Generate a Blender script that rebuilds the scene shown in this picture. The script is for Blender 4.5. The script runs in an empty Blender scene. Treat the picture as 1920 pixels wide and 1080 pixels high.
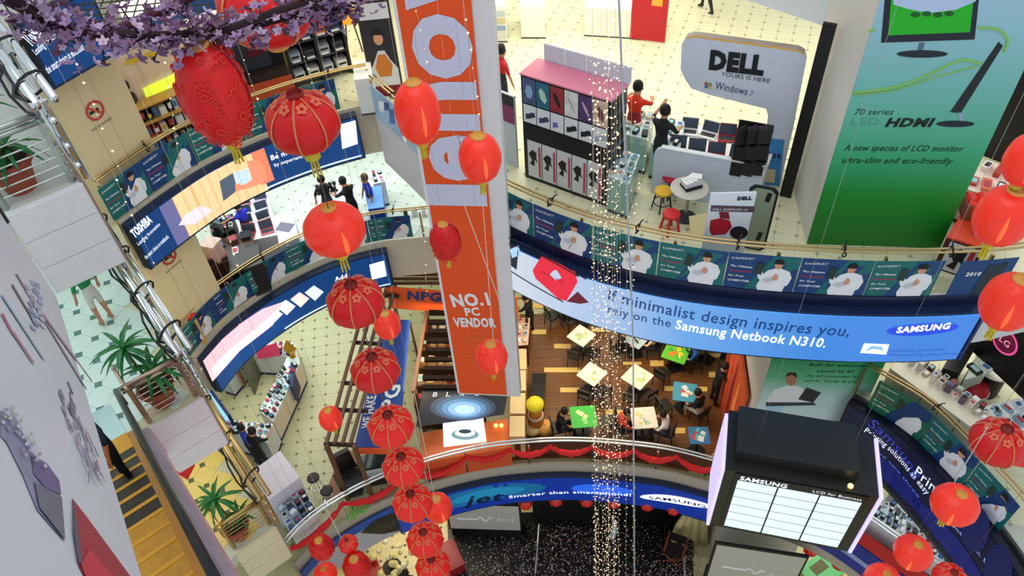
import bpy, math, random
from math import sin, cos, pi, radians, hypot, atan2
from mathutils import Vector, Matrix
from mathutils.geometry import tessellate_polygon
random.seed(7)
C = bpy.context.scene.collection
# ---------------------------------------------------------------- camera
CAM = Vector((0, 0, 23.15))
FOC = 1440.0
NAD = Vector((1060-960, 1950-540, FOC)).normalized()
_F = (Vector((0, 0, 1)) - NAD.z*NAD).normalized()
_R = NAD.cross(_F)
def ray(px, py):
    v = Vector((px-960, py-540, FOC))
    return Vector((v.dot(_R), v.dot(_F), -v.dot(NAD)))
cam = bpy.data.cameras.new('camera'); co = bpy.data.objects.new('camera', cam); C.objects.link(co)
X = Vector((_R.x, _F.x, -NAD.x)); Y = -Vector((_R.y, _F.y, -NAD.y)); Zv = -Vector((_R.z, _F.z, -NAD.z))
m = Matrix((X, Y, Zv)).transposed().to_4x4(); m.translation = CAM
co.matrix_world = m
cam.lens = 27; cam.sensor_width = 36; cam.clip_end = 200; cam.clip_start = .05
S = bpy.context.scene
S.camera = co
S.view_settings.view_transform = 'Standard'; S.view_settings.look = 'None'
S.view_settings.exposure = 0.0; S.view_settings.gamma = 1.0
S.view_settings.use_curve_mapping = False
# ---------------------------------------------------------------- levels (floor heights)
L0, L1, L2, L3, L4 = 17.6, 13.2, 8.8, 4.4, 0.0
# ---------------------------------------------------------------- light
w = bpy.data.worlds.new('World'); S.world = w; w.use_nodes = True
bg = w.node_tree.nodes['Background']; bg.inputs[0].default_value = (.86, .95, 1, 1); bg.inputs[1].default_value = .75
def area(x, y, z, sx, sy, W, col, rz=0):
    l = bpy.data.lights.new('ceiling_lamp', 'AREA'); l.shape = 'RECTANGLE'; l.size = sx; l.size_y = sy
    l.energy = W; l.color = col
    o = bpy.data.objects.new('ceiling_lamp', l); o.location = (x, y, z); o.rotation_euler = (0, 0, rz); C.objects.link(o)
WARM = (1, .92, .72); COOL = (.86, .97, 1); NEUT = (1, .97, .88)
for a in [(2, 16.5, 17.2, 6, 4, 240, WARM), (9, 15, 17.2, 5, 4, 170, NEUT), (3, 21, 17.2, 7, 3, 200, WARM), (-5, 18.5, 17.2, 5, 3, 190, WARM), (-9, 17, 17.2, 3, 3, 120, COOL),
          (-8.5, 9, 17.2, 3, 5, 120, COOL), (13, 12, 17.2, 3, 4, 120, NEUT),
          (-7.5, 17.5, 12.7, 5, 4, 230, COOL), (-2.5, 19, 12.7, 5, 3, 190, COOL), (11, 12, 12.7, 4, 4, 200, NEUT), (-8.5, 9, 12.6, 3, 5, 120, WARM),
          (-7.5, 15, 8.3, 3, 5, 160, NEUT), (-7, 19.5, 8.3, 4, 3, 140, COOL), (2.5, 14.0, 8.6, 4, 3, 190, (1, .82, .55)), (3, 19.5, 8.3, 5, 3, 120, WARM), (11.5, 11, 8.3, 4, 4, 180, COOL),
          (-2.3, 14, 6.8, 1.6, 3, 60, (1, .78, .5)),
          (-3.5, 12.8, 3.9, 4, 2.5, 150, WARM), (8.5, 11, 3.9, 3, 3, 150, NEUT)]:
    area(*a)
area(0, 5, 31, 14, 14, 900, (.95, .98, 1))           # daylight through the atrium roof
# ---------------------------------------------------------------- materials
def lin(c):
    return tuple((v/12.92 if v <= .04045 else ((v+.055)/1.055)**2.4) for v in c)
def hx(s):
    return lin(tuple(int(s[i:i+2], 16)/255 for i in (0, 2, 4)))
MC = {}
def mat(h, rough=.6, metal=0, emit=0, var=.06, scale=6, alpha=1, spec=.4, trans=0):
    k = (h, rough, metal, emit, var, scale, alpha, spec, trans)
    if k in MC: return MC[k]
    M = bpy.data.materials.new('m_'+h); M.use_nodes = True; nt = M.node_tree; b = nt.nodes['Principled BSDF']
    c = hx(h)
    b.inputs['Roughness'].default_value = rough; b.inputs['Metallic'].default_value = metal
    b.inputs['Specular IOR Level'].default_value = spec
    b.inputs['Alpha'].default_value = alpha
    b.inputs['Transmission Weight'].default_value = trans
    if emit:
        b.inputs['Emission Color'].default_value = (*c, 1); b.inputs['Emission Strength'].default_value = emit
        b.inputs['Base Color'].default_value = (*c, 1)
    else:
        tc = nt.nodes.new('ShaderNodeTexCoord'); nz = nt.nodes.new('ShaderNodeTexNoise'); nz.inputs['Scale'].default_value = scale
        nz.inputs['Detail'].default_value = 3
        mx = nt.nodes.new('ShaderNodeMix'); mx.data_type = 'RGBA'
        mx.inputs[6].default_value = (*[v*(1-var) for v in c], 1); mx.inputs[7].default_value = (*[min(1, v*(1+var)+.002) for v in c], 1)
        nt.links.new(tc.outputs['Object'], nz.inputs['Vector']); nt.links.new(nz.outputs['Fac'], mx.inputs[0]); nt.links.new(mx.outputs[2], b.inputs['Base Color'])
    MC[k] = M; return M
def wood_mat():  # cafe planks
    M = bpy.data.materials.new('wood_floor'); M.use_nodes = True; nt = M.node_tree; b = nt.nodes['Principled BSDF']
    tc = nt.nodes.new('ShaderNodeTexCoord'); br = nt.nodes.new('ShaderNodeTexBrick')
    br.inputs['Color1'].default_value = (*hx('744a26'), 1); br.inputs['Color2'].default_value = (*hx('86572e'), 1); br.inputs['Mortar'].default_value = (*hx('50331a'), 1)
    br.inputs['Scale'].default_value = 1; br.inputs['Brick Width'].default_value = 1.4; br.inputs['Row Height'].default_value = .11; br.inputs['Mortar Size'].default_value = .006
    nt.links.new(tc.outputs['Object'], br.inputs['Vector']); nt.links.new(br.outputs['Color'], b.inputs['Base Color'])
    b.inputs['Roughness'].default_value = .4
    return M
WHITE = mat('e6e9ee', .5); CREAM = mat('e2dcd0', .6); STEEL = mat('b9bfc4', .25, .9); BRASS = mat('c9ad77', .3, .9)
BLACK = mat('15151a', .45); DGREY = mat('3a3c40', .5); GLASS = mat('cfe8ea', .05, 0, 0, .02, 6, .35, .6)
RED = mat('e0241c', .5); CHROME = mat('dfe6ea', .12, 1)
# ---------------------------------------------------------------- mesh helpers
class MB:
    def __init__(s): s.v = []; s.f = []; s.mi = []
    def add(s, vs, fs, mi=0):
        n = len(s.v); s.v += [tuple(v) for v in vs]; s.f += [tuple(i+n for i in f) for f in fs]; s.mi += [mi]*len(fs); return s
    def prism(s, poly, z0, z1, mi=0):
        if sum(a[0]*b[1]-b[0]*a[1] for a, b in zip(poly, poly[1:]+poly[:1])) < 0: poly = poly[::-1]
        n = len(poly)
        vs = [(p[0], p[1], z0) for p in poly]+[(p[0], p[1], z1) for p in poly]
        tri = tessellate_polygon([[Vector((p[0], p[1], 0)) for p in poly]]) if n > 4 else None
        fs = [(i, (i+1) % n, n+(i+1) % n, n+i) for i in range(n)]
        if tri:
            for t in tri:
                a, b, c = [Vector((poly[i][0], poly[i][1], 0)) for i in t]
                if (b-a).cross(c-a).z < 0: t = (t[0], t[2], t[1])
                fs.append(tuple(n+i for i in t)); fs.append((t[2], t[1], t[0]))
        else: fs += [tuple(range(n-1, -1, -1)), tuple(range(n, 2*n))]
        return s.add(vs, fs, mi)
    def box(s, c, d, rz=0, mi=0, bev=0):
        hx_, hy, hz = d[0]/2, d[1]/2, d[2]/2; cr, sr = cos(rz), sin(rz)
        if bev > 0:
            b = min(bev, hx_*.45, hy*.45)
            pl = [(-hx_+b, -hy), (hx_-b, -hy), (hx_, -hy+b), (hx_, hy-b), (hx_-b, hy), (-hx_+b, hy), (-hx_, hy-b), (-hx_, -hy+b)]
        else: pl = [(-hx_, -hy), (hx_, -hy), (hx_, hy), (-hx_, hy)]
        return s.prism([(c[0]+x*cr-y*sr, c[1]+x*sr+y*cr) for x, y in pl], c[2]-hz, c[2]+hz, mi)
    def tube(s, pts, r, n=8, mi=0, cap=True, rs=None):
        pts = [Vector(p) for p in pts]; rings = []
        for i, p in enumerate(pts):
            t = (pts[min(i+1, len(pts)-1)]-pts[max(i-1, 0)]).normalized()
            a = t.orthogonal() if i == 0 else (a-t*a.dot(t))
            a = a.normalized(); b = t.cross(a); q = rs[i] if rs else r
            rings.append([p+a*cos(2*pi*k/n)*q+b*sin(2*pi*k/n)*q for k in range(n)])
        vs = [v for rg in rings for v in rg]; fs = []
        for i in range(len(pts)-1):
            for k in range(n): fs.append((i*n+k, i*n+(k+1) % n, (i+1)*n+(k+1) % n, (i+1)*n+k))
        if cap: fs += [tuple(range(n-1, -1, -1)), tuple(range(len(vs)-n, len(vs)))]
        return s.add(vs, fs, mi)
    def lathe(s, c, prof, n=16, mi=0, rz=0):
        vs = []; fs = []
        for r, z in prof: vs += [(c[0]+r*cos(2*pi*k/n+rz), c[1]+r*sin(2*pi*k/n+rz), c[2]+z) for k in range(n)]
        for i in range(len(prof)-1):
            for k in range(n): fs.append((i*n+k, i*n+(k+1) % n, (i+1)*n+(k+1) % n, (i+1)*n+k))
        fs += [tuple(range(n-1, -1, -1)), tuple(range(len(vs)-n, len(vs)))]
        return s.add(vs, fs, mi)
    def ball(s, c, r, n=8, mi=0, sz=1):
        return s.lathe(c, [(max(.001, r*sin(pi*i/(n//2+1))), -r*sz*cos(pi*i/(n//2+1))) for i in range(0, n//2+2)], n, mi)
    def quad(s, a, b, c, d, mi=0): return s.add([a, b, c, d], [(0, 1, 2, 3)], mi)
    def slab(s, a, b, c, d, th, mi=0):
        a, b, c, d = map(Vector, (a, b, c, d)); n = (b-a).cross(d-a).normalized()*th
        return s.add([a, b, c, d, a-n, b-n, c-n, d-n], [(0, 1, 2, 3), (7, 6, 5, 4), (0, 4, 5, 1), (1, 5, 6, 2), (2, 6, 7, 3), (3, 7, 4, 0)], mi)
FR = {}
def frame(o): return FR.get(o.name, Matrix())
def obj(name, mb, mats, parent=None, local=False, smooth=False, label=None):
    me = bpy.data.meshes.new(name)
    vs = mb.v
    if parent is not None and not local:
        inv = frame(parent).inverted(); vs = [inv @ Vector(v) for v in vs]
    me.from_pydata(vs, [], mb.f)
    if not isinstance(mats, (list, tuple)): mats = [mats]
    for k in mats: me.materials.append(k)
    if len(mats) > 1: me.polygons.foreach_set('material_index', mb.mi)
    if smooth: me.polygons.foreach_set('use_smooth', [True]*len(me.polygons))
    me.update()
    return place(name, me, parent, label)
def place(name, me, parent=None, label=None):
    o = bpy.data.objects.new(name, me); C.objects.link(o)
    if parent is not None:
        o.parent = parent; FR[o.name] = frame(parent).copy()
    if label: o['label'] = label
    return o
def put(name, me, parent, M):           # shared mesh, local matrix
    o = bpy.data.objects.new(name, me); C.objects.link(o); o.parent = parent; o.matrix_local = M
    return o
def thing(name, label, cat, loc=(0, 0, 0), rz=0, group=None):
    o = bpy.data.objects.new(name, None); C.objects.link(o); o.empty_display_size = .1
    M = Matrix.Translation(Vector(loc)) @ Matrix.Rotation(rz, 4, 'Z'); o.matrix_world = M; FR[o.name] = M
    o['label'] = label; o['category'] = cat
    if group: o['group'] = group
    return o
def tag(o, label, cat, group=None):
    o['label'] = label; o['category'] = cat
    if group: o['group'] = group
    return o
def struct(name, mb, mats, label=None):
    o = obj(name, mb, mats); o['kind'] = 'structure'; FR[o.name] = Matrix()
    if label: o['label'] = label
    return o
def dup(root, loc, rz=0, label=None, group=None, sc=1):
    r = root.copy(); C.objects.link(r)
    M = Matrix.Translation(Vector(loc)) @ Matrix.Rotation(rz, 4, 'Z'); FR[r.name] = M
    r.matrix_world = M @ Matrix.Scale(sc, 4)
    if label: r['label'] = label
    if group: r['group'] = group
    for ch in list(root.children):
        c = ch.copy(); C.objects.link(c); c.parent = r
        for g in ch.children:
            d = g.copy(); C.objects.link(d); d.parent = c
    return r
ORD = ['first', 'second', 'third', 'fourth', 'fifth', 'sixth', 'seventh', 'eighth', 'ninth', 'tenth', 'eleventh', 'twelfth', 'thirteenth', 'fourteenth', 'fifteenth', 'sixteenth',
       'seventeenth', 'eighteenth', 'nineteenth', 'twentieth']
# ---------------------------------------------------------------- locating things: a sight line met with a level or an upright surface
def at(px, py, z):
    r = ray(px, py); k = (z-CAM.z)/r.z; return (r.x*k, r.y*k)
def at3(px, py, z): return (*at(px, py, z), z)
def zup(P, px, py):
    r = ray(px, py); return CAM.z+r.z*hypot(*P[:2])/hypot(r.x, r.y)
class Plane:
    def __init__(s, P, Q, z0, off=0):
        s.P = Vector((P[0], P[1])); s.d = Vector((Q[0]-P[0], Q[1]-P[1])); s.L = s.d.length; s.d /= s.L; s.z0 = z0
        n = Vector((-s.d.y, s.d.x)); s.n = n if n.dot(-s.P) > 0 else -n
    def p(s, u, v, off=0):
        q = s.P+s.d*u+s.n*off; return (q.x, q.y, v)
    def uv(s, px, py):
        r = ray(px, py); a, b, c, d = r.x, -s.d.x, r.y, -s.d.y; D = a*d-b*c
        k = (s.P.x*d-b*s.P.y)/D; t = (a*s.P.y-c*s.P.x)/D
        return (t, CAM.z+k*r.z)
class Free:     # any flat face: origin, two axes
    def __init__(s, o, U, V):
        s.o = Vector(o); s.U = Vector(U).normalized(); s.V = Vector(V).normalized(); s.n = s.U.cross(s.V)
        if s.n.dot(CAM-s.o) < 0: s.n = -s.n
    def p(s, u, v, off=0): return tuple(s.o+s.U*u+s.V*v+s.n*off)
    def uv(s, px, py):
        r = ray(px, py); k = (s.o-CAM).dot(s.n)/r.dot(s.n); q = CAM+r*k-s.o
        n = s.U.cross(s.V); uu = q.cross(s.V).dot(n)/n.dot(n); vv = s.U.cross(q).dot(n)/n.dot(n); return (uu, vv)
def spline(pts, step=.25):
    out = []
    P = [Vector(p) for p in pts]; P = [2*P[0]-P[1]]+P+[2*P[-1]-P[-2]]
    for i in range(1, len(P)-2):
        a, b, c, d = P[i-1:i+3]; n = max(2, int((c-b).length/step))
        for k in range(n):
            t = k/n; out.append(.5*((2*b)+(c-a)*t+(2*a-5*b+4*c-d)*t*t+(3*b-a-3*c+d)*t**3))
    out.append(P[-2]); return out
class Ribbon:
    def __init__(s, pts, step=.25):
        s.c = spline(pts, step); s.a = [0]
        for a, b in zip(s.c, s.c[1:]): s.a.append(s.a[-1]+(b-a).length)
        s.L = s.a[-1]
    def base(s, u):
        u = min(max(u, -5), s.L+5)
        i = 0
        lo, hi = 0, len(s.a)-2
        while lo < hi:
            mid = (lo+hi+1)//2
            if s.a[mid] <= u: lo = mid
            else: hi = mid-1
        i = lo; t = (u-s.a[i])/(s.a[i+1]-s.a[i]); q = s.c[i].lerp(s.c[i+1], t) if 0 <= t <= 1 else s.c[i]+(s.c[i+1]-s.c[i])*t
        def tan(j): return (s.c[min(j+1, len(s.c)-1)]-s.c[max(j-1, 0)]).normalized()
        d = tan(i).lerp(tan(i+1), max(0, min(1, t))).normalized()
        n = Vector((d.y, -d.x)); return q, n
    def p(s, u, v, off=0):
        q, n = s.base(u); q = q+n*off; return (q.x, q.y, v)
    def uv(s, px, py):
        r = ray(px, py); az = atan2(r.x, r.y); best = None
        for i in range(len(s.c)-1):
            a0 = atan2(s.c[i].x, s.c[i].y)-az; a1 = atan2(s.c[i+1].x, s.c[i+1].y)-az
            if a0*a1 <= 0 and abs(a0-a1) < 1:
                t = a0/(a0-a1) if a0 != a1 else 0; u = s.a[i]+(s.a[i+1]-s.a[i])*t; h = s.c[i].lerp(s.c[i+1], t).length; best = (u, h); break
        if not best:
            j = 0 if abs(atan2(s.c[0].x, s.c[0].y)-az) < abs(atan2(s.c[-1].x, s.c[-1].y)-az) else len(s.c)-1
            best = (s.a[j], s.c[j].length)
        return (best[0], CAM.z+r.z*best[1]/hypot(r.x, r.y))
def strip(mb, sf, u0, u1, v0, v1, off=0, th=.03, step=.25, mi=0, n=None):
    n = n or max(1, int(abs(u1-u0)/step)); vs = []; fs = []
    for i in range(n+1):
        u = u0+(u1-u0)*i/n
        vs += [sf.p(u, v0, off+th), sf.p(u, v1, off+th), sf.p(u, v1, off), sf.p(u, v0, off)]
    for i in range(n):
        for k in range(4): fs.append((i*4+k, i*4+(k+1) % 4, (i+1)*4+(k+1) % 4, (i+1)*4+k))
    fs += [(3, 2, 1, 0), (n*4, n*4+1, n*4+2, n*4+3)]
    return mb.add(vs, fs, mi)
def poly(mb, sf, uvs, off, mi=0):
    tri = tessellate_polygon([[Vector((a, b, 0)) for a, b in uvs]])
    return mb.add([sf.p(a, b, off) for a, b in uvs], [tuple(t) for t in tri], mi)
def polypx(mb, sf, pts, off, mi=0): return poly(mb, sf, [sf.uv(*p) for p in pts], off, mi)
def ell(cx, cy, rx, ry, n=20): return [(cx+rx*cos(2*pi*k/n), cy+ry*sin(2*pi*k/n)) for k in range(n)]
def ellstrip(sf, cu, cz, ru, rz, off, shear=0, n=26):
    mb = MB(); vs = []
    for i in range(n+1):
        x = -1+2*i/n; h = rz*math.sqrt(max(0, 1-x*x)); u = cu+ru*x; vs += [sf.p(u, cz+shear*x-h, off), sf.p(u, cz+shear*x+h, off)]
    return mb.add(vs, [(2*i, 2*i+2, 2*i+3, 2*i+1) for i in range(n)])
TC = {}
def glyphs(s, bold=0, res=2):
    k = (s, bold, res)
    if k not in TC:
        cu = bpy.data.curves.new('t', 'FONT'); cu.body = s; cu.size = 1; cu.offset = bold; cu.resolution_u = res; cu.space_character = 1.05+bold
        o = bpy.data.objects.new('t', cu); C.objects.link(o); bpy.context.view_layer.update()
        me = bpy.data.meshes.new_from_object(o.evaluated_get(bpy.context.evaluated_depsgraph_get()))
        v = [(p.co.x, p.co.y) for p in me.vertices]; f = [tuple(p.vertices) for p in me.polygons]
        bpy.data.objects.remove(o); bpy.data.meshes.remove(me); bpy.data.curves.remove(cu)
        x0 = min(a for a, b in v); x1 = max(a for a, b in v); h = .73
        TC[k] = ([((a-x0)/(x1-x0), b/h) for a, b in v], f, (x1-x0)/h)
    return TC[k]
def text(mb, sf, s, uv0, uv1, h=None, off=.02, bold=0, sh=0, res=2, mi=0):
    v, f, asp = glyphs(s, bold, res)
    du, dv = uv1[0]-uv0[0], uv1[1]-uv0[1]; L = hypot(du, dv); h = h or L/asp
    ex, ey = du/L, dv/L; sg = 1 if ex >= 0 or abs(ey) > abs(ex) else -1
    nx, ny = (-ey, ex)
    if getattr(sf, 'flip', False): nx, ny = -nx, -ny
    return mb.add([sf.p(uv0[0]+ex*(a*L+sh*b*h)+nx*b*h, uv0[1]+ey*(a*L+sh*b*h)+ny*b*h, off) for a, b in v], f, mi)
def letters(par, sf, s, uv0, uv1, m, h=None, off=.02, bold=0, sh=0, res=2, name='letter', px=True):
    if px: uv0, uv1 = sf.uv(*uv0), sf.uv(*uv1)
    v, f, asp = glyphs(s, bold, res); n = len(v); g = list(range(n))
    def fd(a):
        while g[a] != a: g[a] = g[g[a]]; a = g[a]
        return a
    for q in f:
        for k in q[1:]: g[fd(k)] = fd(q[0])
    isl = {}
    for i in range(n): isl.setdefault(fd(i), []).append(i)
    grp = sorted([[min(v[i][0] for i in I), max(v[i][0] for i in I), I] for I in isl.values()]); out = []
    for a in grp:
        if out and a[0] < out[-1][1]-.3*min(a[1]-a[0], out[-1][1]-out[-1][0]): out[-1][1] = max(out[-1][1], a[1]); out[-1][2] += a[2]
        else: out.append(a)
    du, dv = uv1[0]-uv0[0], uv1[1]-uv0[1]; L = hypot(du, dv); h = h or L/asp; ex, ey = du/L, dv/L
    for _, _, I in out:
        ix = {i: k for k, i in enumerate(I)}; mb = MB()
        mb.add([sf.p(uv0[0]+ex*(v[i][0]*L+sh*v[i][1]*h)-ey*v[i][1]*h, uv0[1]+ey*(v[i][0]*L+sh*v[i][1]*h)+ex*v[i][1]*h, off) for i in I], [tuple(ix[k] for k in q) for q in f if q[0] in ix])
        obj(name, mb, m, par)
def small(par, sf, s, uv0, uv1, m, px=True, **k):
    if px: uv0, uv1 = sf.uv(*uv0), sf.uv(*uv1)
    b = MB(); text(b, sf, s, uv0, uv1, **k); o = obj('lettering', b, m, par); o['kind'] = 'stuff'; return o
def textpx(mb, sf, s, p0, p1, h=None, **k): return text(mb, sf, s, sf.uv(*p0), sf.uv(*p1), h, **k)
# ================================================================ STRUCTURE
R1L = [(-7.97, 12.42), (-7.55, 13.1), (-7.13, 13.7), (-6.68, 14.25), (-6.1, 14.75), (-5.35, 15.26), (-4.4, 15.75), (-3.46, 16.1), (-3.0, 16.2)]
R1R = [(-2.9, 15.74), (-1.99, 14.3), (-1.18, 12.93), (-.3, 11.8), (.51, 11.02), (1.67, 10.2), (3.13, 9.55), (4.8, 9.12), (6.47, 8.86), (8.17, 8.79), (9.6, 9.0)]
R2L = [(-8.02, 12.45), (-7.75, 13.1), (-7.35, 13.8), (-6.27, 14.92), (-5., 15.75), (-3.6, 16.2), (-2.0, 16.3), (-.6, 16.7)]
R2R = [(7.45, 9.95), (8.26, 9.03), (8.64, 8.15), (8.94, 7.29), (9.12, 6.61), (9.3, 5.4)]
R3 = [(-6.05, 8.98), (-5.55, 9.6), (-5.01, 10.02), (-3.96, 10.6), (-2.58, 11.08), (-1.2, 11.36), (-.3, 11.43), (.9, 11.42), (2.12, 11.28), (3.76, 10.93), (4.87, 10.5), (5.9, 10.05),
      (7.0, 9.6), (7.62, 9.22), (8.17, 8.75), (8.88, 7.94), (9.67, 7.17), (10.3, 6.2)]
E_, E2 = (-5.17, 7.75), (-5.87, 7.23)
r1l, r1r, r2l, r2r, r3 = Ribbon(R1L), Ribbon(R1R), Ribbon(R2L), Ribbon(R2R), Ribbon(R3)
def cv(r): return [(r.p(r.a[i], 0, -.06)[:2]) for i in range(len(r.a))]
ESC = [(-7.2, 6.25), (-20, 6.25), (-20, 28)]
P_L1 = cv(r1l)+cv(r1r)[1:]+[(13, 10.2), (24, 10.2), (24, 30), (-20, 30), (-20, 5), (-7.3, 5), E2, E_]
P_L0 = cv(r1l)+[(-3, 22), (-3, 30), (-20, 30), (-20, 5), (-7.3, 5), E2, E_]
P_L2 = cv(r2l)+[(2, 18), (5, 18), (7, 15.5), (7.4, 12.6)]+cv(r2r)+[(9.6, 3), (24, 3), (24, 30), (-20, 30), (-20, 3), (-7.3, 4.5), E2, E_]
P_L3 = cv(r3)+[(10.6, 3), (24, 3), (24, 30), (-20, 30), (-20, 3), (-7.3, 4.5), E2, E_]
def inside(p, P):
    x, y = p; c = False
    for (x0, y0), (x1, y1) in zip(P, P[1:]+P[:1]):
        if (y0 > y) != (y1 > y) and x < (x1-x0)*(y-y0)/(y1-y0)+x0: c = not c
    return c
def proj(p):
    q = Vector(p)-CAM; v = Vector((q.x*_R.x+q.y*_F.x-q.z*NAD.x, q.x*_R.y+q.y*_F.y-q.z*NAD.y, q.x*_R.z+q.y*_F.z-q.z*NAD.z))
    return (960+FOC*v.x/v.z, 540+FOC*v.y/v.z, v.z) if v.z > .1 else (-9999, -9999, 0)
def floor(P, z, th, m, label):
    return struct('floor', MB().prism(P, z-th, z), m, label)
def tiles(fl, P, z, pitch, ang, org, m, mi_, seen, skip=None, ins=.05):
    ca, sa = cos(ang), sin(ang); g = .006; cc = ins*.5; cells = []; dots = MB(); rest = MB()
    N = int(34/pitch)
    o8 = [(-.5+cc/pitch, -.5), (.5-cc/pitch, -.5), (.5, -.5+cc/pitch), (.5, .5-cc/pitch), (.5-cc/pitch, .5), (-.5+cc/pitch, .5), (-.5, .5-cc/pitch), (-.5, -.5+cc/pitch)]
    k = pitch-g
    for i in range(-N, N):
        for j in range(-N, N):
            lx, ly = (i+.5)*pitch, (j+.5)*pitch
            x, y = org[0]+lx*ca-ly*sa, org[1]+lx*sa+ly*ca
            if hypot(x, y) > 27 or y < 4: continue
            q = proj((x, y, z))
            if not (-30 < q[0] < 1950 and -30 < q[1] < 1110): continue
            if not seen(*q[:2]): continue
            if not inside((x, y), P) or (skip and skip(x, y)): continue
            if not all(inside((x+a*pitch*.75, y+b*pitch*.75), P) for a, b in ((1, 0), (-1, 0), (0, 1), (0, -1))): continue
            cells.append((q[2], x, y))
            dx, dy = org[0]+(i*pitch)*ca-(j*pitch)*sa, org[1]+(i*pitch)*sa+(j*pitch)*ca
            dots.prism([(dx+ins*cos(ang+pi/2*n_), dy+ins*sin(ang+pi/2*n_)) for n_ in range(4)], z+.001, z+.011)
    cells.sort()
    b = MB().prism([(a*k, c*k) for a, c in o8], .001, .01); me = bpy.data.meshes.new('tile'); me.from_pydata(b.v, [], b.f); me.materials.append(m)
    for _, x, y in cells[:300]:
        t = bpy.data.objects.new('tile', me); C.objects.link(t); t.parent = fl; t.location = (x, y, z); t.rotation_euler = (0, 0, ang)
    for _, x, y in cells[300:]:
        rest.prism([(x+(a*ca-c*sa)*k, y+(a*sa+c*ca)*k) for a, c in o8], z+.001, z+.01)
    if rest.v: r = obj('tile_field', rest, m, fl); r['kind'] = 'stuff'
    if dots.v: d = obj('tile_inset', dots, mi_, fl); d['kind'] = 'stuff'
GROUT = mat('c9c7a8', .7)
fl0 = floor(P_L0, L0, .3, mat('c5c8c0', .5), 'uppermost gallery floor at the left edge')
fl1 = floor(P_L1, L1, .3, mat('cfcba6', .5), 'cream tiled floor with small dark insets behind the poster railing')
fl2 = floor(P_L2, L2, .3, mat('c4cabd', .5), 'pale tiled floor below the lit curved sign')
fl3 = floor(P_L3, L3, .3, mat('bdbb90', .5), 'yellow-green tiled floor around the cafe')
fl4 = struct('floor', MB().prism([(-20, -4), (24, -4), (24, 32), (-20, 32)], -.3, 0), mat('d5cd9c', .5), 'lowest yellow floor under the stage')
T1 = mat('e6e1bc', .3, 0, 0, .07, 1.2, 1, .5); T2 = mat('dfe6da', .3, 0, 0, .07, 1.2, 1, .5); T3 = mat('c6c79c', .35, 0, 0, .1, .6, 1, .5); TL = mat('cfe6de', .25, 0, 0, .08, .8, 1, .5)
INS = mat('a3a68a', .5); INS2 = mat('55604a', .5); INSG = mat('5c8278', .5)
org1 = at(1150+250/6, 335/6, L1)
tiles(fl1, P_L1, L1, .398, radians(-22.5), org1, T1, INS, lambda x, y: x > 880 or (x < 700 and y < 300), ins=.048)
tiles(fl1, P_L1, L1, .398, radians(-24), at(144, 586, L1), TL, INSG, lambda x, y: x < 330 and y > 480, lambda x, y: y > 12.2, ins=.085)
tiles(fl2, P_L2, L2, .398, radians(-22.5), (-5, 17), T2, INS, lambda x, y: x < 820 and y < 560, ins=.045)
tiles(fl2, P_L2, L2, .398, radians(-22.5), (-5.4, 9.1), mat('e3cf74', .3, 0, 0, .1, .8, 1, .5), INS2, lambda x, y: x < 500 and y > 780, ins=.08)
tiles(fl2, P_L2, L2, .398, radians(-22.5), (9, 9), mat('d9d6b8', .35), INS, lambda x, y: x > 1560)
org3 = at(500+485/7.2, 560+438/7.2, L3)
CAFE = [at(*p, L3) for p in [(975, 590), (1120, 590), (1330, 610), (1392, 668), (1352, 800), (1338, 848)]]
CAFE = CAFE+[r3.p(u, 0, -.2)[:2] for u in [r3.uv(x, 840)[0] for x in (1300, 1240, 1180, 1120, 1060, 1010, 958)]]
tiles(fl3, P_L3, L3, .398, radians(6), org3, T3, mat('77805e', .5), lambda x, y: y > 480 and not (1010 < x < 1330 and y > 600), lambda x, y: inside((x, y), CAFE), ins=.055)
org4 = at(1155-480+60, 1005, L4)
tiles(fl4, [(-20, 5), (24, 5), (24, 30), (-20, 30)], L4, .398, radians(6), org4, mat('ead9a0', .3), INS2, lambda x, y: y > 900 and (x < 860 or x > 1540), ins=.055)
wf = struct('floor', MB().prism(CAFE, L3+.001, L3+.03), wood_mat(), 'brown wood plank floor of the cafe')
# light inlay strips in the wood floor
LSTR = mat('f6d27c', .4)
for a, b, c, d in [(75, 110, 205, 140), (65, 290, 165, 322), (480, 275, 745, 305), (220, 390, 335, 422), (150, 555, 400, 588), (262, 695, 395, 728), (580, 850, 760, 885), (700, 515, 830, 535), (890, 505, 985, 545),
                   (990, 318, 1070, 350), (1165, 325, 1255, 355), (1215, 455, 1440, 485), (1300, 585, 1345, 622), (990, 685, 1065, 718), (1220, 690, 1290, 722), (975, 975, 1135, 1015), (470, 150, 550, 180)]:
    q = lambda x, y: at(980+x/3.725, 540+y/3.725, L3+.035)
    obj('inlay_strip', MB().prism([q(a, d), q(c, d), q(c, b), q(a, b)], L3+.03, L3+.036), LSTR, wf)
# outer walls of the building, closing each storey
for P, Q, nm in [((-20, 30), (24, 30), 'wall_back'), ((-20, 3), (-20, 30), 'wall_left'), ((24, 3), (24, 30), 'wall_right')]:
    d = Vector((Q[0]-P[0], Q[1]-P[1])).normalized(); n = Vector((-d.y, d.x))*.2
    struct(nm, MB().prism([P, Q, (Q[0]+n.x, Q[1]+n.y), (P[0]+n.x, P[1]+n.y)], 0, 22), mat('d9d6cb', .7))
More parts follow.
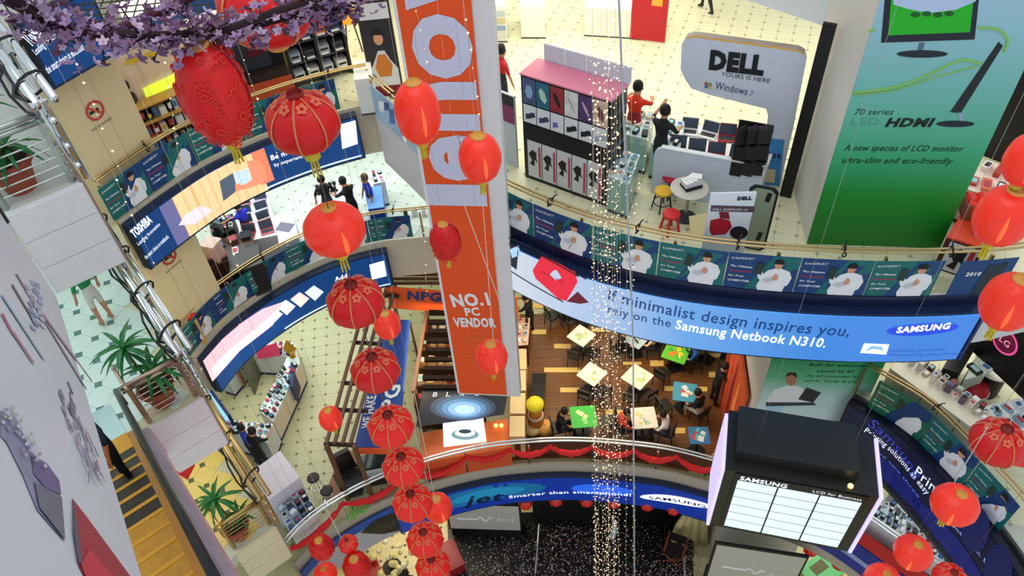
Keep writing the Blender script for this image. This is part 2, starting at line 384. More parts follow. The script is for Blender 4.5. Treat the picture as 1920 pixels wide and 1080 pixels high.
# slab edges (fascias)
FB = mat('d3cbb6', .5); FW = mat('d9dadd', .5); FBR = mat('9a8478', .5)
def fascia(sf, u0, u1, z0, z1, m, name='trim_1', off=.02, th=.06):
    return struct(name, strip(MB(), sf, u0, u1, z0, z1, off-th, th), m)
fascia(r1l, 0, r1l.L, L1-1.3, L1+.08, FB); fascia(r1r, 0, r1r.L, L1-1.3, L1+.08, FW)
fascia(r2l, 0, 9.2, L2-1.35, L2+.08, FB); fascia(r2l, 9.2, r2l.L, L2-.95, L2+.08, FB); fascia(r2r, 0, r2r.L, L2-2.2, L2+.08, DGREY)
fascia(r3, 0, r3.L, L3-1.7, L3+.1, mat('b5aa9c', .5)); fascia(r1l, 0, 1.9, L0-1.3, L0+.08, FB); fascia(r1l, 1.9, r1l.L, L0-.35, L0+.08, FB)
# left stack: fronts (perpendicular to the escalators) and the edge that runs back to the curved galleries
frontp = Plane(E2, E_, 0)
dirl = Vector((-.6, .8))
for i, (z, h, mw) in enumerate([(L0, 1.3, 'dfe0e3'), (L1, 1.3, 'e2d9dc'), (L2, 1.3, 'dccfae')]):
    b = strip(MB(), frontp, -.02, frontp.L+.02, z-h, z+.02, -.02, .04); f = struct('trim_2', b, mat(mw, .45), 'pale panelled slab front below potted plant')
    for k in (1, 2):        # panels proud of the joints
        pass
    for k in range(3):
        obj('panel', strip(MB(), frontp, 0, frontp.L, z-h+k*h/3+.008, z-h+(k+1)*h/3-.008, .02, .015, n=1), mat(mw, .4), f)
sidep = Plane((-8.35, 12.05), E_, 0)
for z in (L0, L1, L2, L3):
    struct('trim_3', strip(MB(), sidep, -.0, sidep.L, z-1.3, z+.02, -.05, .05), FBR)
E2f = Vector(E2); back = Vector((-.6, .8))
# pale columns at the left ends of the galleries, with a no-smoking sign
col = [(-8.05, 12.62), (-7.3, 13.85), (-8.1, 14.6), (-9.0, 13.2)]
for z0, z1, h_, lb in [(L1, L0-1.28, 'd9c49a', 'beige column panel at the upper left with a no-smoking sign'), (L2, L1-1.28, 'e5d3a4', 'beige column panel under the lit sign at mid left'), ]:
    w_ = struct('wall_left', MB().prism(col, z0, z1), mat(h_, .45, 0, 0, .08, .5), lb)
    pl = Plane(col[0], col[1], z0)
    zc = z1-.9 if z0 == L1 else z1-.35
    sg = MB(); cu_ = pl.L*.42
    n = 20
    for k in range(n):
        a0, a1 = 2*pi*k/n, 2*pi*(k+1)/n
        sg.quad(pl.p(cu_+.2*cos(a0), zc+.2*sin(a0), .012), pl.p(cu_+.2*cos(a1), zc+.2*sin(a1), .012), pl.p(cu_+.15*cos(a1), zc+.15*sin(a1), .012), pl.p(cu_+.15*cos(a0), zc+.15*sin(a0), .012))
    poly(sg, pl, [(cu_-.13, zc+.1), (cu_-.1, zc+.13), (cu_+.13, zc-.1), (cu_+.1, zc-.13)], .014)
    s_ = obj('no_smoking_sign', sg, mat('c8403a', .6)); tag(s_, 'round red no-smoking sign on the '+('upper' if z0 == L1 else 'middle')+' beige column', 'sign')
    d = MB(); poly(d, pl, [(cu_-.13, zc+.03), (cu_+.08, zc+.03), (cu_+.08, zc-.03), (cu_-.13, zc-.03)], .013); obj('cigarette', d, BLACK, s_)
    small(s_, pl, 'NO SMOKING', (cu_-.24, zc-.33), (cu_+.24, zc-.33), mat('4a4038'), px=False, off=.012)
# big square column with the green poster
CP, CQ = Vector((5.55, 10.38)), Vector((7.88, 10.02)); cd = (CQ-CP).normalized(); cn = Vector((-cd.y, cd.x))
cc = [CP, CQ, CQ+cn*2.4, CP+cn*2.4]
gcol = struct('wall_column', MB().prism([tuple(p) for p in cc], 0, 23), mat('dcd8d2', .5, 0, 0, .05, .7), 'large square white column at the right')
gcol.name = 'wall_right'
struct('trim_4', MB().prism([tuple(CP+cd*.02-cn*.06), tuple(CQ+cd*.06-cn*.06), tuple(CQ+cd*.06+cn*.3), tuple(CP+cd*.02-cn*.001)], 4.4, 7.6), mat('6b5440', .4, 0, 0, .4, 3))
# upper right slab edge seen at the top
a, b = at(1385, -5, 16.3), at(1548, 50, 16.3)
struct('ceiling', MB().prism([a, b, (b[0]+1.5, b[1]+9), (a[0]+1, a[1]+10)], 16.3, 17.6), mat('dfe3e8', .5))
print('structure done')
# ================================================================ RAILINGS AND POSTERS
def railing(name, label, sf, z, u0=0, u1=None, th=.022, zt=1.07, low=.96, post=1.7, m=BRASS, ties=True, tri=True, off=-.02):
    u1 = sf.L if u1 is None else u1
    q = sf.p((u0+u1)/2, z); t = thing(name, label, 'railing', q)
    n = int((u1-u0)/.25)
    for k, (dz, o) in enumerate([(zt, off), (zt-.01, off-.1)] if tri else [(zt, off), (low, off)]):
        b = MB().tube([sf.p(u0+(u1-u0)*i/n, z+dz, o) for i in range(n+1)], th, 8); obj('handrail', b, m, t, smooth=True)
    k = max(1, int((u1-u0)/post))
    for i in range(k+1):
        p = sf.p(u0+(u1-u0)*i/k, z, off); obj('post', MB().box((p[0], p[1], z+low/2), (.05, .05, low)), m, t)
        if ties and i:
            u = u0+(u1-u0)*(i-.4)/k
            pts = [sf.p(u+.02*cos(a*3), z+zt-.04+.08*sin(a), off-.05+.1*cos(a)) for a in [2*pi*j/10 for j in range(11)]]
            pts += [sf.p(u+.03, z+zt+.05, off-.15), sf.p(u+.06, z+zt+.06, off-.2)]
            obj('cable_tie', MB().tube(pts, .013, 5), BLACK, t)
    return t
railing('balcony_railing', 'brass double handrail with black ties on the left arc of the upper gallery', r1l, L1)
railing('balcony_railing', 'brass double handrail with black ties above the long poster row before the column', r1r, L1)
railing('balcony_railing', 'brass handrail above the posters of the middle left gallery', r2l, L2)
railing('balcony_railing', 'gold double handrail running diagonally at the lower right gallery', r2r, L2)
railing('balcony_railing', 'silver handrail with red cloth swags around the cafe gallery', r3, L3, 0, r3.uv(1360, 870)[0], m=CHROME, ties=False, zt=1.15, low=1.0, th=.03)
railing('balcony_railing', 'silver handrail over blue fascia at the lower right shop', r3, L3, r3.uv(1560, 930)[0], r3.L, m=CHROME, ties=False)
for z, l, mm in [(L0, 'steel pipe handrails with black ties at the upper left beside the potted plant', CHROME), (L1, 'steel pipe handrails with black ties beside the green-shirted shopper', CHROME),
                 (L2, 'gilded pipe handrails with black ties above the lowest potted plant', BRASS)]:
    zz = z; sp = Plane((-7.95, 11.55), E_, 0)
    t = thing('pipe_railing', l, 'railing', (*E_, z))
    for dz, o, r_ in [(1.1, 0, .06), (1.1, -.2, .05), (.85, -.08, .04), (.5, -.08, .03), (.22, -.08, .03)]:
        obj('handrail', MB().tube([sp.p(0, z+dz, o), sp.p(sp.L+.0, z+dz, o)], r_, 10), mm, t, smooth=True)
    for i in range(4):
        p = sp.p(sp.L*(i+.15)/3.2, z, -.1); obj('post', MB().tube([p, (p[0], p[1], z+1.1)], .035, 8), mm, t)
    for i in range(4):
        u = sp.L*(i+.5)/4
        pts = [sp.p(u+.1*cos(a), z+1.08+.13*sin(a), -.1+.2*cos(a)) for a in [2*pi*j/12 for j in range(13)]]
        obj('cable_tie', MB().tube(pts, .02, 5), BLACK, t)
    obj('cable', MB().tube([sp.p(sp.L*i/12, z+1.12+.06*sin(i*1.7), .09+.05*cos(i*2.3)) for i in range(13)], .022, 6), BLACK, t)
    obj('cable', MB().tube([sp.p(sp.L*i/12, z+.95+.07*sin(i*2.1+1), .12+.05*cos(i*1.3)) for i in range(13)], .018, 6), BLACK, t)
# low railings with thin bars on the front of each platform
def frontrail(z, m, l):
    t = thing('platform_railing', l, 'railing', (*E2, z)); P = frontp; o = -.12
    for dz in (.95, .86): obj('handrail', MB().tube([P.p(-.05, z+dz, o), P.p(P.L-.0, z+dz, o)], .035, 8), m, t, smooth=True)
    for k in range(6): obj('bar', MB().tube([P.p(0, z+.14+.12*k, o), P.p(P.L, z+.14+.12*k, o)], .011, 6), m, t)
    for u in (.04, P.L-.05): p = P.p(u, z, o); obj('post', MB().box((p[0], p[1], z+.45), (.06, .06, .9)), m, t)
    # side return towards the back
    s = Plane(E2, (E2[0]-.6*1.6, E2[1]+.8*1.6), 0)
    obj('handrail', MB().tube([(E2[0], E2[1]+.05, z+.95), (E2[0]-.35, E2[1]+.5, z+.95)], .03, 8), m, t)
frontrail(L0, mat('a9b3ae', .3, .8), 'grey metal railing in front of the uppermost potted plant')
frontrail(L1, mat('b79c8c', .3, .8), 'copper toned railing in front of the middle potted plant')
frontrail(L2, mat('b99d62', .3, .8), 'gold toned railing in front of the lowest potted plant')
# --- posters
PB1, PB2, PG = mat('0f3f77', .45, 0, 0, .2, 3), mat('0d6a6a', .45, 0, 0, .2, 3), mat('136c4e', .45, 0, 0, .2, 3)
PW = mat('eceef2', .6); PWD = mat('c8ccd8', .6); SKIN = mat('d99a78', .6); HAIR = mat('17120f', .6); PR = mat('c03048', .6); LB = mat('5fa6c8', .5); PWH = mat('ffffff', .5)
CHEF = [(.50, 0), (.47, .12), (.50, .3), (.46, .38), (.44, .56), (.50, .58), (.53, .48), (.58, .60), (.66, .66), (.70, .70), (.78, .66), (.88, .60), (.93, .42), (.90, .2), (.86, .16), (.85, 0)]
def poster(sf, u0, u1, z0, z1, label, grp, kind=0, txt=True):
    W, H = u1-u0, z1-z0; q = sf.p(u0+W/2, z0)
    t = thing('poster', label, 'poster', q, 0, grp)
    b = strip(MB(), sf, u0+.01, u1-.01, z0, z1, .05, .015, .3); obj('panel', b, [PB1, PB2, PG][kind % 3], t)
    P = lambda L_: [(u0+W*a, z0+H*b_) for a, b_ in L_]
    obj('colour_band', poly(MB(), sf, P([(.30, 0), (.62, 1), (1, 1), (.99, .7), (.75, .5), (.6, 0)]), .067), [PB2, PB1, PB1][kind % 3], t)
    obj('coat', poly(MB(), sf, P(CHEF), .07), PW, t)
    obj('sleeve', poly(MB(), sf, P([(.52, .30), (.60, .22), (.74, .34), (.76, .42), (.70, .44), (.56, .36)]), .073), PWD, t)
    obj('hand', poly(MB(), sf, P([(.66, .34), (.73, .33), (.74, .46), (.70, .52), (.67, .46)]), .076), SKIN, t)
    obj('face', poly(MB(), sf, [(u0+W*(.71)+H*.085*cos(a), z0+H*.78+H*.125*sin(a)) for a in [2*pi*k/14 for k in range(14)]], .073), SKIN, t)
    obj('hair', poly(MB(), sf, [(u0+W*.71+H*.098*cos(a), z0+H*.83+H*.11*sin(a)) for a in [pi*k/10 for k in range(-1, 12)]], .076), HAIR, t)
    obj('product_box', poly(MB(), sf, P([(.40, .50), (.50, .46), (.52, .78), (.42, .82)]), .079), mat('20362f', .4), t)
    if txt:
        small(t, sf, 'KASPERSKY', (u0+W*.05, z0+H*.84), (u0+W*.36, z0+H*.86), PWH, px=False, off=.07, sh=.3, res=1)
        for k, (s, c) in enumerate([('The Ultimate', PWH), ('Protection', PR), ('for Your', PWH), ('COMPUTER', PWH)]):
            small(t, sf, s, (u0+W*.05, z0+H*(.62-.14*k)), (u0+W*(.36 if k != 2 else .27), z0+H*(.62-.14*k)), c, px=False, off=.07, bold=.02, sh=.15, res=1)
    return t
GP = 'row of matching blue-green posters with a man in a white coat'
def pitch(sf, men, z0, z1, where, kinds, first=None):
    us = [sf.uv(*m)[0] for m in men]
    for i, u in enumerate(us):
        pt = (us[i]-us[i-1]) if i else (us[1]-us[0])
        nx = us[i+1]-us[i] if i+1 < len(us) else pt
        a = u-.71*pt if i == 0 else e
        e = u+.29*nx; a = max(a, -.1)
        poster(sf, a, min(e, sf.L+1), z0, z1, '%s %s poster of a white-coated man, %s' % (ORD[i], ['blue', 'teal', 'green'][kinds[i] % 3], where), GP, kinds[i])
pitch(r1l, [(247, 350), (330, 290), (420, 235), (515, 195), (605, 175)], L1+.16, L1+.95, 'from the left on the upper left arc', [1, 0, 1, 1, 1])
pitch(r1r, [(905, 365), (975, 400), (1080, 440), (1200, 475), (1322, 500), (1455, 510), (1590, 520), (1718, 520)], L1+.14, L1+.95, 'right of the orange banner', [1, 1, 0, 1, 1, 0, 0, 1])
pitch(r2l, [(380, 615), (447, 555), (517, 505), (590, 460), (668, 435), (750, 430)], L2+.18, L2+.95, 'from the left on the middle left gallery', [1, 0, 1, 1, 1, 1])
pitch(r2r, [(1710, 785), (1800, 870), (1875, 950)], L2+.0, L2+.95, 'going down the lower right gallery', [2, 1, 1])
u = r1r.uv(1745, 520)[0]
# last poster by the right end, product picture; and the plain blue posters on the slanting left end
t = thing('poster', 'dark blue poster with a product picture at the right end of the upper poster row', 'poster', r1r.p(u+1, L1))
ue = r1r.uv(1885, 515)[0]
obj('panel', strip(MB(), r1r, u+.35, ue, L1+.12, L1+.93, .06, .015), PB1, t)
obj('picture', poly(MB(), r1r, [(u+.75, L1+.15), (u+.8, L1+.8), (ue-.15, L1+.85), (ue-.2, L1+.15)], .08), mat('17253a', .4), t)
obj('figure', poly(MB(), r1r, [(u+.95, L1+.15), (u+1.0, L1+.5), (u+1.1, L1+.55), (u+1.2, L1+.15)], .083), LB, t)
small(t, r1r, '2010', (u+.5, L1+.6), (u+.75, L1+.6), PWH, px=False, off=.083, bold=.03)
for i in range(4):
    x0 = r1r.uv(700+i*50, 170)[0]; x1 = r1r.uv(750+i*50, 200)[0]
    t = thing('poster', '%s blue and white abstract poster, from the corner down the slanting railing' % ORD[i], 'poster', r1r.p(x0, L1))
    obj('panel', strip(MB(), r1r, x0+.02, x1-.02, L1+.1, L1+.95, .05, .015), mat('9fc4e6', .4), t)
    rr = random.Random(i)
    for k in range(5):
        a = x0+(x1-x0)*rr.uniform(.05, .7); z = L1+rr.uniform(.15, .6); w_ = (x1-x0)*rr.uniform(.12, .3)
        obj('shape', poly(MB(), r1r, [(a, z), (a+w_, z+.1), (a+w_*1.2, z+.32), (a+w_*.3, z+.22)], .07+.002*k), [mat('1a4fa0', .4), PWH, mat('1767b8', .4)][k % 3], t)
# ================================================================ LIT SIGNS
EM = lambda h, e=1.0: mat(h, .4, 0, e)
def lightbox(name, label, sf, u0, u1, z0, z1, face, th=.22, em=1.0, frame_m=None):
    t = thing(name, label, 'sign', sf.p((u0+u1)/2, z0))
    obj('housing', strip(MB(), sf, u0, u1, z0, z1, .05, th), frame_m or mat('1c2b4a', .5), t)
    obj('face', strip(MB(), sf, u0+.05, u1-.05, z0+.05, z1-.05, .05+th, .012), EM(face, em), t)
    return t
O = .29
NAVY = '0b3f7c'
# upper left arc: navy sign with a glowing picture of a hand and a notebook
u0, u1 = r1l.uv(228, 430)[0], r1l.uv(672, 240)[0]; za, zb = L1-1.22, L1+.0
t = lightbox('lightbox_sign', 'long navy lit sign with an orange glow and notebook picture, upper left arc', r1l, max(0, u0), u1, za, zb, NAVY, em=.55)
def pic(t, sf, pts, m, nm='picture', off=O):
    return obj(nm, polypx(MB(), sf, pts, off), m, t)
ga, gb = r1l.uv(322, 400)[0], r1l.uv(478, 300)[0]
obj('glow', strip(MB(), r1l, ga, gb, za+.06, zb-.06, O-.004, .006), EM('f2c694', .85), t)
obj('plum_edge', strip(MB(), r1l, ga-.35, ga, za+.06, zb-.06, O-.004, .006), EM('6a6a9c', .7), t); obj('coral_edge', strip(MB(), r1l, gb-.12, gb+.22, za+.25, zb-.06, O-.002, .006), EM('ea7d5c', .85), t)
for k in range(9): obj('plank_line', strip(MB(), r1l, ga+.25*k, ga+.25*k+.02, za+.06, zb-.06, O, .003, n=1), EM('dca870', .8), t)
pic(t, r1l, [(330, 395), (360, 378), (385, 385), (350, 412), (318, 415)], EM('e9d3e8', .9), 'light_streak', O+.003)
pic(t, r1l, [(452, 292), (478, 288), (492, 300), (495, 328), (455, 342), (420, 352), (418, 340), (462, 325)], EM('ee8a6a', .9), 'glow_edge', O+.004)
pic(t, r1l, [(398, 330), (425, 314), (434, 346), (405, 368)], EM('4c5a6c', .8), 'notebook', O+.008)
pic(t, r1l, [(426, 313), (455, 305), (462, 326), (434, 345)], EM('b9cfe0', .9), 'notebook_lid', O+.008)
pic(t, r1l, [(632, 222), (662, 214), (666, 258), (636, 268)], EM('f2fbff', 1.1), 'white_panel')
letters(t, r1l, 'TOSHIBA', (233, 440), (268, 408), EM('f4f8ff', 1.0), h=.22, off=O, bold=.04)
small(t, r1l, 'Leading Innovation', (238, 455), (283, 415), EM('f4f8ff', 1.0), off=O, h=.1)
small(t, r1l, 'the smart choice in notebooks', (250, 482), (300, 438), EM('f4f8ff', 1.0), off=O, h=.12)
pic(t, r1l, [(232, 482), (246, 472), (254, 490), (240, 503)], EM('e9b6c4', .9), 'pink_patch')
letters(t, r1l, 'Be moved', (500, 290), (560, 270), EM('ffffff', 1.1), off=O, bold=.02)
small(t, r1l, 'by experience', (506, 302), (566, 283), EM('ffffff', 1.1), off=O)
obj('trim_line', strip(MB(), r1l, r1l.uv(485, 335)[0], u1-.1, za+.1, za+.13, O-.02, .03), EM('cfe6ff', 1), t)
# uppermost arc
u0, u1 = 0, r1l.uv(600, 0)[0]; za, zb = L0-1.22, L0+.0
t = lightbox('lightbox_sign', 'navy lit sign at the top left corner, half behind purple blossoms', r1l, 0, r1l.uv(196, 70)[0], za, zb, NAVY, em=.5)
band = tag(obj('banner', strip(MB(), r1l, r1l.uv(200, 70)[0], r1l.L, za, za+.38, .05, .05), mat('1d4f8e', .5)), 'narrow navy band along the slab edge above the purple blossoms', 'banner')
letters(t, r1l, 'TOSHIBA', (16, 88), (62, 52), EM('f4f8ff', 1.0), h=.26, off=O, bold=.04)
small(t, r1l, 'Leading Innovation', (32, 102), (90, 60), EM('f4f8ff', 1.0), off=O, h=.13)
small(t, r1l, 'the smart choice in notebooks', (70, 132), (140, 86), EM('f4f8ff', 1.0), off=O, h=.15)
pic(t, r1l, [(50, 125), (58, 120), (72, 144), (66, 150)], EM('f2b0b8', .9), 'pink_patch')
for z in (L0-1.2,):
    pass
# middle left arc: navy with pale squares and pink end
u0, u1 = r2l.uv(365, 690)[0], r2l.uv(728, 480)[0]; za, zb = L2-1.45, L2-.12
t = lightbox('lightbox_sign', 'curved lit sign with pink glowing end, pale squares and white words', r2l, max(.1, u0-.3), u1, za, zb, NAVY, em=.55)
pic(t, r2l, [(362, 672), (400, 630), (440, 596), (480, 570), (520, 556), (500, 600), (450, 635), (410, 670), (378, 712)], EM('f2b9c4', 1.0), 'pink_glow', O+.001)
pic(t, r2l, [(400, 640), (440, 604), (490, 572), (500, 590), (455, 622), (412, 662)], EM('fdeef2', 1.15), 'white_glow', O+.003)
pic(t, r2l, [(432, 600), (446, 592), (450, 612), (440, 622)], EM('b8856f', .9), 'portrait', O+.006)
for k, (x, y, c) in enumerate([(500, 583, 'f4fbff'), (525, 568, 'f2f2f2'), (552, 553, 'f4cfc6'), (580, 540, 'cfe9fb')]):
    pic(t, r2l, [(x-18, y-2), (x, y-16), (x+19, y-4), (x+2, y+13)], EM(c, 1.0), 'square', O+.002+.001*k)
letters(t, r2l, 'Add', (622, 516), (646, 508), EM('ffffff', 1.1), off=O, bold=.02)
letters(t, r2l, 'Texture', (630, 524), (672, 509), EM('ffffff', 1.1), off=O, bold=.02)
small(t, r2l, 'to your world', (624, 532), (664, 520), EM('ffffff', 1.1), off=O)
pic(t, r2l, [(689, 484), (718, 476), (723, 505), (694, 512)], EM('f2fbff', 1.1), 'white_panel')
obj('trim_line', strip(MB(), r2l, r2l.uv(520, 600)[0], u1-.1, za+.1, za+.13, O-.02, .03), EM('cfe6ff', 1), t)
def fade_x(stops, e_):
    M = bpy.data.materials.new('print_fade_lit'); M.use_nodes = True; nt = M.node_tree; b = nt.nodes['Principled BSDF']; b.inputs['Roughness'].default_value = .5
    g = nt.nodes.new('ShaderNodeNewGeometry'); sx = nt.nodes.new('ShaderNodeSeparateXYZ'); mr = nt.nodes.new('ShaderNodeMapRange'); cr = nt.nodes.new('ShaderNodeValToRGB')
    a0, a1 = stops[0][0], stops[-1][0]; mr.inputs['From Min'].default_value = a0; mr.inputs['From Max'].default_value = a1
    nt.links.new(g.outputs['Position'], sx.inputs[0]); nt.links.new(sx.outputs['X'], mr.inputs['Value']); nt.links.new(mr.outputs[0], cr.inputs[0]); nt.links.new(cr.outputs[0], b.inputs['Emission Color'])
    b.inputs['Base Color'].default_value = (.02, .03, .05, 1); b.inputs['Emission Strength'].default_value = e_
    e = cr.color_ramp.elements
    while len(e) < len(stops): e.new(.5)
    for k, (z, c) in enumerate(stops): e[k].position = (z-a0)/(a1-a0); e[k].color = (*hx(c), 1)
    return M
# long blue lit sign under the upper gallery
u0, u1 = r1r.uv(865, 400)[0], r1r.uv(1833, 560)[0]; za, zb = L1-1.42, L1-.12
t = lightbox('lightbox_sign', 'long sky-blue curved lit sign with a red notebook and dark words', r1r, u0, u1, za, zb, '4f9cf0', em=.85, frame_m=mat('14264d', .4))
obj('valance', strip(MB(), r1r, u0-.3, u1, zb, L1+.13, .05, .03), mat('141c3c', .25, 0, 0, .3, 5), t)
obj('end_cap', strip(MB(), r1r, u1, u1+.05, za, zb, .05, .24), mat('1a2c6a', .5), t)
obj('face_print', strip(MB(), r1r, u0+.05, u1-.05, za+.05, zb-.05, .285, .004), fade_x([(0, 'e4ecf8'), (1.6, 'b8d4f8'), (3.2, '6fb0f6'), (5.5, '4492f0'), (8.2, '3c8af0')], .85), t)
O2 = .30
pic(t, r1r, [(1015, 490), (1032, 462), (1092, 490), (1096, 510), (1076, 546), (1062, 543), (1020, 505)], EM('c9283c', .9), 'notebook_lid', O2)
pic(t, r1r, [(1076, 547), (1096, 528), (1116, 548), (1100, 551)], EM('5a1a2c', .8), 'notebook_keys', O2)
small(t, r1r, 'SAMSUNG', (1030, 494), (1072, 515), EM('8a1c2c', .8), off=O2+.004)
for k, (a, b, r_) in enumerate([((968, 440), (1098, 500), 0), ((972, 430), (1112, 505), 0)]):
    ua, va = r1r.uv(*a); ub, vb = r1r.uv(*b)
    mb = MB(); mb.tube([r1r.p(ua+(ub-ua)*i/16, va+(vb-va)*i/16+.12*sin(pi*i/16), O2) for i in range(17)], .012, 5); obj('outline', mb, mat('20242c'), t)
ua, va = r1r.uv(968, 488); ub, vb = r1r.uv(1070, 548)
obj('outline', MB().tube([r1r.p(ua+(ub-ua)*i/8, va+(vb-va)*i/8, O2) for i in range(9)], .012, 5), mat('20242c'), t)
for p_, c, nm in [([(922, 440), (940, 424), (962, 430), (990, 450), (986, 490), (960, 470), (925, 455)], '1f2430', 'figure_coat'), ([(932, 462), (952, 456), (962, 478), (958, 492), (935, 478)], 'c05070', 'figure_skirt'),
                  ([(945, 434), (957, 432), (960, 446), (950, 450)], 'e8ecf2', 'figure_collar'), ([(974, 452), (990, 444), (994, 462), (978, 468)], '9cc4f2', 'blue_cap')]:
    pic(t, r1r, p_, EM(c, .85), nm, O2+.003)
DK = EM('173a6e', .8)
letters(t, r1r, 'If minimalist design inspires you,', (1150, 541), (1584, 607), DK, off=O2, bold=.01, h=.30)
letters(t, r1r, 'rely on the', (1149, 566), (1262, 592), DK, off=O2, bold=.008, h=.235)
letters(t, r1r, 'Samsung Netbook N310.', (1270, 594), (1541, 628), EM('eaf6ff', 1.2), off=O2, bold=.014, h=.255)
cu_, cz = r1r.uv(1718, 594)
obj('oval', ellstrip(r1r, cu_, cz, .6, .16, O2, .03), EM('1b3fc4', .9), t)
letters(t, r1r, 'SAMSUNG', (1670, 600), (1766, 592), EM('ffffff', 1.1), off=O2+.004, bold=.04, h=.16)
pic(t, r1r, [(1605, 638), (1612, 620), (1658, 622), (1652, 641)], EM('dfeefa', 1.1), 'picture', O2)
pic(t, r1r, [(1612, 636), (1625, 624), (1645, 626), (1648, 634), (1630, 630)], EM('7fa6c8', 1.), 'wave', O2+.003)
small(t, r1r, 'SAMSUNG recommends', (1657, 637), (1757, 633), EM('173a8e', .8), off=O2, h=.07)
small(t, r1r, 'Windows Vista Home Premium', (1655, 644), (1790, 640), EM('173a8e', .8), off=O2, h=.07)
# dark navy sign at the lower right gallery
u1 = r2r.L; za, zb = L2-1.75, L2-.02
t = lightbox('lightbox_sign', 'dark navy curved sign about printing at the lower right gallery', r2r, 0, u1, za, zb, '070d33', em=.35, th=.18, frame_m=mat('0a0f28', .5))
O3 = .26
for a, b, c, d in [(.12, .5, .0, .25), (.42, .95, .05, .32)]:
    obj('blue_glow', ellstrip(r2r, u1*(a+b)/2, za+.45, u1*(b-a)/2, .3, O3-.01), EM('0a1866', .5), t)
letters(t, r2r, 'Samsung', (1636, 782), (1735, 890), EM('2c3cb4', .55), off=O3, h=.32)
letters(t, r2r, 'Printing', (1732, 880), (1805, 955), EM('dfe6ff', .9), off=O3, h=.32)
small(t, r2r, 'Printing solutions as easy', (1630, 796), (1755, 920), EM('dfe6ff', .9), off=O3, h=.2)
small(t, r2r, 'as one two three', (1628, 815), (1740, 925), EM('5a78d8', .7), off=O3, h=.09)
for k in range(2):
    obj('product_picture', polypx(MB(), r2r, ell(1850+k*45, 985+k*75, 28, 45), O3), EM('091550', .45), t)
small(t, r2r, 'One touch. Easy.', (1800, 975), (1890, 1075), EM('8fa0e8', .8), off=O3, h=.11)
# cafe gallery: blue sign with the phone slogan
ua, ub = r3.uv(735, 950)[0], r3.uv(1345, 945)[0]; za, zb = L3-1.62, L3-.32
t = lightbox('lightbox_sign', 'dark blue curved lit sign with a phone slogan below the red swags', r3, ua, ub, za, zb, '0b2f8e', em=.55, th=.16)
O4 = .235
gu, gz = r3.uv(900, 915); obj('glow', ellstrip(r3, gu, gz, 1.9, .42, O4-.012), EM('135c8c', .6), t); obj('glow', ellstrip(r3, gu+.2, gz, 1.1, .26, O4-.009), EM('1a78a4', .6), t)
cu_, cz = r3.uv(1130, 905); obj('glow', ellstrip(r3, cu_, cz, .9, .28, O4-.006), EM('2a62e0', .7), t)
letters(t, r3, 'jet', (868, 935), (940, 925), EM('081432', .6), off=O4, bold=.02, h=.5, sh=.2)
letters(t, r3, 'Smarter than smartphone!', (953, 921), (1184, 917), EM('e8f2ff', 1.0), off=O4, bold=.01, h=.155)
ca, cz0 = r3.uv(1200, 918); cb, cz1 = r3.uv(1340, 938)
obj('oval', ellstrip(r3, (ca+cb)/2, (cz0+cz1)/2+.02, (cb-ca)/2, .2, O4, (cz1-cz0)/2), EM('f4f7ff', 1.05), t)
letters(t, r3, 'SAMSUNG', (1218, 922), (1326, 938), EM('18244a', .7), off=O4+.004, bold=.02, h=.16)
# plain fascia left of it: thin blue band and eye picture
t = thing('fascia_banner', 'thin blue banner with a dark leaf-shaped picture at the lower left of the cafe gallery', 'banner', r3.p(1, L3))
obj('panel', strip(MB(), r3, .02, ua, L3-.6, L3-.25, .09, .03), mat('1e4fae', .4), t)
obj('lower_panel', strip(MB(), r3, .5, ua, L3-1.65, L3-.6, .09, .03), mat('b9b6c0', .5), t)
pic(t, r3, [(672, 993), (700, 968), (735, 955), (770, 955), (795, 962), (760, 985), (715, 995)], mat('22201f', .4), 'picture', .125)
for x, y in ((712, 978), (730, 970), (752, 962), (742, 975)): pic(t, r3, ell(x, y, 9, 5, 8), mat('a4483c', .4), 'figure', .13)
# red swags on the cafe railing
uS = r3.uv(1320, 872)[0]; lenS = uS-.05; edges = [0]
while edges[-1] < lenS: edges.append(edges[-1]+(1.75 if edges[-1] < 4.5 else 1.12))
CL = mat('d81f24', .7)
t = thing('cloth_garland', 'red cloth swags tied along the silver railing of the cafe gallery', 'garland', r3.p(uS/2, L3))
for i, (a, b) in enumerate(zip(edges, edges[1:])):
    dp = .42 if a < 4.5 else .26; pts = []; rs = []
    for k in range(13):
        s = k/12; pts.append(r3.p(a+(b-a)*s, L3+.92-dp*4*s*(1-s)+.02*sin(k*2.1+i), .02+.05*sin(pi*s))); rs.append(.045+.05*sin(pi*s)+.012*sin(k*2.7+i))
    obj('swag', MB().tube(pts, .06, 8, rs=rs), CL, t, smooth=True)
    p = r3.p(a, L3+.93, .03); obj('knot', MB().ball(p, .075, 8), CL, t, smooth=True)
gl = [r3.p(1.9+.1*k, L3+.3, .06) for k in range(3)]
b = MB()
for k in range(26):
    p = Vector(r3.p(1.75+random.uniform(0, .6), L3+.25+random.uniform(0, .25), .06+random.uniform(0, .15))); q = p+Vector((random.uniform(-.15, .15), random.uniform(-.15, .15), random.uniform(-.08, .15)))
    b.quad(p, p+Vector((.05, 0, .02)), q+Vector((.04, .03, 0)), q)
g = obj('leaf_bunch', b, mat('5ec424', .5)); g['kind'] = 'stuff'; tag(g, 'bright green leaf bunch tied on the left part of the cafe railing', 'foliage')
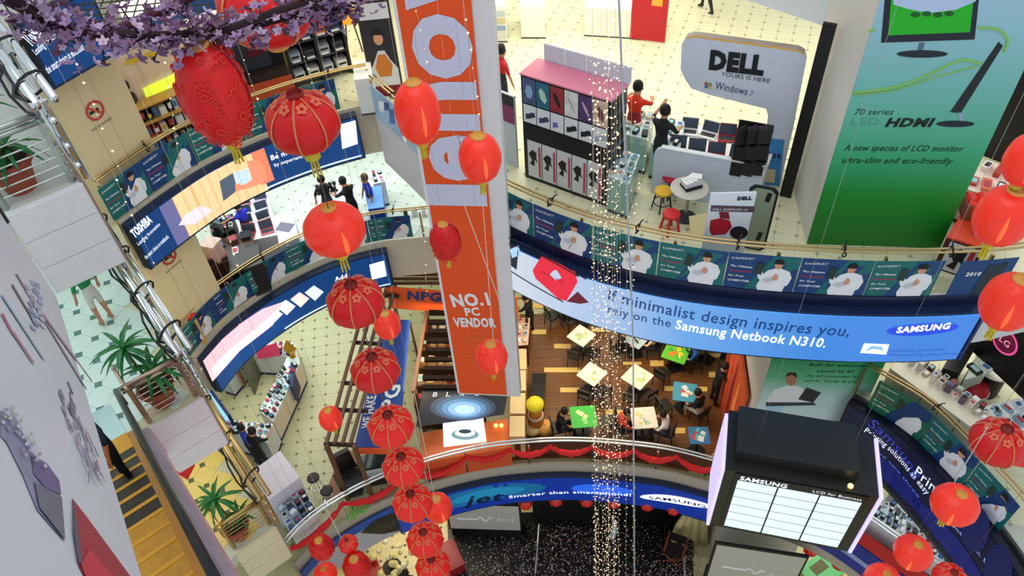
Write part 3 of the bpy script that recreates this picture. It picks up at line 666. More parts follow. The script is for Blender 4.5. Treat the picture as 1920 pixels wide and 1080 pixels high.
# ================================================================ ORANGE BANNER on its slim column
bp = Plane(at(862, 733, 8.3), at(950, 737, 8.3), 8.3)
bp.flip = False
ctr = Vector(bp.p(bp.L/2, 0)[:2]); n = bp.n; dd = bp.d
o4 = [ctr-dd*(bp.L/2+.04)-n*.02, ctr+dd*(bp.L/2+.32)-n*.02, ctr+dd*(bp.L/2+.32)-n*.3, ctr-dd*(bp.L/2+.04)-n*.3]
t = thing('hanging_banner', 'tall orange banner with white letters on a slim white pylon', 'banner', (ctr.x, ctr.y, 8.2))
obj('pylon', MB().prism([tuple(p) for p in o4], 8.15, 19.6), mat('dfe0e4', .45), t)
ob = strip(MB(), bp, 0, bp.L, 8.25, 19.5, 0, .02, n=1); obj('cloth', ob, mat('f0561c', .6, 0, 0, .05, 2), t)
obj('edge_strip', strip(MB(), bp, -.05, 0, 8.25, 19.5, 0, .03, n=1), WHITE, t)
LV = mat('cfd3ee', .6)
# word running up the banner: l e n o v o ..., letters turned a quarter
def vlet(s, y0, y1, m, x0=.10, x1=.96, bold=.06):
    # glyph drawn turned: its baseline runs up the banner
    z0 = bp.uv(905, y0)[1]; z1 = bp.uv(905, y1)[1]
    v, f, asp = glyphs(s, bold, 3); mx = max(b for a, b in v); mn = min(b for a, b in v)
    mb = MB(); mb.add([bp.p(bp.L*(x1-(x1-x0)*(b-mn)/(mx-mn)), z0+(z1-z0)*a, .03) for a, b in v], f); obj('letter', mb, m, t)
for s, y0, y1, x0 in [('l', 385, 345, .0), ('e', 338, 252, .12), ('n', 244, 152, .12), ('o', 146, 24, .12), ('v', 17, -70, .12), ('o', -78, -170, .12)]:
    vlet(s, y0, y1, LV, x0, .97, .035)
letters(t, bp, 'NO.1', (850, 573), (920, 569), mat('eef0f6', .6), off=.03, bold=.045, h=.37)
letters(t, bp, 'PC', (874, 590), (901, 589), mat('eef0f6', .6), off=.03, bold=.04, h=.25)
letters(t, bp, 'VENDOR', (852, 610), (931, 611), mat('eef0f6', .6), off=.03, bold=.05, h=.285)
for k, (s, a, b) in enumerate([('IN SMART', 876, 906), ('COMPONENTS', 868, 918), ('IN', 892, 898), ('ASIA', 888, 904), ('PACIFIC', 880, 908), ('REGION', 882, 906)]):
    small(t, bp, s, (a, 624+k*11), (b, 624+k*11), mat('e88a5a', .6), off=.03, bold=.01)
# ================================================================ GREEN POSTER on the big column
gp = Plane(tuple(CP), tuple(CQ), 0)
def grad(t, sf, u0, u1, stops, m_emit=0, off=.03):
    # printed colour fade as thin horizontal bands of one print
    mb = MB(); me_m = []
    M = bpy.data.materials.new('print_fade'); M.use_nodes = True; nt = M.node_tree; b = nt.nodes['Principled BSDF']; b.inputs['Roughness'].default_value = .5
    g = nt.nodes.new('ShaderNodeNewGeometry'); sx = nt.nodes.new('ShaderNodeSeparateXYZ'); mr = nt.nodes.new('ShaderNodeMapRange'); cr = nt.nodes.new('ShaderNodeValToRGB')
    z0, z1 = stops[0][0], stops[-1][0]; mr.inputs['From Min'].default_value = z0; mr.inputs['From Max'].default_value = z1
    nt.links.new(g.outputs['Position'], sx.inputs[0]); nt.links.new(sx.outputs['Z'], mr.inputs['Value']); nt.links.new(mr.outputs[0], cr.inputs[0]); nt.links.new(cr.outputs[0], b.inputs['Base Color'])
    e = cr.color_ramp.elements
    while len(e) < len(stops): e.new(.5)
    for k, (z, c) in enumerate(stops): e[k].position = (z-z0)/(z1-z0); e[k].color = (*hx(c), 1)
    return obj('print', strip(MB(), sf, u0, u1, z0, z1, 0, off, n=1), M, t)
t = thing('column_poster', 'tall green monitor advertisement wrapping the front of the big white column', 'poster', (CP.x, CP.y, L1))
grad(t, gp, 0, gp.L, [(L1+.03, '0c7a1e'), (L1+1.2, '18902c'), (L1+2.1, '35a878'), (L1+3.3, '70bcb4'), (L1+4.6, '9cc8dc'), (L1+7, 'a8c4e8')])
Og = .035
def gpoly(pts, m, nm, o=Og): return obj(nm, polypx(MB(), gp, pts, o), m, t)
def curve_(pts, m, nm, r=.02, sf=gp, tt=None):
    uv = [Vector((*sf.uv(*p), 0)) for p in pts]; c = spline([(a.x, a.y) for a in uv], .1); obj(nm, MB().tube([sf.p(a.x, a.y, Og) for a in c], r, 4), m, tt or t)
LG = mat('8ec45a', .5)
curve_([(1600, 172), (1680, 160), (1745, 135), (1800, 110), (1840, 118)], LG, 'green_line'); curve_([(1627, 56), (1640, 52)], LG, 'green_line')
curve_([(1833, 50), (1868, 52), (1888, 72), (1880, 95)], LG, 'green_line'); curve_([(1600, 176), (1680, 166), (1760, 140), (1830, 122)], LG, 'green_line', .012)
gpoly([(1660, -30), (1838, -40), (1826, 72), (1651, 78)], mat('131c2e', .3), 'monitor')
gpoly([(1672, -30), (1828, -38), (1817, 58), (1664, 64)], mat('18b81c', .35), 'screen', Og+.004)
gpoly([(1672, -30), (1828, -38), (1828, 0), (1790, 16), (1740, 22), (1700, 14), (1674, 6)], mat('b8cdf0', .35), 'screen_sky', Og+.007)
for k in range(4): gpoly(ell(1715+k*21, 25-(k % 2)*2, 9, 5, 10), mat('0e5c1c', .4), 'screen_dot', Og+.009)
gpoly([(1722, 78), (1733, 78), (1728, 96), (1718, 96)], mat('5a6a80', .3), 'stand'); gpoly(ell(1728, 99, 48, 7), mat('14202e', .3), 'base', Og+.002)
gpoly([(1871, 76), (1879, 84), (1800, 210), (1780, 208)], mat('101820', .3), 'monitor_side'); gpoly([(1795, 208), (1803, 208), (1808, 228), (1798, 228)], mat('8fa6b8', .3), 'stand'); gpoly(ell(1790, 230, 36, 6), mat('0e1826', .3), 'base', Og+.002)
GT = mat('0b3a18', .5)
small(t, gp, '70 series', (1600, 213), (1672, 213), mat('123a30', .5), off=Og, sh=.15)
letters(t, gp, 'LED', (1594, 232), (1645, 232), mat('4aa088', .5), off=Og, h=.14)
letters(t, gp, 'HDMI', (1658, 235), (1744, 235), mat('0c1a14', .5), off=Og, bold=.05, sh=.2, h=.16)
small(t, gp, 'A new species of LCD monitor', (1581, 280), (1802, 282), GT, off=Og, sh=.2, bold=.01, h=.125)
small(t, gp, 'ultra-slim and eco-friendly', (1577, 303), (1782, 305), GT, off=Og, sh=.2, bold=.01, h=.125)
t = thing('column_poster', 'green-white advertisement with a man and a laptop on the lower column', 'poster', (CP.x, CP.y, 7.7))
grad(t, gp, 0, gp.L, [(7.7, 'cfe0e8'), (8.6, 'b9d8d8'), (9.2, '5cb88c'), (9.8, '1f9c60'), (11, '18884c')])
gpoly2 = lambda pts, m, nm, o=Og: obj(nm, polypx(MB(), gp, pts, o), m, t)
gpoly2([(1437, 748), (1450, 728), (1478, 720), (1500, 722), (1520, 742), (1524, 752), (1480, 756), (1440, 754)], mat('e8eaf0'), 'shirt')
gpoly2(ell(1483, 708, 10, 13), mat('b87a5c'), 'face', Og+.003); gpoly2([(1472, 704), (1478, 696), (1492, 697), (1494, 706), (1484, 700)], HAIR, 'hair', Og+.006)
gpoly2([(1496, 746), (1512, 724), (1539, 734), (1524, 752)], mat('20242c'), 'laptop', Og+.006); gpoly2([(1436, 752), (1524, 752), (1530, 757), (1436, 759)], mat('30343c'), 'desk_edge', Og+.007)
gpoly2([(1436, 757), (1468, 757), (1464, 778), (1434, 776)], mat('a9d0ee'), 'badge')
small(t, gp, 'Built for everyone.', (1516, 684), (1624, 686), mat('12302c'), off=Og, sh=.2, bold=.015, h=.1)
small(t, gp, 'Loved by all.', (1531, 696), (1602, 696), mat('12302c'), off=Og, sh=.2, bold=.015, h=.09)
small(t, gp, 'An all-rounder for', (1510, 704), (1614, 707), mat('12302c'), off=Og, sh=.2, h=.08)
small(t, gp, 'work, study & play.', (1506, 713), (1614, 716), mat('12302c'), off=Og, sh=.2, h=.08)
print('signs done')
# ================================================================ PEOPLE
PC = {}
def body_mesh(pose, tilt=0):
    """one skinned, continuous figure; returns vertices, faces and a region for every face"""
    N = {}; E = []
    def nd(k, p, r): N[k] = (Vector(p), r)
    def ed(a, b, reg): E.append((a, b, reg))
    sit = pose in ('sit', 'sit_write')
    if sit:
        P = Vector((0, 0, .50)); lean = .16
    else:
        P = Vector((0, 0, .93)); lean = .12 if pose == 'lean' else .03
    def up(z, w=0): f = (z-P.z); return Vector((w, lean*f*1.3, z))
    zc = P.z+.44
    nd('pel', P, .135); nd('waist', up(P.z+.2), .125); nd('chest', up(P.z+.38), .15); nd('neck', up(P.z+.55), .055)
    hd = up(P.z+.62)+Vector((0, .02 if not sit and pose != 'lean' else .06, 0)); nd('jaw', hd, .075); nd('crown', hd+Vector((0, .015, .11)), .098); nd('nose', hd+Vector((0, .115, .03)), .02)
    ed('pel', 'waist', 1); ed('waist', 'chest', 0); ed('chest', 'neck', 0); ed('neck', 'jaw', 2); ed('jaw', 'crown', 2); ed('jaw', 'nose', 2)
    A = {'stand': [((.27, .0, -.16), (.29, .08, -.42)), ((-.27, .0, -.16), (-.29, .08, -.42))],
         'walk': [((.27, .06, -.16), (.27, .26, -.34)), ((-.27, -.08, -.18), (-.28, -.1, -.44))],
         'lean': [((.30, .12, -.10), (.24, .40, -.14)), ((-.30, .12, -.10), (-.24, .40, -.14))],
         'point': [((.28, .06, -.16), (.22, .3, -.2)), ((-.30, .14, -.02), (-.26, .40, .12))],
         'raise': [((.30, .12, -.06), (.36, .34, .04)), ((-.30, .10, -.12), (-.34, .34, -.1))],
         'sit': [((.25, .12, -.2), (.16, .38, -.2)), ((-.25, .12, -.2), (-.16, .38, -.2))]}
    A['sit_write'] = A['sit']
    for s_, (el, wr) in zip((1, -1), A[pose]):
        k = 'R' if s_ == 1 else 'L'
        sh = up(zc)+Vector((s_*.19, 0, 0)); e_ = up(zc)+Vector(el); w_ = up(zc)+Vector(wr)
        nd('sh'+k, sh, .062); nd('el'+k, e_, .043); nd('wr'+k, w_, .028)
        d = (w_-e_).normalized(); sd = d.cross(Vector((0, 0, 1))); sd = (sd if sd.length > .1 else Vector((1, 0, 0))).normalized()
        nd('pa'+k, w_+d*.06, .034)
        ed('chest', 'sh'+k, 0); ed('sh'+k, 'el'+k, 0); ed('el'+k, 'wr'+k, 2); ed('wr'+k, 'pa'+k, 2)
        for j in range(4):
            o = (j-1.5)*.019; L = (.07, .08, .075, .058)[j]
            nd('f%d%s' % (j, k), w_+d*.10+sd*o, .0095); nd('g%d%s' % (j, k), w_+d*(.10+L)+sd*o*1.2+Vector((0, 0, -.022)), .008)
            ed('pa'+k, 'f%d%s' % (j, k), 2); ed('f%d%s' % (j, k), 'g%d%s' % (j, k), 2)
        nd('t'+k, w_+d*.07-sd*s_*.055, .010); ed('pa'+k, 't'+k, 2)
        # legs
        hp = P+Vector((s_*.095, 0, -.03)); nd('hp'+k, hp, .095)
        if sit: kn = hp+Vector((s_*.04, .43, .0)); an = Vector((kn.x, kn.y-.04+.05*s_, .09))
        elif pose == 'walk': kn = hp+Vector((0, .2*s_, -.42)); an = Vector((hp.x, .30*s_-.05, .10 if s_ > 0 else .16))
        else: kn = hp+Vector((s_*.02, .02, -.43)); an = Vector((hp.x+s_*.03, 0, .09))
        nd('kn'+k, kn, .06); nd('an'+k, an, .038); nd('he'+k, an+Vector((0, -.03, -.05)), .034); nd('to'+k, an+Vector((0, .15, -.058)), .03)
        ed('pel', 'hp'+k, 1); ed('hp'+k, 'kn'+k, 1); ed('kn'+k, 'an'+k, 4 if False else 1); ed('an'+k, 'he'+k, 3); ed('an'+k, 'to'+k, 3)
    ks = list(N); ix = {k: i for i, k in enumerate(ks)}
    me = bpy.data.meshes.new('b'); me.from_pydata([N[k][0] for k in ks], [(ix[a], ix[b]) for a, b, _ in E], [])
    o = bpy.data.objects.new('b', me); C.objects.link(o)
    o.modifiers.new('s', 'SKIN'); o.modifiers.new('u', 'SUBSURF').levels = 1
    sk = me.skin_vertices[0].data
    for i, k in enumerate(ks):
        r = N[k][1]; sk[i].radius = (r, r*.72) if k in ('pel', 'waist', 'chest') else (r, r); sk[i].use_root = (k == 'pel')
    bpy.context.view_layer.update()
    em = bpy.data.meshes.new_from_object(o.evaluated_get(bpy.context.evaluated_depsgraph_get()))
    vs = [tuple(v.co) for v in em.vertices]; fs = [tuple(p.vertices) for p in em.polygons]; reg = []
    segs = [(N[a][0], N[b][0], g, min(N[a][1], N[b][1])) for a, b, g in E]
    for p in em.polygons:
        c = p.center; best = (9, 0)
        for a, b, g, r in segs:
            d = b-a; t = max(0, min(1, (c-a).dot(d)/max(1e-9, d.length_squared))); q = (c-(a+d*t)).length-r
            if q < best[0]: best = (q, g)
        reg.append(best[1])
    bpy.data.objects.remove(o); bpy.data.meshes.remove(em)
    return vs, fs, reg, N['crown'][0], N['jaw'][0], N['anR'][0], N['knR'][0]
def person(label, x, y, z, face, pose='stand', top='222222', low='22242c', skin='c98e6c', hair='14100e', shoe='2a2522', shorts=False, sc=1.0, z_seat=0, stool=False):
    if pose not in PC: PC[pose] = body_mesh(pose)
    vs, fs, reg, cr, jw, an, kn = PC[pose]
    t = thing('person', label, 'person', (x, y, z), face)
    mb = MB(); mb.add([Vector(v)*sc for v in vs], fs)
    regs = []
    for f, g in zip(fs, reg):
        if g == 1 and shorts:
            zc = sum(vs[i][2] for i in f)/len(f)
            if zc < (.62 if pose not in ('sit', 'sit_write') else .3): g = 2
        regs.append(g)
    mb.mi = regs
    obj('body', mb, [mat(top, .8), mat(low, .8), mat(skin, .6), mat(shoe, .5)], t, local=True, smooth=True)
    h = MB(); c = Vector(cr)*sc
    vsn = []
    prof = [(.001, .125), (.05, .118), (.088, .085), (.108, .03), (.110, -.02), (.098, -.07), (.075, -.085)]
    h.lathe((c.x, c.y-.022*sc, c.z), [(a*sc, b*sc) for a, b in prof], 12)
    h.v = [(vx, (min(vy, c.y+.06*sc) if vz < c.z+.045*sc else vy), vz) for vx, vy, vz in h.v]
    obj('hair', h, mat(hair, .7), t, local=True, smooth=True)
    fc = MB(); j = Vector(jw)*sc
    for s_ in (-1, 1): fc.ball((s_*.032*sc, j.y+.092*sc, c.z-.04*sc), .011*sc, 6)
    fc.box((0, j.y+.078*sc, j.z-.012*sc), (.04*sc, .012*sc, .01*sc)); e = obj('eyes_and_mouth', fc, mat('2a1814', .4), t, local=True); e['kind'] = 'stuff'
    ea = MB()
    for s_ in (-1, 1): obj('ear', MB().ball((s_*.098*sc, c.y-.0, c.z-.06*sc), .022*sc, 6), mat(skin, .6), t, local=True)
    return t
def face_to(p, q): return atan2(q[1]-p[1], q[0]-p[0])-pi/2
# ================================================================ FURNITURE HELPERS
def chair_proto():
    t = thing('cafe_chair', 'proto', 'chair', (0, 0, 0)); m = mat('1b1817', .4)
    obj('seat', MB().box((0, 0, .45), (.40, .40, .05), 0, 0, .05), m, t)
    b = MB(); b.slab((-.19, -.19, .62), (.19, -.19, .62), (.18, -.24, .86), (-.18, -.24, .86), .025); obj('backrest', b, m, t)
    for sx in (-1, 1):
        obj('leg', MB().tube([(sx*.18, .18, 0), (sx*.17, .17, .43)], .015, 6), m, t)
        obj('leg', MB().tube([(sx*.18, -.2, 0), (sx*.17, -.18, .45), (sx*.17, -.22, .8)], .015, 6), m, t)
    return t
CH0 = chair_proto(); CHN = [0]
def chair(x, y, z, rz, label):
    CH0['group'] = 'black cafe chairs'
    if CHN[0] == 0:
        M = Matrix.Translation(Vector((x, y, z))) @ Matrix.Rotation(rz, 4, 'Z'); CH0.matrix_world = M; FR[CH0.name] = M; CH0['label'] = label; CHN[0] = 1; return CH0
    return dup(CH0, (x, y, z), rz, label)
def prod(kind, x, y, z, rz, label, group=None, c='22252c', sc=1, par=None):
    t = thing(kind, label, 'laptop' if kind == 'laptop' else 'box', (x, y, z), rz, group)
    if kind == 'laptop':
        obj('base', MB().box((0, 0, .012*sc), (.36*sc, .25*sc, .022)), mat(c, .4), t, local=True)
        obj('keyboard', MB().box((0, .01, .012*sc+.013), (.31*sc, .14*sc, .004)), mat('303238', .5), t, local=True)
        b = MB(); b.slab((-.18*sc, .12*sc, .02), (.18*sc, .12*sc, .02), (.18*sc, .22*sc, .25*sc), (-.18*sc, .22*sc, .25*sc), .012); l = obj('lid', b, mat(c, .4), t, local=True)
        b = MB(); b.slab((-.165*sc, .121*sc, .045), (.165*sc, .121*sc, .045), (.165*sc, .208*sc, .235*sc), (-.165*sc, .208*sc, .235*sc), .004); obj('screen', b, mat('39485c', .2), t, local=True)
    return t
def counter(label, quad, z0, h, m_body, m_top, glass=False, cat='counter', name='display_counter', lip=.03):
    cx = sum(p[0] for p in quad)/len(quad); cy = sum(p[1] for p in quad)/len(quad)
    t = thing(name, label, cat, (cx, cy, z0))
    sh = lambda k: [(cx+(p[0]-cx)*k, cy+(p[1]-cy)*k) for p in quad]
    obj('plinth', MB().prism(sh(.94), z0, z0+.1), DGREY, t)
    obj('body', MB().prism(sh(.98), z0+.1, z0+h-lip), m_body, t)
    obj('top', MB().prism(sh(1), z0+h-lip, z0+h), m_top, t)
    return t
def quadpx(pts, z): return [at(*p, z) for p in pts]
def lerp2(Q, u, v):
    a = Vector(Q[0]).lerp(Vector(Q[1]), u); b = Vector(Q[3]).lerp(Vector(Q[2]), u); return a.lerp(b, v)
PCOL = ['2a2d33', '8c2f3c', 'd9dde2', '3c6fae', '15181c', 'c8ccd2', '5c6068', 'b04a4a', '70a0c8', 'e8e4d8']
def cname(h):
    a, b, c = [int(h[i:i+2], 16) for i in (0, 2, 4)]; mx, mn = max(a, b, c), min(a, b, c)
    if mx < 75: return 'black'
    if mx-mn < 36: return 'white' if mn > 190 else 'grey'
    return 'red' if a == mx and b < a*.6 else 'tan' if a == mx else 'blue' if c == mx else 'green'
def goods(Q, z, nu, nv, where, kind='box', cols=PCOL, seed=1, hs=(.04, .12), fill=.72, grp=None, jit=.25):
    """countable goods standing on a counter, each its own object"""
    R = random.Random(seed); L = (Vector(Q[1])-Vector(Q[0])); W = (Vector(Q[3])-Vector(Q[0])); rz = atan2(L.y, L.x); cw, cd = L.length/nu, W.length/nv; n = 0
    for j in range(nv):
        for i in range(nu):
            p = lerp2(Q, (i+.5)/nu, (j+.5)/nv); c = R.choice(cols); r_ = rz+R.uniform(-jit, jit)
            c0 = R.choice(cols); c = c0; lab = '%s %s, %s from left, %s row, %s' % (cname(c0), {'box': 'box', 'laptop': 'laptop', 'phone': 'handset'}[kind], ORD[min(i, 19)], (['front']+ORD[1:])[j], where); gr = 'goods '+where
            if kind == 'laptop': prod('laptop', p.x, p.y, z, r_, lab, gr, c, min(1, cw/.42))
            else:
                h = R.uniform(*hs); w_, d_ = cw*fill*R.uniform(.6, 1), cd*fill*R.uniform(.6, 1)
                t = thing('product_box' if kind == 'box' else 'handset', lab, 'box' if kind == 'box' else 'phone', (p.x, p.y, z), r_, gr)
                obj('case', MB().box((0, 0, h/2), (w_, d_, h), 0, 0, .015), mat(c, .5), t, local=True)
                obj('front_print', MB().box((0, 0, h+.002), (w_*.7, d_*.6, .004)), mat(R.choice(['f0f2f4', '3d6fb0', '20242a', 'c04050', '9fd0d8']), .5), t, local=True)
            n += 1
def extr(sf, pts, o0, o1, px=True):
    uv = [sf.uv(*p) for p in pts] if px else pts; n = len(uv); mb = MB()
    tri = tessellate_polygon([[Vector((a, b, 0)) for a, b in uv]])
    mb.add([sf.p(a, b, o0) for a, b in uv]+[sf.p(a, b, o1) for a, b in uv], [tuple(t) for t in tri]+[tuple(n+i for i in t) for t in tri]+[(i, (i+1) % n, n+(i+1) % n, n+i) for i in range(n)])
    return mb
def rect(sf, a0, a1, b0, b1, off, m, nm, t, th=.006): return obj(nm, strip(MB(), sf, a0, a1, b0, b1, off-th, th, n=1), m, t)
# ================================================================ LANTERNS
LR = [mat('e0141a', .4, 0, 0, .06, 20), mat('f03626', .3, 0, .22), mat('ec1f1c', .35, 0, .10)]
GOLD = mat('e3a24a', .4); TAS = mat('d8c42e', .6)
def lantern(kind, x, y, z, R, label, glow=0, tass=True, cord=1.2, group=None):
    if cord >= 1: cord = 26.5-z
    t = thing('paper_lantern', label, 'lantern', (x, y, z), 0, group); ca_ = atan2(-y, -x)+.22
    el = {'round': .86, 'long': 1.55, 'mid': 1.18, 'tall': 1.45}[kind]; n = 24; H = R*el; prof = []; N = 14
    for i in range(N+1):
        a = -pi/2*.86+pi*.86*i/N; prof.append((R*cos(a)**(.75 if kind in ('long', 'tall', 'mid') else 1), H*sin(a)))
    b = MB(); vs = []
    for r, zz in prof: vs += [(r*(1-(.025 if k % 2 else 0))*cos(2*pi*k/n), r*(1-(.025 if k % 2 else 0))*sin(2*pi*k/n), zz) for k in range(n)]
    b.add(vs, [(i*n+k, i*n+(k+1) % n, (i+1)*n+(k+1) % n, (i+1)*n+k) for i in range(N) for k in range(n)])
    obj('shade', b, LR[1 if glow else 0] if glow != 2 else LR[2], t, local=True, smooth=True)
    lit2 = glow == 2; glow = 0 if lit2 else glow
    r0 = prof[-1][0]; zt = prof[-1][1]; zb = prof[0][1]
    obj('top_ring', MB().lathe((0, 0, zt), [(r0*1.05, -.01*R), (r0*1.12, .05*R), (r0*.95, .12*R), (r0*.8, .03*R)], 20), GOLD if kind != 'round' or glow else mat('8a1a14', .5), t, local=True)
    obj('bottom_ring', MB().lathe((0, 0, zb), [(r0*.7, -.14*R), (r0*1.0, -.12*R), (r0*1.08, 0), (r0*.9, .02*R)], 20), GOLD, t, local=True)
    if not glow:
        if kind == 'round':
            for k in range(8):
                a = 2*pi*k/8; rb = MB().tube([(r*1.012*cos(a), r*1.012*sin(a), zz) for r, zz in prof], .011*R/.4, 5); obj('rib', rb, mat('d98a5a', .5), t, local=True)
                a += pi/8; q = prof[-3]; fl = MB(); c0 = Vector((q[0]*1.03*cos(a), q[0]*1.03*sin(a), q[1]+.015)); nn = Vector((cos(a)*.62, sin(a)*.62, .78)).normalized(); e1 = Vector((-sin(a), cos(a), 0)); e2 = nn.cross(e1)
                for j in range(5):
                    f = 2*pi*j/5; c = c0+(e1*cos(f)+e2*sin(f))*R*.10; pp = [c+(e1*cos(g)+e2*sin(g))*R*.065+nn*.012 for g in [2*pi*s/7 for s in range(7)]]; fl.add(pp, [tuple(range(7))])
                o = obj('flower_print', fl, mat('e8714a', .5), t, local=True)
        else:
            rb = random.Random(int(x*50)); sc = MB()
            for k in range(170):
                a = rb.uniform(0, 2*pi); i = rb.randint(1, N-2); r, zz = prof[i]; zz += rb.uniform(-.05, .05); c = Vector((r*1.01*cos(a), r*1.01*sin(a), zz)); e1 = Vector((-sin(a), cos(a), 0)); m_ = Vector((0, 0, 1))
                sc.tube([c+(e1*cos(g)+m_*sin(g))*R*(.09+.03*(g/6)) for g in [s*.9 for s in range(7)]], .006, 4)
            o = obj('swirl_print', sc, mat('e23a2e', .5), t, local=True); o['kind'] = 'stuff'
            b = MB().tube([(r*1.01, 0, zz) for r, zz in prof], .012, 5); obj('seam', b, mat('8a0c10', .5), t, local=True)
    else:
        l = bpy.data.lights.new('lantern_bulb', 'POINT'); l.energy = 6; l.color = (1, .5, .25); l.shadow_soft_size = .06
        lo = bpy.data.objects.new('lantern_bulb', l); C.objects.link(lo); lo.parent = t; lo.location = (0, 0, 0)
        obj('light_streak', MB().tube([((r)*.99*cos(ca_), (r)*.99*sin(ca_), zz) for r, zz in prof[4:11]], .05*R, 6, rs=[.01*R, .05*R, .085*R, .09*R, .08*R, .05*R, .01*R]), mat('ff6638', .4, 0, .6), t, local=True)  # highlight painted on the shade as a glowing streak, turned towards the camera
    if tass:
        b = MB().tube([(0, 0, zb-.1*R), (0, 0, zb-.32*R)], .07*R, 8, rs=[.22*R, .24*R]); obj('tassel_cap', b, TAS, t, local=True)
        b = MB()
        for k in range(6): b.tube([(.08*R*cos(k), .08*R*sin(k), zb-.3*R), (.13*R*cos(k), .13*R*sin(k), zb-.95*R)], .012, 4)
        o = obj('tassel', b, TAS, t, local=True); o['kind'] = 'stuff'
    if cord: obj('cord', MB().tube([(0, 0, zt), (0, 0, zt+cord)], .008 if cord < 2 else .0018, 4), mat('6a5a50', .6), t, local=True)
    return t
def at_r(px, py, h):
    r = ray(px, py); k = h/hypot(r.x, r.y); return (r.x*k, r.y*k, CAM.z+r.z*k)
for yy in (6.8, 9.4, 12): struct('ceiling', MB().box((1, yy, 26.7), (24, .3, .4)), STEEL)
# main chain of round lanterns
h0 = 7.8; base = at_r(690, 645, h0)
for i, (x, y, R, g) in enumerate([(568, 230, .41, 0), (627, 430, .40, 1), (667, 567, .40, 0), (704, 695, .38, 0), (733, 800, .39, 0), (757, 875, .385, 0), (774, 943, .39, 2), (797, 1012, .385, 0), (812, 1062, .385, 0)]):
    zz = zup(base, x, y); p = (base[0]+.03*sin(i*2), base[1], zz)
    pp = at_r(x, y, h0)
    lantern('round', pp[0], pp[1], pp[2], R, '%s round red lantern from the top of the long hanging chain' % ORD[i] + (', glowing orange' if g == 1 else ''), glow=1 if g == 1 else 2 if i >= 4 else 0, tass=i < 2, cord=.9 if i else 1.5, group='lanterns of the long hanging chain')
for x, y, h, R, k, g, lab in [
    (402, 176, 6.3, .285, 'long', 0, 'large elongated red lantern with swirl pattern and dark mouth, below the blossoms'),
    (783, 211, 8.0, .275, 'tall', 1, 'tall glowing lantern in front of the left edge of the orange banner'),
    (900, 296, 8.0, .275, 'mid', 1, 'glowing lantern with yellow tassel over the right edge of the orange banner'),
    (835, 452, 9.5, .25, 'tall', 0, 'small patterned oval lantern on the orange banner'),
    (726, 609, 10.5, .27, 'mid', 1, 'small glowing lantern half hidden behind the third round lantern of the chain'),
    (922, 669, 9.0, .30, 'mid', 1, 'glowing lantern at the foot of the orange banner'),
    (620, 785, 10.5, .25, 'mid', 1, 'small glowing lantern over the pale dotted floor left of the chain'),
    (821, 952, 9.0, .33, 'mid', 1, 'glowing lantern overlapping the right side of the chain near the stage'),
    (603, 1026, 9.0, .26, 'mid', 0, 'leftmost small oval red lantern at the bottom'),
    (653, 1020, 9.0, .22, 'round', 2, 'small red lantern just above a larger oval one at the bottom'),
    (669, 1062, 8.6, .30, 'mid', 0, 'larger oval red lantern cut by the bottom edge'),
    (610, 1076, 9.0, .27, 'round', 1, 'glowing lantern at the bottom left corner of the lantern group'),
    (500, 8, 8.0, .50, 'round', 0, 'big red lantern at the top edge behind the blossoms'),
    (1882, 405, 7.5, .27, 'mid', 1, 'glowing lantern before the right end of the upper poster row'),
    (1893, 566, 8.0, .30, 'mid', 1, 'glowing lantern beside the round pink logo at the right edge'),
    (1930, 300, 7.5, .22, 'mid', 1, 'orange glowing lantern cut by the right edge'),
    (1871, 829, 9.0, .38, 'round', 0, 'dark red lantern with gold flower prints at the lower right'),
    (1790, 946, 7.6, .31, 'round', 1, 'glowing round lantern in front of the dark navy sign'),
    (1712, 1036, 8.0, .30, 'round', 1, 'glowing round lantern over the lower right phone shop'),
    (1655, 1090, 8.0, .32, 'round', 1, 'glowing round lantern cut by the bottom edge below the phone shop'),
    (1780, 1085, 9.5, .30, 'round', 2, 'red lantern peeking over the bottom edge at the lower right'),
    (1908, 845, 9.5, .25, 'round', 2, 'small red lantern right of the flowered one')]:
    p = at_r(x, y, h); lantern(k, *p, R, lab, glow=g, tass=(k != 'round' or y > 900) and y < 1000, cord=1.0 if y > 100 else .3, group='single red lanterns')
for i, (x, y) in enumerate([(742, 992), (695, 1014), (862, 954), (985, 937), (1042, 931), (1100, 932), (1152, 934), (1214, 939), (1264, 947), (1520, 1031), (1573, 1057)]):
    u, z = r3.uv(x, y); 
    if x < 1400: p = r3.p(u, z, .12 if x > 900 else -.35)
    else: p = at_r(x, y, 12.5)
    lantern('round', *p, .20, '%s tiny red lantern from the left under the cafe gallery edge' % ORD[i], glow=0, tass=False, cord=.25, group='tiny lanterns under the cafe gallery')
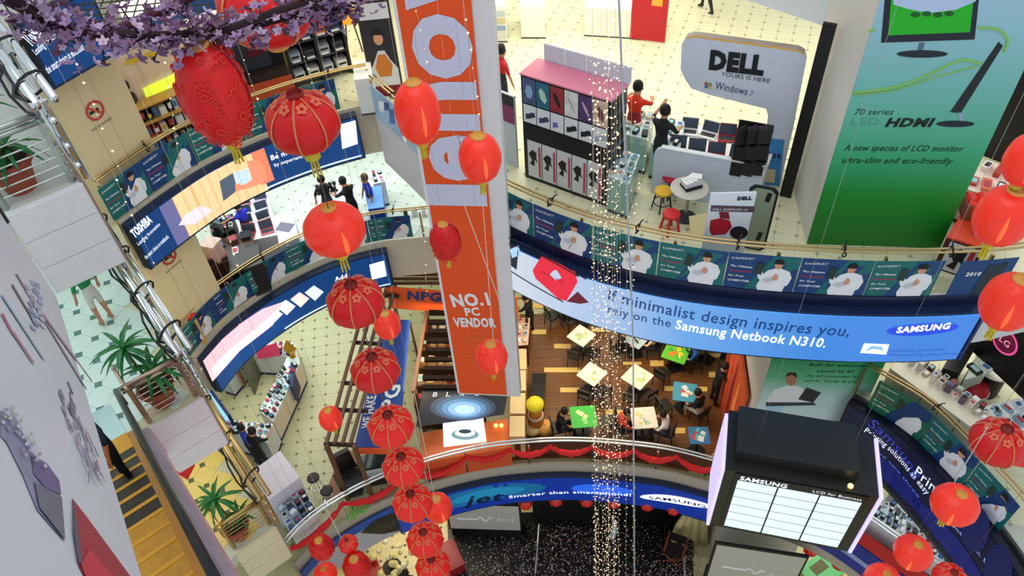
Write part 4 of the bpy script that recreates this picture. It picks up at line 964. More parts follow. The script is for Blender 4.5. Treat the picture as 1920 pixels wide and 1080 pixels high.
# ================================================================ FAIRY LIGHT STRINGS
WIRE = mat('c9c4b4', .5); BULB = mat('ffcfa0', .3, 0, 2.0)
def lstring(p0, p1, label, grp, gap=.10, r=.02, jit=.03, wire=True, rnd=None):
    p0, p1 = Vector(p0), Vector(p1); L = (p1-p0).length; n = int(L/gap); rr = rnd or random
    t = thing('fairy_light_string', label, 'string light', p1, 0, grp)
    obj('wire', MB().tube([p0+(p1-p0)*i/10 for i in range(11)], .0022, 4, cap=False), WIRE, t)
    obj('hanger', MB().tube([p0, (p0.x, p0.y, 26.5)], .002, 4), WIRE, t)
    b = MB()
    for i in range(n):
        s = (i+rr.uniform(-.3, .3))/n; c = p0+(p1-p0)*s+Vector((rr.uniform(-jit, jit), rr.uniform(-jit, jit), 0)); q = r*rr.uniform(.35, 1.1)
        b.add([c+Vector((q, 0, 0)), c-Vector((q, 0, 0)), c+Vector((0, q, 0)), c-Vector((0, q, 0)), c+Vector((0, 0, q)), c-Vector((0, 0, q))], [(0, 2, 4), (2, 1, 4), (1, 3, 4), (3, 0, 4), (2, 0, 5), (1, 2, 5), (3, 1, 5), (0, 3, 5)])
    o = obj('bulbs', b, BULB, t); o['kind'] = 'stuff'
rr = random.Random(3)
for i in range(13):
    x1 = 1116+i*4.6 if i < 10 else [1164, 1176, 1186][i-10]
    x0 = x1-2+(i-5)*.6
    y1 = 1095 if i < 10 else [560, 700, 690][i-10]*1.6
    a = at_r(x0-rr.uniform(0, 6), -20, 8.3+.05*i); b = at_r(x1+rr.uniform(-3, 3), min(y1, 1095), 8.4+.05*i)
    lstring(a, b, '%s fairy light string from the left in the sparkling vertical curtain' % ORD[i], None, .13 if i < 10 else .25, .0165, .05, rnd=rr)
tag(obj('steel_cable', MB().tube([at_r(1160, -10, 8.1), at_r(1187, 640, 8.2), at_r(1190, 1090, 8.2)], .013, 6), mat('b5bdc4', .4, .3)), 'thin steel cable hanging just right of the fairy light curtain', 'cable')
for i, (a, b, c, d, h, lab) in enumerate([(118, 60, 230, 330, 9, 'over the upper beige column'), (300, 60, 340, 330, 9, 'above the second railing poster'), (215, 330, 300, 520, 9, 'over the lower beige column'),
        (408, 380, 452, 520, 9, 'over the dark shop at mid left'), (455, 110, 560, 400, 9.5, 'beside the first round lantern'), (560, 80, 622, 260, 9.5, 'above the corner of the upper gallery'), (775, -5, 810, 150, 8.2, 'on the left edge of the orange banner'),
        (868, -5, 903, 245, 8.2, 'on the right edge of the orange banner'), (1240, 140, 1185, 420, 8.5, 'beside the poster cabinet'), (795, 420, 800, 560, 9.5, 'left of the white banner words')]):
    lstring(at_r(a, b, h), at_r(c, d, h), 'thin fairy light string '+lab, None, .2, .017, .01)
for i, (a, b, c, d) in enumerate([(865, 370, 935, 560), (905, 380, 925, 640), (760, 740, 800, 900), (770, 700, 815, 935), (605, 940, 640, 1010), (1852, 800, 1785, 912)]):
    tag(obj('hanging_thread', MB().tube([at_r(a, b, 8.5), at_r(c, d, 8.5)], .007, 4).tube([at_r(a, b, 8.5), (*at_r(a, b, 8.5)[:2], 26.5)], .0018, 4), mat('d8d8d0', .5)), 'thin pale hanging thread, %s of the loose threads from the left' % ORD[[0, 0, 1, 2, 0, 3][i] if False else i], 'thread')
# ================================================================ HANGING DISPLAY BOX
A_, B_ = Vector(at(1360, 880, 11.0)), Vector(at(1648, 932, 11.0)); fd = (B_-A_).normalized(); bn = Vector((-fd.y, fd.x)); wd = (B_-A_).length
cx_ = Plane(tuple(A_), tuple(B_), 11.0)
t = thing('hanging_display', 'big black hanging box with glowing white screen panels over the stage', 'display', (A_.x+1.2, A_.y, 8.85))
DK1 = mat('191b17', .35, 0, 0, .3, 2)
obj('cabinet', MB().prism([tuple(A_), tuple(B_), tuple(B_+bn*1.3), tuple(A_+bn*1.3)], 8.95, 11.0), DK1, t)
obj('roof_box', MB().prism([tuple(A_+fd*.15+bn*.25), tuple(A_+fd*(wd-.35)+bn*.25), tuple(A_+fd*(wd-.35)+bn*1.25), tuple(A_+fd*.15+bn*1.25)], 11.0, 11.25), mat('20221e', .4, 0, 0, .3, 2), t)
for k, (a, b, c) in enumerate([(.1, 0, -1.0), (wd-.1, 0, 1)]):
    pass
sp0, sp1 = .18, wd-.14; z0, z1 = 9.02, 10.96
rect(cx_, sp0, sp1, z0, z1, .02, mat('0b0c10', .3), 'bezel', t, .02)
SCR = mat('dcecf8', .6, 0, .62, .06, 6, 1, .1)
nc, nr = 3, 6
for i in range(nc):
    for j in range(nr):
        a0 = sp0+.06+(sp1-sp0-.12)*i/nc; a1 = sp0+.06+(sp1-sp0-.12)*(i+1)/nc; b0 = z0+.05+(z1-z0-.24)*j/nr; b1 = z0+.05+(z1-z0-.24)*(j+1)/nr
        rect(cx_, a0+.015, a1-.015, b0+.012, b1-.012, .028, SCR, 'screen_panel', t)
letters(t, cx_, 'SAMSUNG', (sp0+.1, z1-.16), (sp0+.9, z1-.16), mat('e8ecf0', .4, 0, .8), off=.03, px=False, bold=.03)
small(t, cx_, 'LCD for Business', (sp1-.9, z1-.14), (sp1-.1, z1-.14), mat('e8ecf0', .4, 0, .8), px=False, off=.03)
VIO = mat('c3b8f4', .4, 0, 1.0)
for a, nm in ((A_, -1), (B_, 1)):
    q = a+fd*nm*.04
    obj('edge_light', MB().prism([tuple(q-fd*.03-bn*.02), tuple(q+fd*.03-bn*.02), tuple(q+fd*.03+bn*1.2), tuple(q-fd*.03+bn*1.2)], 8.95, 11.02), VIO, t)
obj('cap_lamp', MB().ball((*(A_+fd*(wd*.82)+bn*.1), 11.03), .05, 8), mat('ffd070', .3, 0, 3), t)
for k in (.2, .8):
    q = A_+fd*wd*k+bn*.6; obj('hanging_cable', MB().tube([(q.x, q.y, 11.2), (q.x, q.y, 26.5)], .0025, 4), STEEL, t)
# ================================================================ ESCALATORS
P0 = Vector(at(280, 803, L1)); ed_ = Vector((-.616, .788)); nx_ = Vector((-.788, -.616))      # nx_: away from the atrium, to the left
SL = math.tan(radians(30))
t = thing('escalator', 'escalator with yellow edged steps and steel balustrade rising from the middle left floor', 'escalator', (P0.x, P0.y, L1))
def ep(s, off, dz, z0=L1): q = P0-ed_*s+nx_*off; return Vector((q.x, q.y, z0+dz+SL*s))
def eslab(o0, o1, dz0, dz1, s0, s1, z0=L1):
    v = [ep(s, o, d, z0) for s in (s0, s1) for o, d in ((o0, dz0), (o1, dz0), (o1, dz1), (o0, dz1))]
    return MB().add(v, [(0, 1, 2, 3), (7, 6, 5, 4), (0, 4, 5, 1), (1, 5, 6, 2), (2, 6, 7, 3), (3, 7, 4, 0)])
SM = 6.6
obj('cladding', eslab(0, .03, -.75, .02, 0, SM), mat('d59ab6', .4, 0, 0, .15, 1.5), t)
obj('deck', eslab(0, .16, .02, .06, 0, SM), mat('c9b2c2', .3, .3), t)
for k in range(6): obj('balustrade_panel', eslab(.08, .11, .06, .86, SM*k/6+.01, SM*(k+1)/6-.01), mat('6f8286', .15, .75, 0, .3, 1.2), t)
for k in range(1, 6): obj('balustrade_joint', eslab(.07, .12, .06, .86, SM*k/6-.03, SM*k/6+.03), CHROME, t)
for o in (.1, 1.55):
    pts = [ep(-.35, o, .55), ep(-.5, o, .75), ep(-.35, o, .92)]+[ep(s, o, .9) for s in (0, 2, 4, SM)]
    obj('handrail', MB().tube(pts, .045, 10), mat('15171a', .3), t, smooth=True)
obj('inner_skirt', eslab(.16, .30, -.02, .12, -.1, SM), mat('dc9440', .35, .2), t)
obj('far_skirt', eslab(1.30, 1.45, -.02, .12, -.1, SM), mat('dc9440', .35, .2), t)
obj('far_balustrade', eslab(1.52, 1.55, .06, .86, 0, SM), mat('86a8a8', .15, .6, 0, .3, 1.2), t)
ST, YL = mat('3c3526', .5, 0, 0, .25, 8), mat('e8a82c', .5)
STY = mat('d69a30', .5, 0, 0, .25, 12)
for k in range(16):
    s = .1+.4*k; zz = L1+.02+SL*(s+.2); a = P0-ed_*s; b = P0-ed_*(s+.4)
    Q = [a+nx_*.3, a+nx_*1.3, b+nx_*1.3, b+nx_*.3]
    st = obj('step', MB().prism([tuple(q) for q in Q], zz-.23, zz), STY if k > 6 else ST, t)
    Q = [a+nx_*.3, a+nx_*1.3, a-ed_*.05+nx_*1.3, a-ed_*.05+nx_*.3]
    obj('yellow_edge', MB().prism([tuple(q) for q in Q], zz, zz+.008), YL, st)
Q = [P0+ed_*.9+nx_*.3, P0+ed_*.9+nx_*1.3, P0-ed_*.1+nx_*1.3, P0-ed_*.1+nx_*.3]
obj('landing_plate', MB().prism([tuple(q) for q in Q], L1+.01, L1+.03), mat('8aa0a0', .3, .7), t)
obj('comb', MB().prism([tuple(P0-ed_*.0+nx_*.3), tuple(P0+nx_*1.3), tuple(P0-ed_*.35+nx_*1.3), tuple(P0-ed_*.35+nx_*.3)], L1+.03, L1+.2), YL, t)
# upper flight: its printed side panel, nearest thing to the camera
t = thing('upper_escalator', 'large white escalator side panel with purple, grey and red printed shapes', 'escalator', (P0.x, P0.y, L0))
dw = Vector((math.sin(radians(-35)), cos(radians(-35)))); PW_ = Vector((-5.03, 6.13))
pw = Plane(tuple(PW_-dw*8), tuple(PW_), 0)     # left (near) to right as seen
def zl(px, py): return pw.uv(px, py)
e1_, e2_ = zl(105, 555), zl(265, 1080)
sl = (e2_[1]-e1_[1])/(e2_[0]-e1_[0])
def zline(u, d=0): return e1_[1]+sl*(u-e1_[0])+d
ua, ub = 1.2, e1_[0]
V = [(ub, zline(ub)), (ub+.12, zline(ub)+.2), (ub+.12, zline(ub)+1.2), (ub-.3, zline(ub)+1.45), (ua, zline(ua, 1.5)), (ua, zline(ua))]
obj('panel', extr(pw, V, -.04, 0, px=False), mat('d6dbe8', .4, 0, 0, .05, .5), t)
obj('handrail', MB().tube([pw.p(ub+.1, zline(ub)+1.0, -.02), pw.p(ub+.2, zline(ub)+1.3, -.02), pw.p(ub-.2, zline(ub)+1.5, -.02), pw.p(ua, zline(ua, 1.55), -.02)], .05, 8), mat('15171a', .3), t)
def pshape(pts, m, nm, o=.004): return obj(nm, polypx(MB(), pw, pts, o), m, t)
pshape([(0, 770), (30, 790), (60, 850), (108, 900), (118, 1015), (68, 958), (40, 890), (10, 830), (0, 820)], mat('8d8fae', .5, 0, 0, .35, 14), 'grey_blue_shape')
pshape([(55, 855), (85, 870), (108, 902), (112, 930), (80, 915), (60, 890)], mat('6b6494', .5, 0, 0, .4, 25), 'violet_patch', .007)
pshape([(60, 905), (112, 935), (118, 1015), (70, 955)], mat('6e7488', .5), 'slate_facet', .009)
pshape([(134, 935), (165, 975), (242, 1080), (250, 1100), (165, 1100), (145, 1060)], mat('a82e42', .5, 0, 0, .2, 12), 'red_shape')
pshape([(148, 1060), (165, 1030), (225, 1100), (165, 1100)], mat('d0344a', .5), 'red_facet', .007)
pshape([(134, 935), (142, 990), (150, 1060), (143, 1058), (134, 1000)], mat('5d5a6c', .5), 'dark_facet', .009)
for k, (a, b, c, d, m_) in enumerate([(28, 515, 160, 730, '8d7f98'), (20, 535, 60, 600, '7a6a80'), (55, 560, 170, 715, 'b08aa0'), (0, 555, 80, 675, '9cc0d6'), (0, 590, 20, 625, 'c05070'), (20, 625, 60, 682, 'b07a88')]):
    pshape([(a, b), (a+3, b-2), (c+2, d), (c, d+2)], mat(m_, .5), 'streak', .005+.001*k)
for k in range(46):
    u = k/46; x = 112+u*62+12*sin(k*1.9); y = 722+u*170+10*cos(k*2.7); L = 14+10*abs(sin(k))
    pshape([(x, y), (x+2, y-1), (x+8+5*sin(k), y+L), (x+6+5*sin(k), y+L+1)], mat(['8c86a4', '6d6880', 'a79ec0'][k % 3], .5), 'pencil_stroke', .004+.0004*k)
for k in range(22):
    x = 55+10*sin(k*2.3)+k*.4; y = 525+k*4; pshape([(x, y), (x+9, y+3), (x+12, y+13), (x+3, y+9)], mat(['a8b6d8', '8f98bc', 'c3c8dc'][k % 3], .5), 'smudge', .004+.0003*k)
for k in range(30):
    x = 5+k*2.2+12*sin(k*1.7); y = 770+k*3.5+14*cos(k*2.1); pshape([(x-4, y), (x+1, y-5), (x+4, y+2), (x, y+4)], mat(['a8b89a', 'b8b4d8', '9c98b4', 'd0cce0'][k % 4], .5), 'leaf_print', .010+.0004*k)
# ================================================================ POTTED PLANTS
LF = bpy.data.meshes.new('leaf'); 
def leafmesh():
    vs = []; fs = []; n = 5
    for i in range(n+1):
        s = i/n; y = .62*s; z = .20*s-.42*s*s; w_ = .045*math.sin(pi*min(1, .12+s*.9))**.8+.002
        vs += [(-w_, y, z+.012), (0, y, z), (w_, y, z+.012)]
    for i in range(n):
        a = i*3; fs += [(a, a+1, a+4, a+3), (a+1, a+2, a+5, a+4)]
    LF.from_pydata(vs, [], fs); LF.materials.append(mat('1d6b32', .4, 0, 0, .3, 5)); LF.polygons.foreach_set('use_smooth', [True]*len(fs))
leafmesh()
def plant(x, y, z, label, heads, sc=1):
    t = thing('potted_plant', label, 'plant', (x, y, z))
    obj('pot', MB().lathe((0, 0, 0), [(.17, 0), (.25, .34), (.29, .36), (.29, .43), (.25, .43), (.24, .38)], 20), mat('9c4a35', .6, 0, 0, .15, 4), t, local=True, smooth=False)
    obj('soil', MB().lathe((0, 0, .385), [(.001, .012), (.24, 0)], 16), mat('3a2a1c', .9), t, local=True)
    for i, (dx, dy, h, n, s) in enumerate(heads):
        obj('stem', MB().tube([(dx*.3, dy*.3, .38), (dx*.8, dy*.8, .4+h*.5), (dx, dy, .4+h)], .022, 6), mat('6a5a3c', .8), t, local=True)
        for k in range(n):
            a = 2*pi*k*.382+i; el = .55-1.0*(k/n)
            put('leaf', LF, t, Matrix.Translation((dx, dy, .4+h+.02*(n-k)/n*3)) @ Matrix.Rotation(a, 4, 'Z') @ Matrix.Rotation(el, 4, 'X') @ Matrix.Scale(s*random.uniform(.85, 1.1), 4))
def plat(px, py, z, inset=0): return at(px, py, z)
x, y = at(308, 752, L1); plant(x, y, L1, 'tall leafy plant in a brown pot behind the copper toned railing', [(-.22, .15, .75, 20, .8), (.1, .02, .35, 18, .85), (.25, .2, .15, 10, .6)])
x, y = at(450, 1002, L2); plant(x, y, L2, 'leafy plant in a brown pot behind the gold toned railing', [(-.2, .2, .65, 20, .85), (.15, .1, .2, 14, .6)])
x, y = at(42, 352, L0); plant(x, y, L0, 'dark leafy plant in a large brown pot behind the grey railing at the left edge', [(-.3, .2, .6, 18, .85), (.1, .0, .15, 16, .7), (-.1, -.15, .1, 12, .6)])
print('middle done')
# ================================================================ BLOSSOM GARLAND
t = thing('blossom_garland', 'dark branches full of purple blossoms arching across the upper left corner', 'garland', (-3, 5, 21.2))
BR = mat('2a1418', .8); hB = 6.3
path = [(-30, -20), (60, 22), (110, 50), (160, 62), (215, 66), (280, 66), (345, 64), (410, 58), (470, 50), (540, 32), (610, 14), (680, -6)]
bpts = [Vector(at_r(x, y, hB+.2*sin(i))) for i, (x, y) in enumerate(path)]
obj('branch', MB().tube(bpts, .04, 8, rs=[.035+.012*sin(i*2) for i in range(len(bpts))]), BR, t)
bp2 = [Vector(at_r(x, y, hB+.5)) for x, y in [(200, 70), (235, 50), (280, 30), (330, 8), (370, -10)]]; obj('branch', MB().tube(bp2, .035, 8), mat('4a1430', .7), t)
bp3 = [Vector(at_r(x, y, hB-.3)) for x, y in [(440, 50), (520, 20), (600, -5), (640, -20)]]; obj('branch', MB().tube(bp3, .03, 8), BR, t)
rb = random.Random(11)
FMS = []
for c in ('9a7aa4', 'b49cba', '74506c', 'c4a4bc'):
    b = MB()
    for k in range(5):
        a = 2*pi*k/5; d = Vector((cos(a), sin(a), .25)); s_ = Vector((-sin(a), cos(a), 0))
        b.add([(0, 0, 0), d*.03+s_*.022, d*.062+s_*.012+Vector((0, 0, .01)), d*.062-s_*.012+Vector((0, 0, .01)), d*.03-s_*.022], [(0, 1, 2, 3, 4)])
    b.ball((0, 0, .012), .010, 5)
    me = bpy.data.meshes.new('blossom'); me.from_pydata(b.v, [], b.f); me.materials.append(mat(c, .6)); FMS.append(me)
allp = [(bpts, i) for i in range(len(bpts)-1)]*3+[(bp2, i) for i in range(len(bp2)-1)]+[(bp3, i) for i in range(len(bp3)-1)]
rest = MB(); tw = MB()
for k in range(700):
    P_, i = rb.choice(allp); s_ = rb.random(); c = P_[i].lerp(P_[i+1], s_); o = Vector((rb.gauss(0, .08), rb.gauss(0, .09), rb.gauss(-.02, .085))); q = c+o
    if rb.random() < .25: tw.tube([c, c+o*1.0], .006, 4)
    M_ = Matrix.Translation(q-Vector((-3, 5, 21.2))) @ Matrix.Rotation(rb.uniform(0, 6.28), 4, 'Z') @ Matrix.Rotation(rb.uniform(-1.2, 1.2), 4, 'X') @ Matrix.Scale(rb.uniform(.5, .95), 4)
    me = FMS[rb.choice([0, 0, 0, 1, 2, 2, 3])]
    if k < 300: put('blossom', me, t, M_)
    else:
        W = Matrix.Translation((-3, 5, 21.2)) @ M_; rest.add([W @ v.co for v in me.vertices], [tuple(p.vertices) for p in me.polygons], FMS.index(me))
o = obj('blossom_mass', rest, [m_.materials[0] for m_ in FMS], t); o['kind'] = 'stuff'
o = obj('twig', tw, BR, t); o['kind'] = 'stuff'
# wire net behind the garland
nm_ = MB(); ZN = L0-.1
for i in range(26):
    a = at(150+i*16, -10, ZN); b = at(120+i*18, 45, ZN); nm_.tube([(*a, ZN), (*b, ZN)], .012, 4)
for j in range(6):
    a = at(120, -10+j*11, ZN); b = at(640, -60+j*11, ZN); nm_.tube([(*a, ZN), (*b, ZN)], .012, 4)
o = obj('wire_net', nm_, mat('3a342c', .6)); o['kind'] = 'stuff'; tag(o, 'thin wire net stretched behind the purple blossoms', 'net')
# ================================================================ UPPER GALLERY: CORNER CABINETS AND STALLS (L1)
# poster cabinet
CA, CB = at(985, 332, L1), at(1137, 388, L1); cp = Plane(CA, CB, L1); cw = cp.L; H = 2.42
t = thing('poster_cabinet', 'tall black cabinet with pink top covered in product posters behind the upper railing', 'cabinet', (*CA, L1))
def pr(sf, a, b, c, d): return [sf.p(x, 0, y)[:2] for x, y in ((a, c), (b, c), (b, d), (a, d))]
obj('body', MB().prism(pr(cp, 0, cw, 0, -.62), L1, L1+H), mat('17171c', .4), t)
obj('top_panel', MB().prism(pr(cp, -.02, cw+.02, .02, -.64), L1+H, L1+H+.03), mat('e8849c', .5), t)
for k in range(4): obj('glass_panel', MB().prism(pr(cp, .15+cw*.24*k, .13+cw*.24*(k+1), -.6, -.63), L1+H+.03, L1+H+.38), mat('c2cce6', .2, 0, 0, .05, 6, .75), t)
cols = ['4a5a86', '2a6a88', '9a3038', 'e6e6ea', '503a6a', 'd8b8a0']
for i in range(6):
    a0, a1 = cw*(.02+.16*i), cw*(.02+.16*(i+1))-.02
    p_ = rect(cp, a0, a1, L1+H*.76, L1+H-.04, .012, mat(cols[i], .5, 0, 0, .5, 9), 'poster_print', t)
    obj('figure_print', poly(MB(), cp, [((a0+a1)/2+.09*cos(k*1.05+i), L1+H*.87+.16*sin(k*1.05+i*.5)) for k in range(6)], .016), mat(['8fb0d8', 'b0d8c8', '14121a', '17171c', 'c8a0d0', '70303a'][i], .5), p_)
    p_ = rect(cp, a0, a1, L1+H*.58, L1+H*.745, .012, mat('e4e7ee', .5), 'poster_print', t)
    for k in range(2 if i != 2 else 1):
        x = a0+.05+.1*k; obj('product_print', poly(MB(), cp, [(x, L1+H*.61+.05*k), (x+.13, L1+H*.63+.05*k), (x+.1, L1+H*.67+.05*k), (x-.0, L1+H*.66+.05*k)], .016), mat(['2c3c50', '3a4468', '6a70c0', '20222a', '22262c', '9ab0c0'][i], .5), p_)
rect(cp, .02, cw-.02, L1+H*.42, L1+H*.57, .012, mat('14141a', .35), 'dark_shelf', t)
for i in range(5):
    a0, a1 = cw*(.05+.18*i), cw*(.05+.18*(i+1))-.02
    p_ = rect(cp, a0, a1, L1+.1, L1+H*.41, .014, mat('dcdde2', .5), 'poster_print', t)
    cx, cz = (a0+a1)/2-.03, L1+H*.24
    obj('beast_print', poly(MB(), cp, [(cx-.09, cz-.16), (cx-.03, cz-.06), (cx-.11, cz+.08), (cx-.02, cz+.2), (cx+.08, cz+.16), (cx+.07, cz+.02), (cx+.11, cz-.08), (cx+.03, cz-.02), (cx+.02, cz-.2)], .018), mat('14141a', .5), p_)
    obj('red_strip', poly(MB(), cp, [(a1-.07, L1+.15), (a1-.02, L1+.15), (a1-.02, L1+H*.37), (a1-.07, L1+H*.37)], .018), mat('c8485a', .5), p_)
sd_ = Plane(CB, tuple(cp.p(cw, 0, -.62)[:2]), L1)
for k in range(6): rect(sd_, .05, .57, L1+.15+.38*k, L1+.18+.38*k, .03, STEEL, 'side_shelf', t, .03)
# grey board with magenta stripe, left of the cabinet
q = Plane(at(918, 268, L1+.3), at(972, 292, L1+.3), L1); t = thing('display_board', 'grey display board with a magenta stripe left of the poster cabinet', 'board', q.p(.4, L1))
obj('panel', strip(MB(), q, 0, q.L, L1, L1+1.75, 0, .06, n=1), mat('cdd2dc', .5), t); rect(q, 0, q.L, L1+1.1, L1+1.5, .07, mat('94356a', .5), 'magenta_stripe', t)
rect(q, .0, q.L, L1+1.5, L1+1.74, .07, mat('2a2a30', .5), 'dark_header', t); rect(q, .1, .25, L1+.75, L1+.95, .07, mat('24304a', .5), 'notice', t)
# arch with computer maker's sign
PR_ = at(1462, 352, L1); PL_ = at(1275, 66, L1+2.98); dp = Plane(PL_, PR_, L1)
t = thing('sign_arch', 'white arched sign frame with bold black letters standing before the big column', 'sign', (*PR_, L1))
out = [(1300, 66), (1286, 70), (1278, 84), (1276, 130), (1284, 148), (1296, 166), (1330, 178), (1436, 204), (1440, 216), (1432, 290), (1420, 352), (1461, 356), (1487, 240), (1511, 116), (1508, 100), (1496, 93)]
obj('frame', extr(dp, out, -.16, 0), mat('d3daea', .4), t)
obj('top_edge', extr(dp, [(1300, 66), (1286, 70), (1288, 73), (1302, 70), (1496, 97), (1508, 104), (1508, 100), (1496, 93)], -.16, .002), mat('e8b860', .4), t)
letters(t, dp, 'DELL', (1329, 127), (1431, 139), mat('14161c', .4), off=.012, bold=.07, h=.36)
small(t, dp, "YOURS IS HERE", (1352, 142), (1443, 155), mat('3a4050', .5), off=.012)
small(t, dp, 'Windows', (1340, 166), (1400, 178), mat('2a4a7a', .5), off=.012, h=.17); small(t, dp, '7', (1404, 179), (1411, 181), mat('7a9ac0', .5), off=.012)
for k, c in enumerate(['d0583a', '6aa848', '3a78c0', 'e0b840']): obj('flag_square', polypx(MB(), dp, [(1322+7*(k % 2), 153+6*(k//2)+1.5*(k % 2)), (1328+7*(k % 2), 154+6*(k//2)+1.5*(k % 2)), (1327+7*(k % 2), 159+6*(k//2)+1.5*(k % 2)), (1321+7*(k % 2), 158+6*(k//2)+1.5*(k % 2))], .014), mat(c, .5), t)
tb = thing('leg_poster', 'blue poster with small product pictures on the leg of the white sign arch', 'poster', dp.p(*dp.uv(1445, 340), .02))
obj('print', extr(dp, [(1427, 258), (1471, 262), (1461, 348), (1419, 345)], .004, .012), mat('3f8fd0', .5, 0, 0, .3, 3), tb)
for k in range(4): obj('picture', polypx(MB(), dp, ell(1434+k*9, 288+k*1.5, 3.5, 5, 8), .016), mat('1c3a6a', .5), tb)
obj('picture', polypx(MB(), dp, [(1428, 315), (1455, 317), (1452, 342), (1425, 340)], .016), mat('d8c8a0', .5), tb)
# black bags on the arch
tb = thing('bag_rack', 'cluster of black laptop bags hanging beside the white sign arch', 'bag', (*at(1400, 330, L1+.6), L1+.6)); q0 = Plane(at(1370, 310, L1+.9), at(1432, 322, L1+.9), L1)
rb = random.Random(4)
obj('backing', strip(MB(), q0, 0, q0.L, L1+.75, L1+1.9, -.05, .03, n=1), mat('0e0e12', .5), tb)
for k in range(9):
    u_, v_ = q0.L*(.2+.3*(k % 3)), L1+.95+.36*(k//3)+.05*(k % 3); p = q0.p(u_, v_, .1)
    b = MB().box(p, (.26, .14, .3), rb.uniform(-.6, .2), 0, .05); bg_ = obj('bag', b, mat(['131317', '1d1d22', '26242a'][k % 3], .45, 0, 0, .3, 12), tb)
    b = MB().tube([(p[0]-.08, p[1], p[2]+.15), (p[0], p[1]-.03, p[2]+.24), (p[0]+.08, p[1], p[2]+.15)], .012, 5); obj('strap', b, mat('3c3a40', .5), bg_)
for nm, q in (('post', .02), ('post', q0.L-.02)): p = q0.p(q, L1, -.03); obj(nm, MB().box((p[0], p[1], L1+.45), (.05, .05, .9)), BLACK, tb)
# black upright panel between arch and column
q = Plane(at(1478, 300, L1+.9), at(1500, 305, L1+.9), L1); zt = zup(q.p(0, 0), 1520, 42)
tag(obj('dark_panel', strip(MB(), q, 0, q.L, L1, zt, -.1, .08, n=1), mat('101014', .5)), 'narrow black upright panel between the white sign arch and the big column', 'panel')
# white wall counter
q = Plane((2.95, 12.2), (4.85, 11.34), L1); t = thing('reception_counter', 'white counter front with rounded corner behind the small round table', 'counter', q.p(1, L1))
Lq = q.L; obj('panel', extr(q, [(0, L1), (0, L1+.98), (.05, L1+1.07), (.14, L1+1.12), (Lq, L1+1.12), (Lq, L1)], -.08, 0, px=False), mat('ccd6e8', .4), t)
obj('top_edge', extr(q, [(.14, L1+1.12), (Lq, L1+1.12), (Lq, L1+1.14), (.12, L1+1.14)], -.1, .01, px=False), WHITE, t)
TQ = [q.p(.1, 0, -.12)[:2], q.p(Lq, 0, -.12)[:2], q.p(Lq+.1, 0, -1.5)[:2], q.p(.3, 0, -1.5)[:2]]
counter('white table with open laptops behind the white counter front', TQ, L1, .78, mat('e4e6ea', .4), mat('f2f0ec', .3))
goods(TQ, L1+.79, 5, 2, 'on the white table behind the counter', 'laptop', ['16181c', 'a03038', 'a4343c', '33403a', '1c1e22', 'b8bcc4', 'e8e8ec', '9a3a3c'], 5)
# glass counters left of it
for i, (pts, lab) in enumerate([([(1165, 250), (1215, 262), (1228, 215), (1180, 205)], 'left glass counter with pale green sides beside the man in orange'), ([(1220, 268), (1275, 280), (1285, 230), (1235, 218)], 'glass counter between the man in orange and the dark-shirted man'),
                                ([(1140, 330), (1180, 345), (1200, 290), (1155, 280)], 'small glass cube counter right of the poster cabinet')]):
    Q = quadpx(pts, L1+.9); counter(lab, Q, L1, .9, mat('a9d2ca', .2, 0, 0, .1, 3, .8), mat('d8f0ee', .1, 0, 0, .05, 3, .8)); goods(Q, L1+.9, 3, 3, 'on '+' '.join(lab.split()[:4]), 'box', ['f2f4f6', '20242a', 'd8c8b0', '88b0b8'], i, (.03, .1))
x, y = at(1183, 296, L1); person('man in an orange-red shirt leaning on a glass counter, seen from behind', x, y, L1, radians(-25), 'lean', 'e8381c', '9a2a2c', hair='120e0c', sc=1.0)
x, y = at(1245, 213, L1+1.6); person('man in a black shirt with magenta collar standing at the laptop table', x, y, L1, radians(-40), 'point', '17181f', '20222a')
x, y = at(937, 98, L1+1.6); person('person in a red shirt standing behind the grey board, head bowed', x, y, L1, radians(-60), 'stand', 'c8202a', '2a2c38')
x, y = at(1322, 24, L1); person('walking shopper at the top edge, only dark trousers in view', x, y, L1, radians(30), 'walk', 'd8dce0', '22282a')
# round table, stools and papers
x, y = at(1293, 352, L1+.74); t = thing('round_table', 'small round beige table with a white box on it', 'table', (x, y, L1))
obj('tabletop', MB().lathe((0, 0, .71), [(.33, 0), (.36, .015), (.36, .03), (.34, .04)], 28), mat('cfc8bc', .4), t, local=True); obj('pedestal', MB().tube([(0, 0, .03), (0, 0, .71)], .035, 10), STEEL, t, local=True)
obj('foot', MB().lathe((0, 0, 0), [(.22, 0), (.22, .02), (.05, .05)], 20), DGREY, t, local=True)
t = thing('paper_box', 'open white box with black edge on the round table', 'box', (x+.03, y+.02, L1+.75), .3); obj('tray', MB().box((0, 0, .03), (.34, .26, .05)), BLACK, t, local=True); obj('carton', MB().box((0, .02, .1), (.33, .22, .1)), WHITE, t, local=True)
for k in range(4): obj('sheet', MB().box((-.1+.07*k, .01*k, .16+.012*k), (.16, .2, .006), .3*k), mat('f4f2ee', .5), t, local=True)
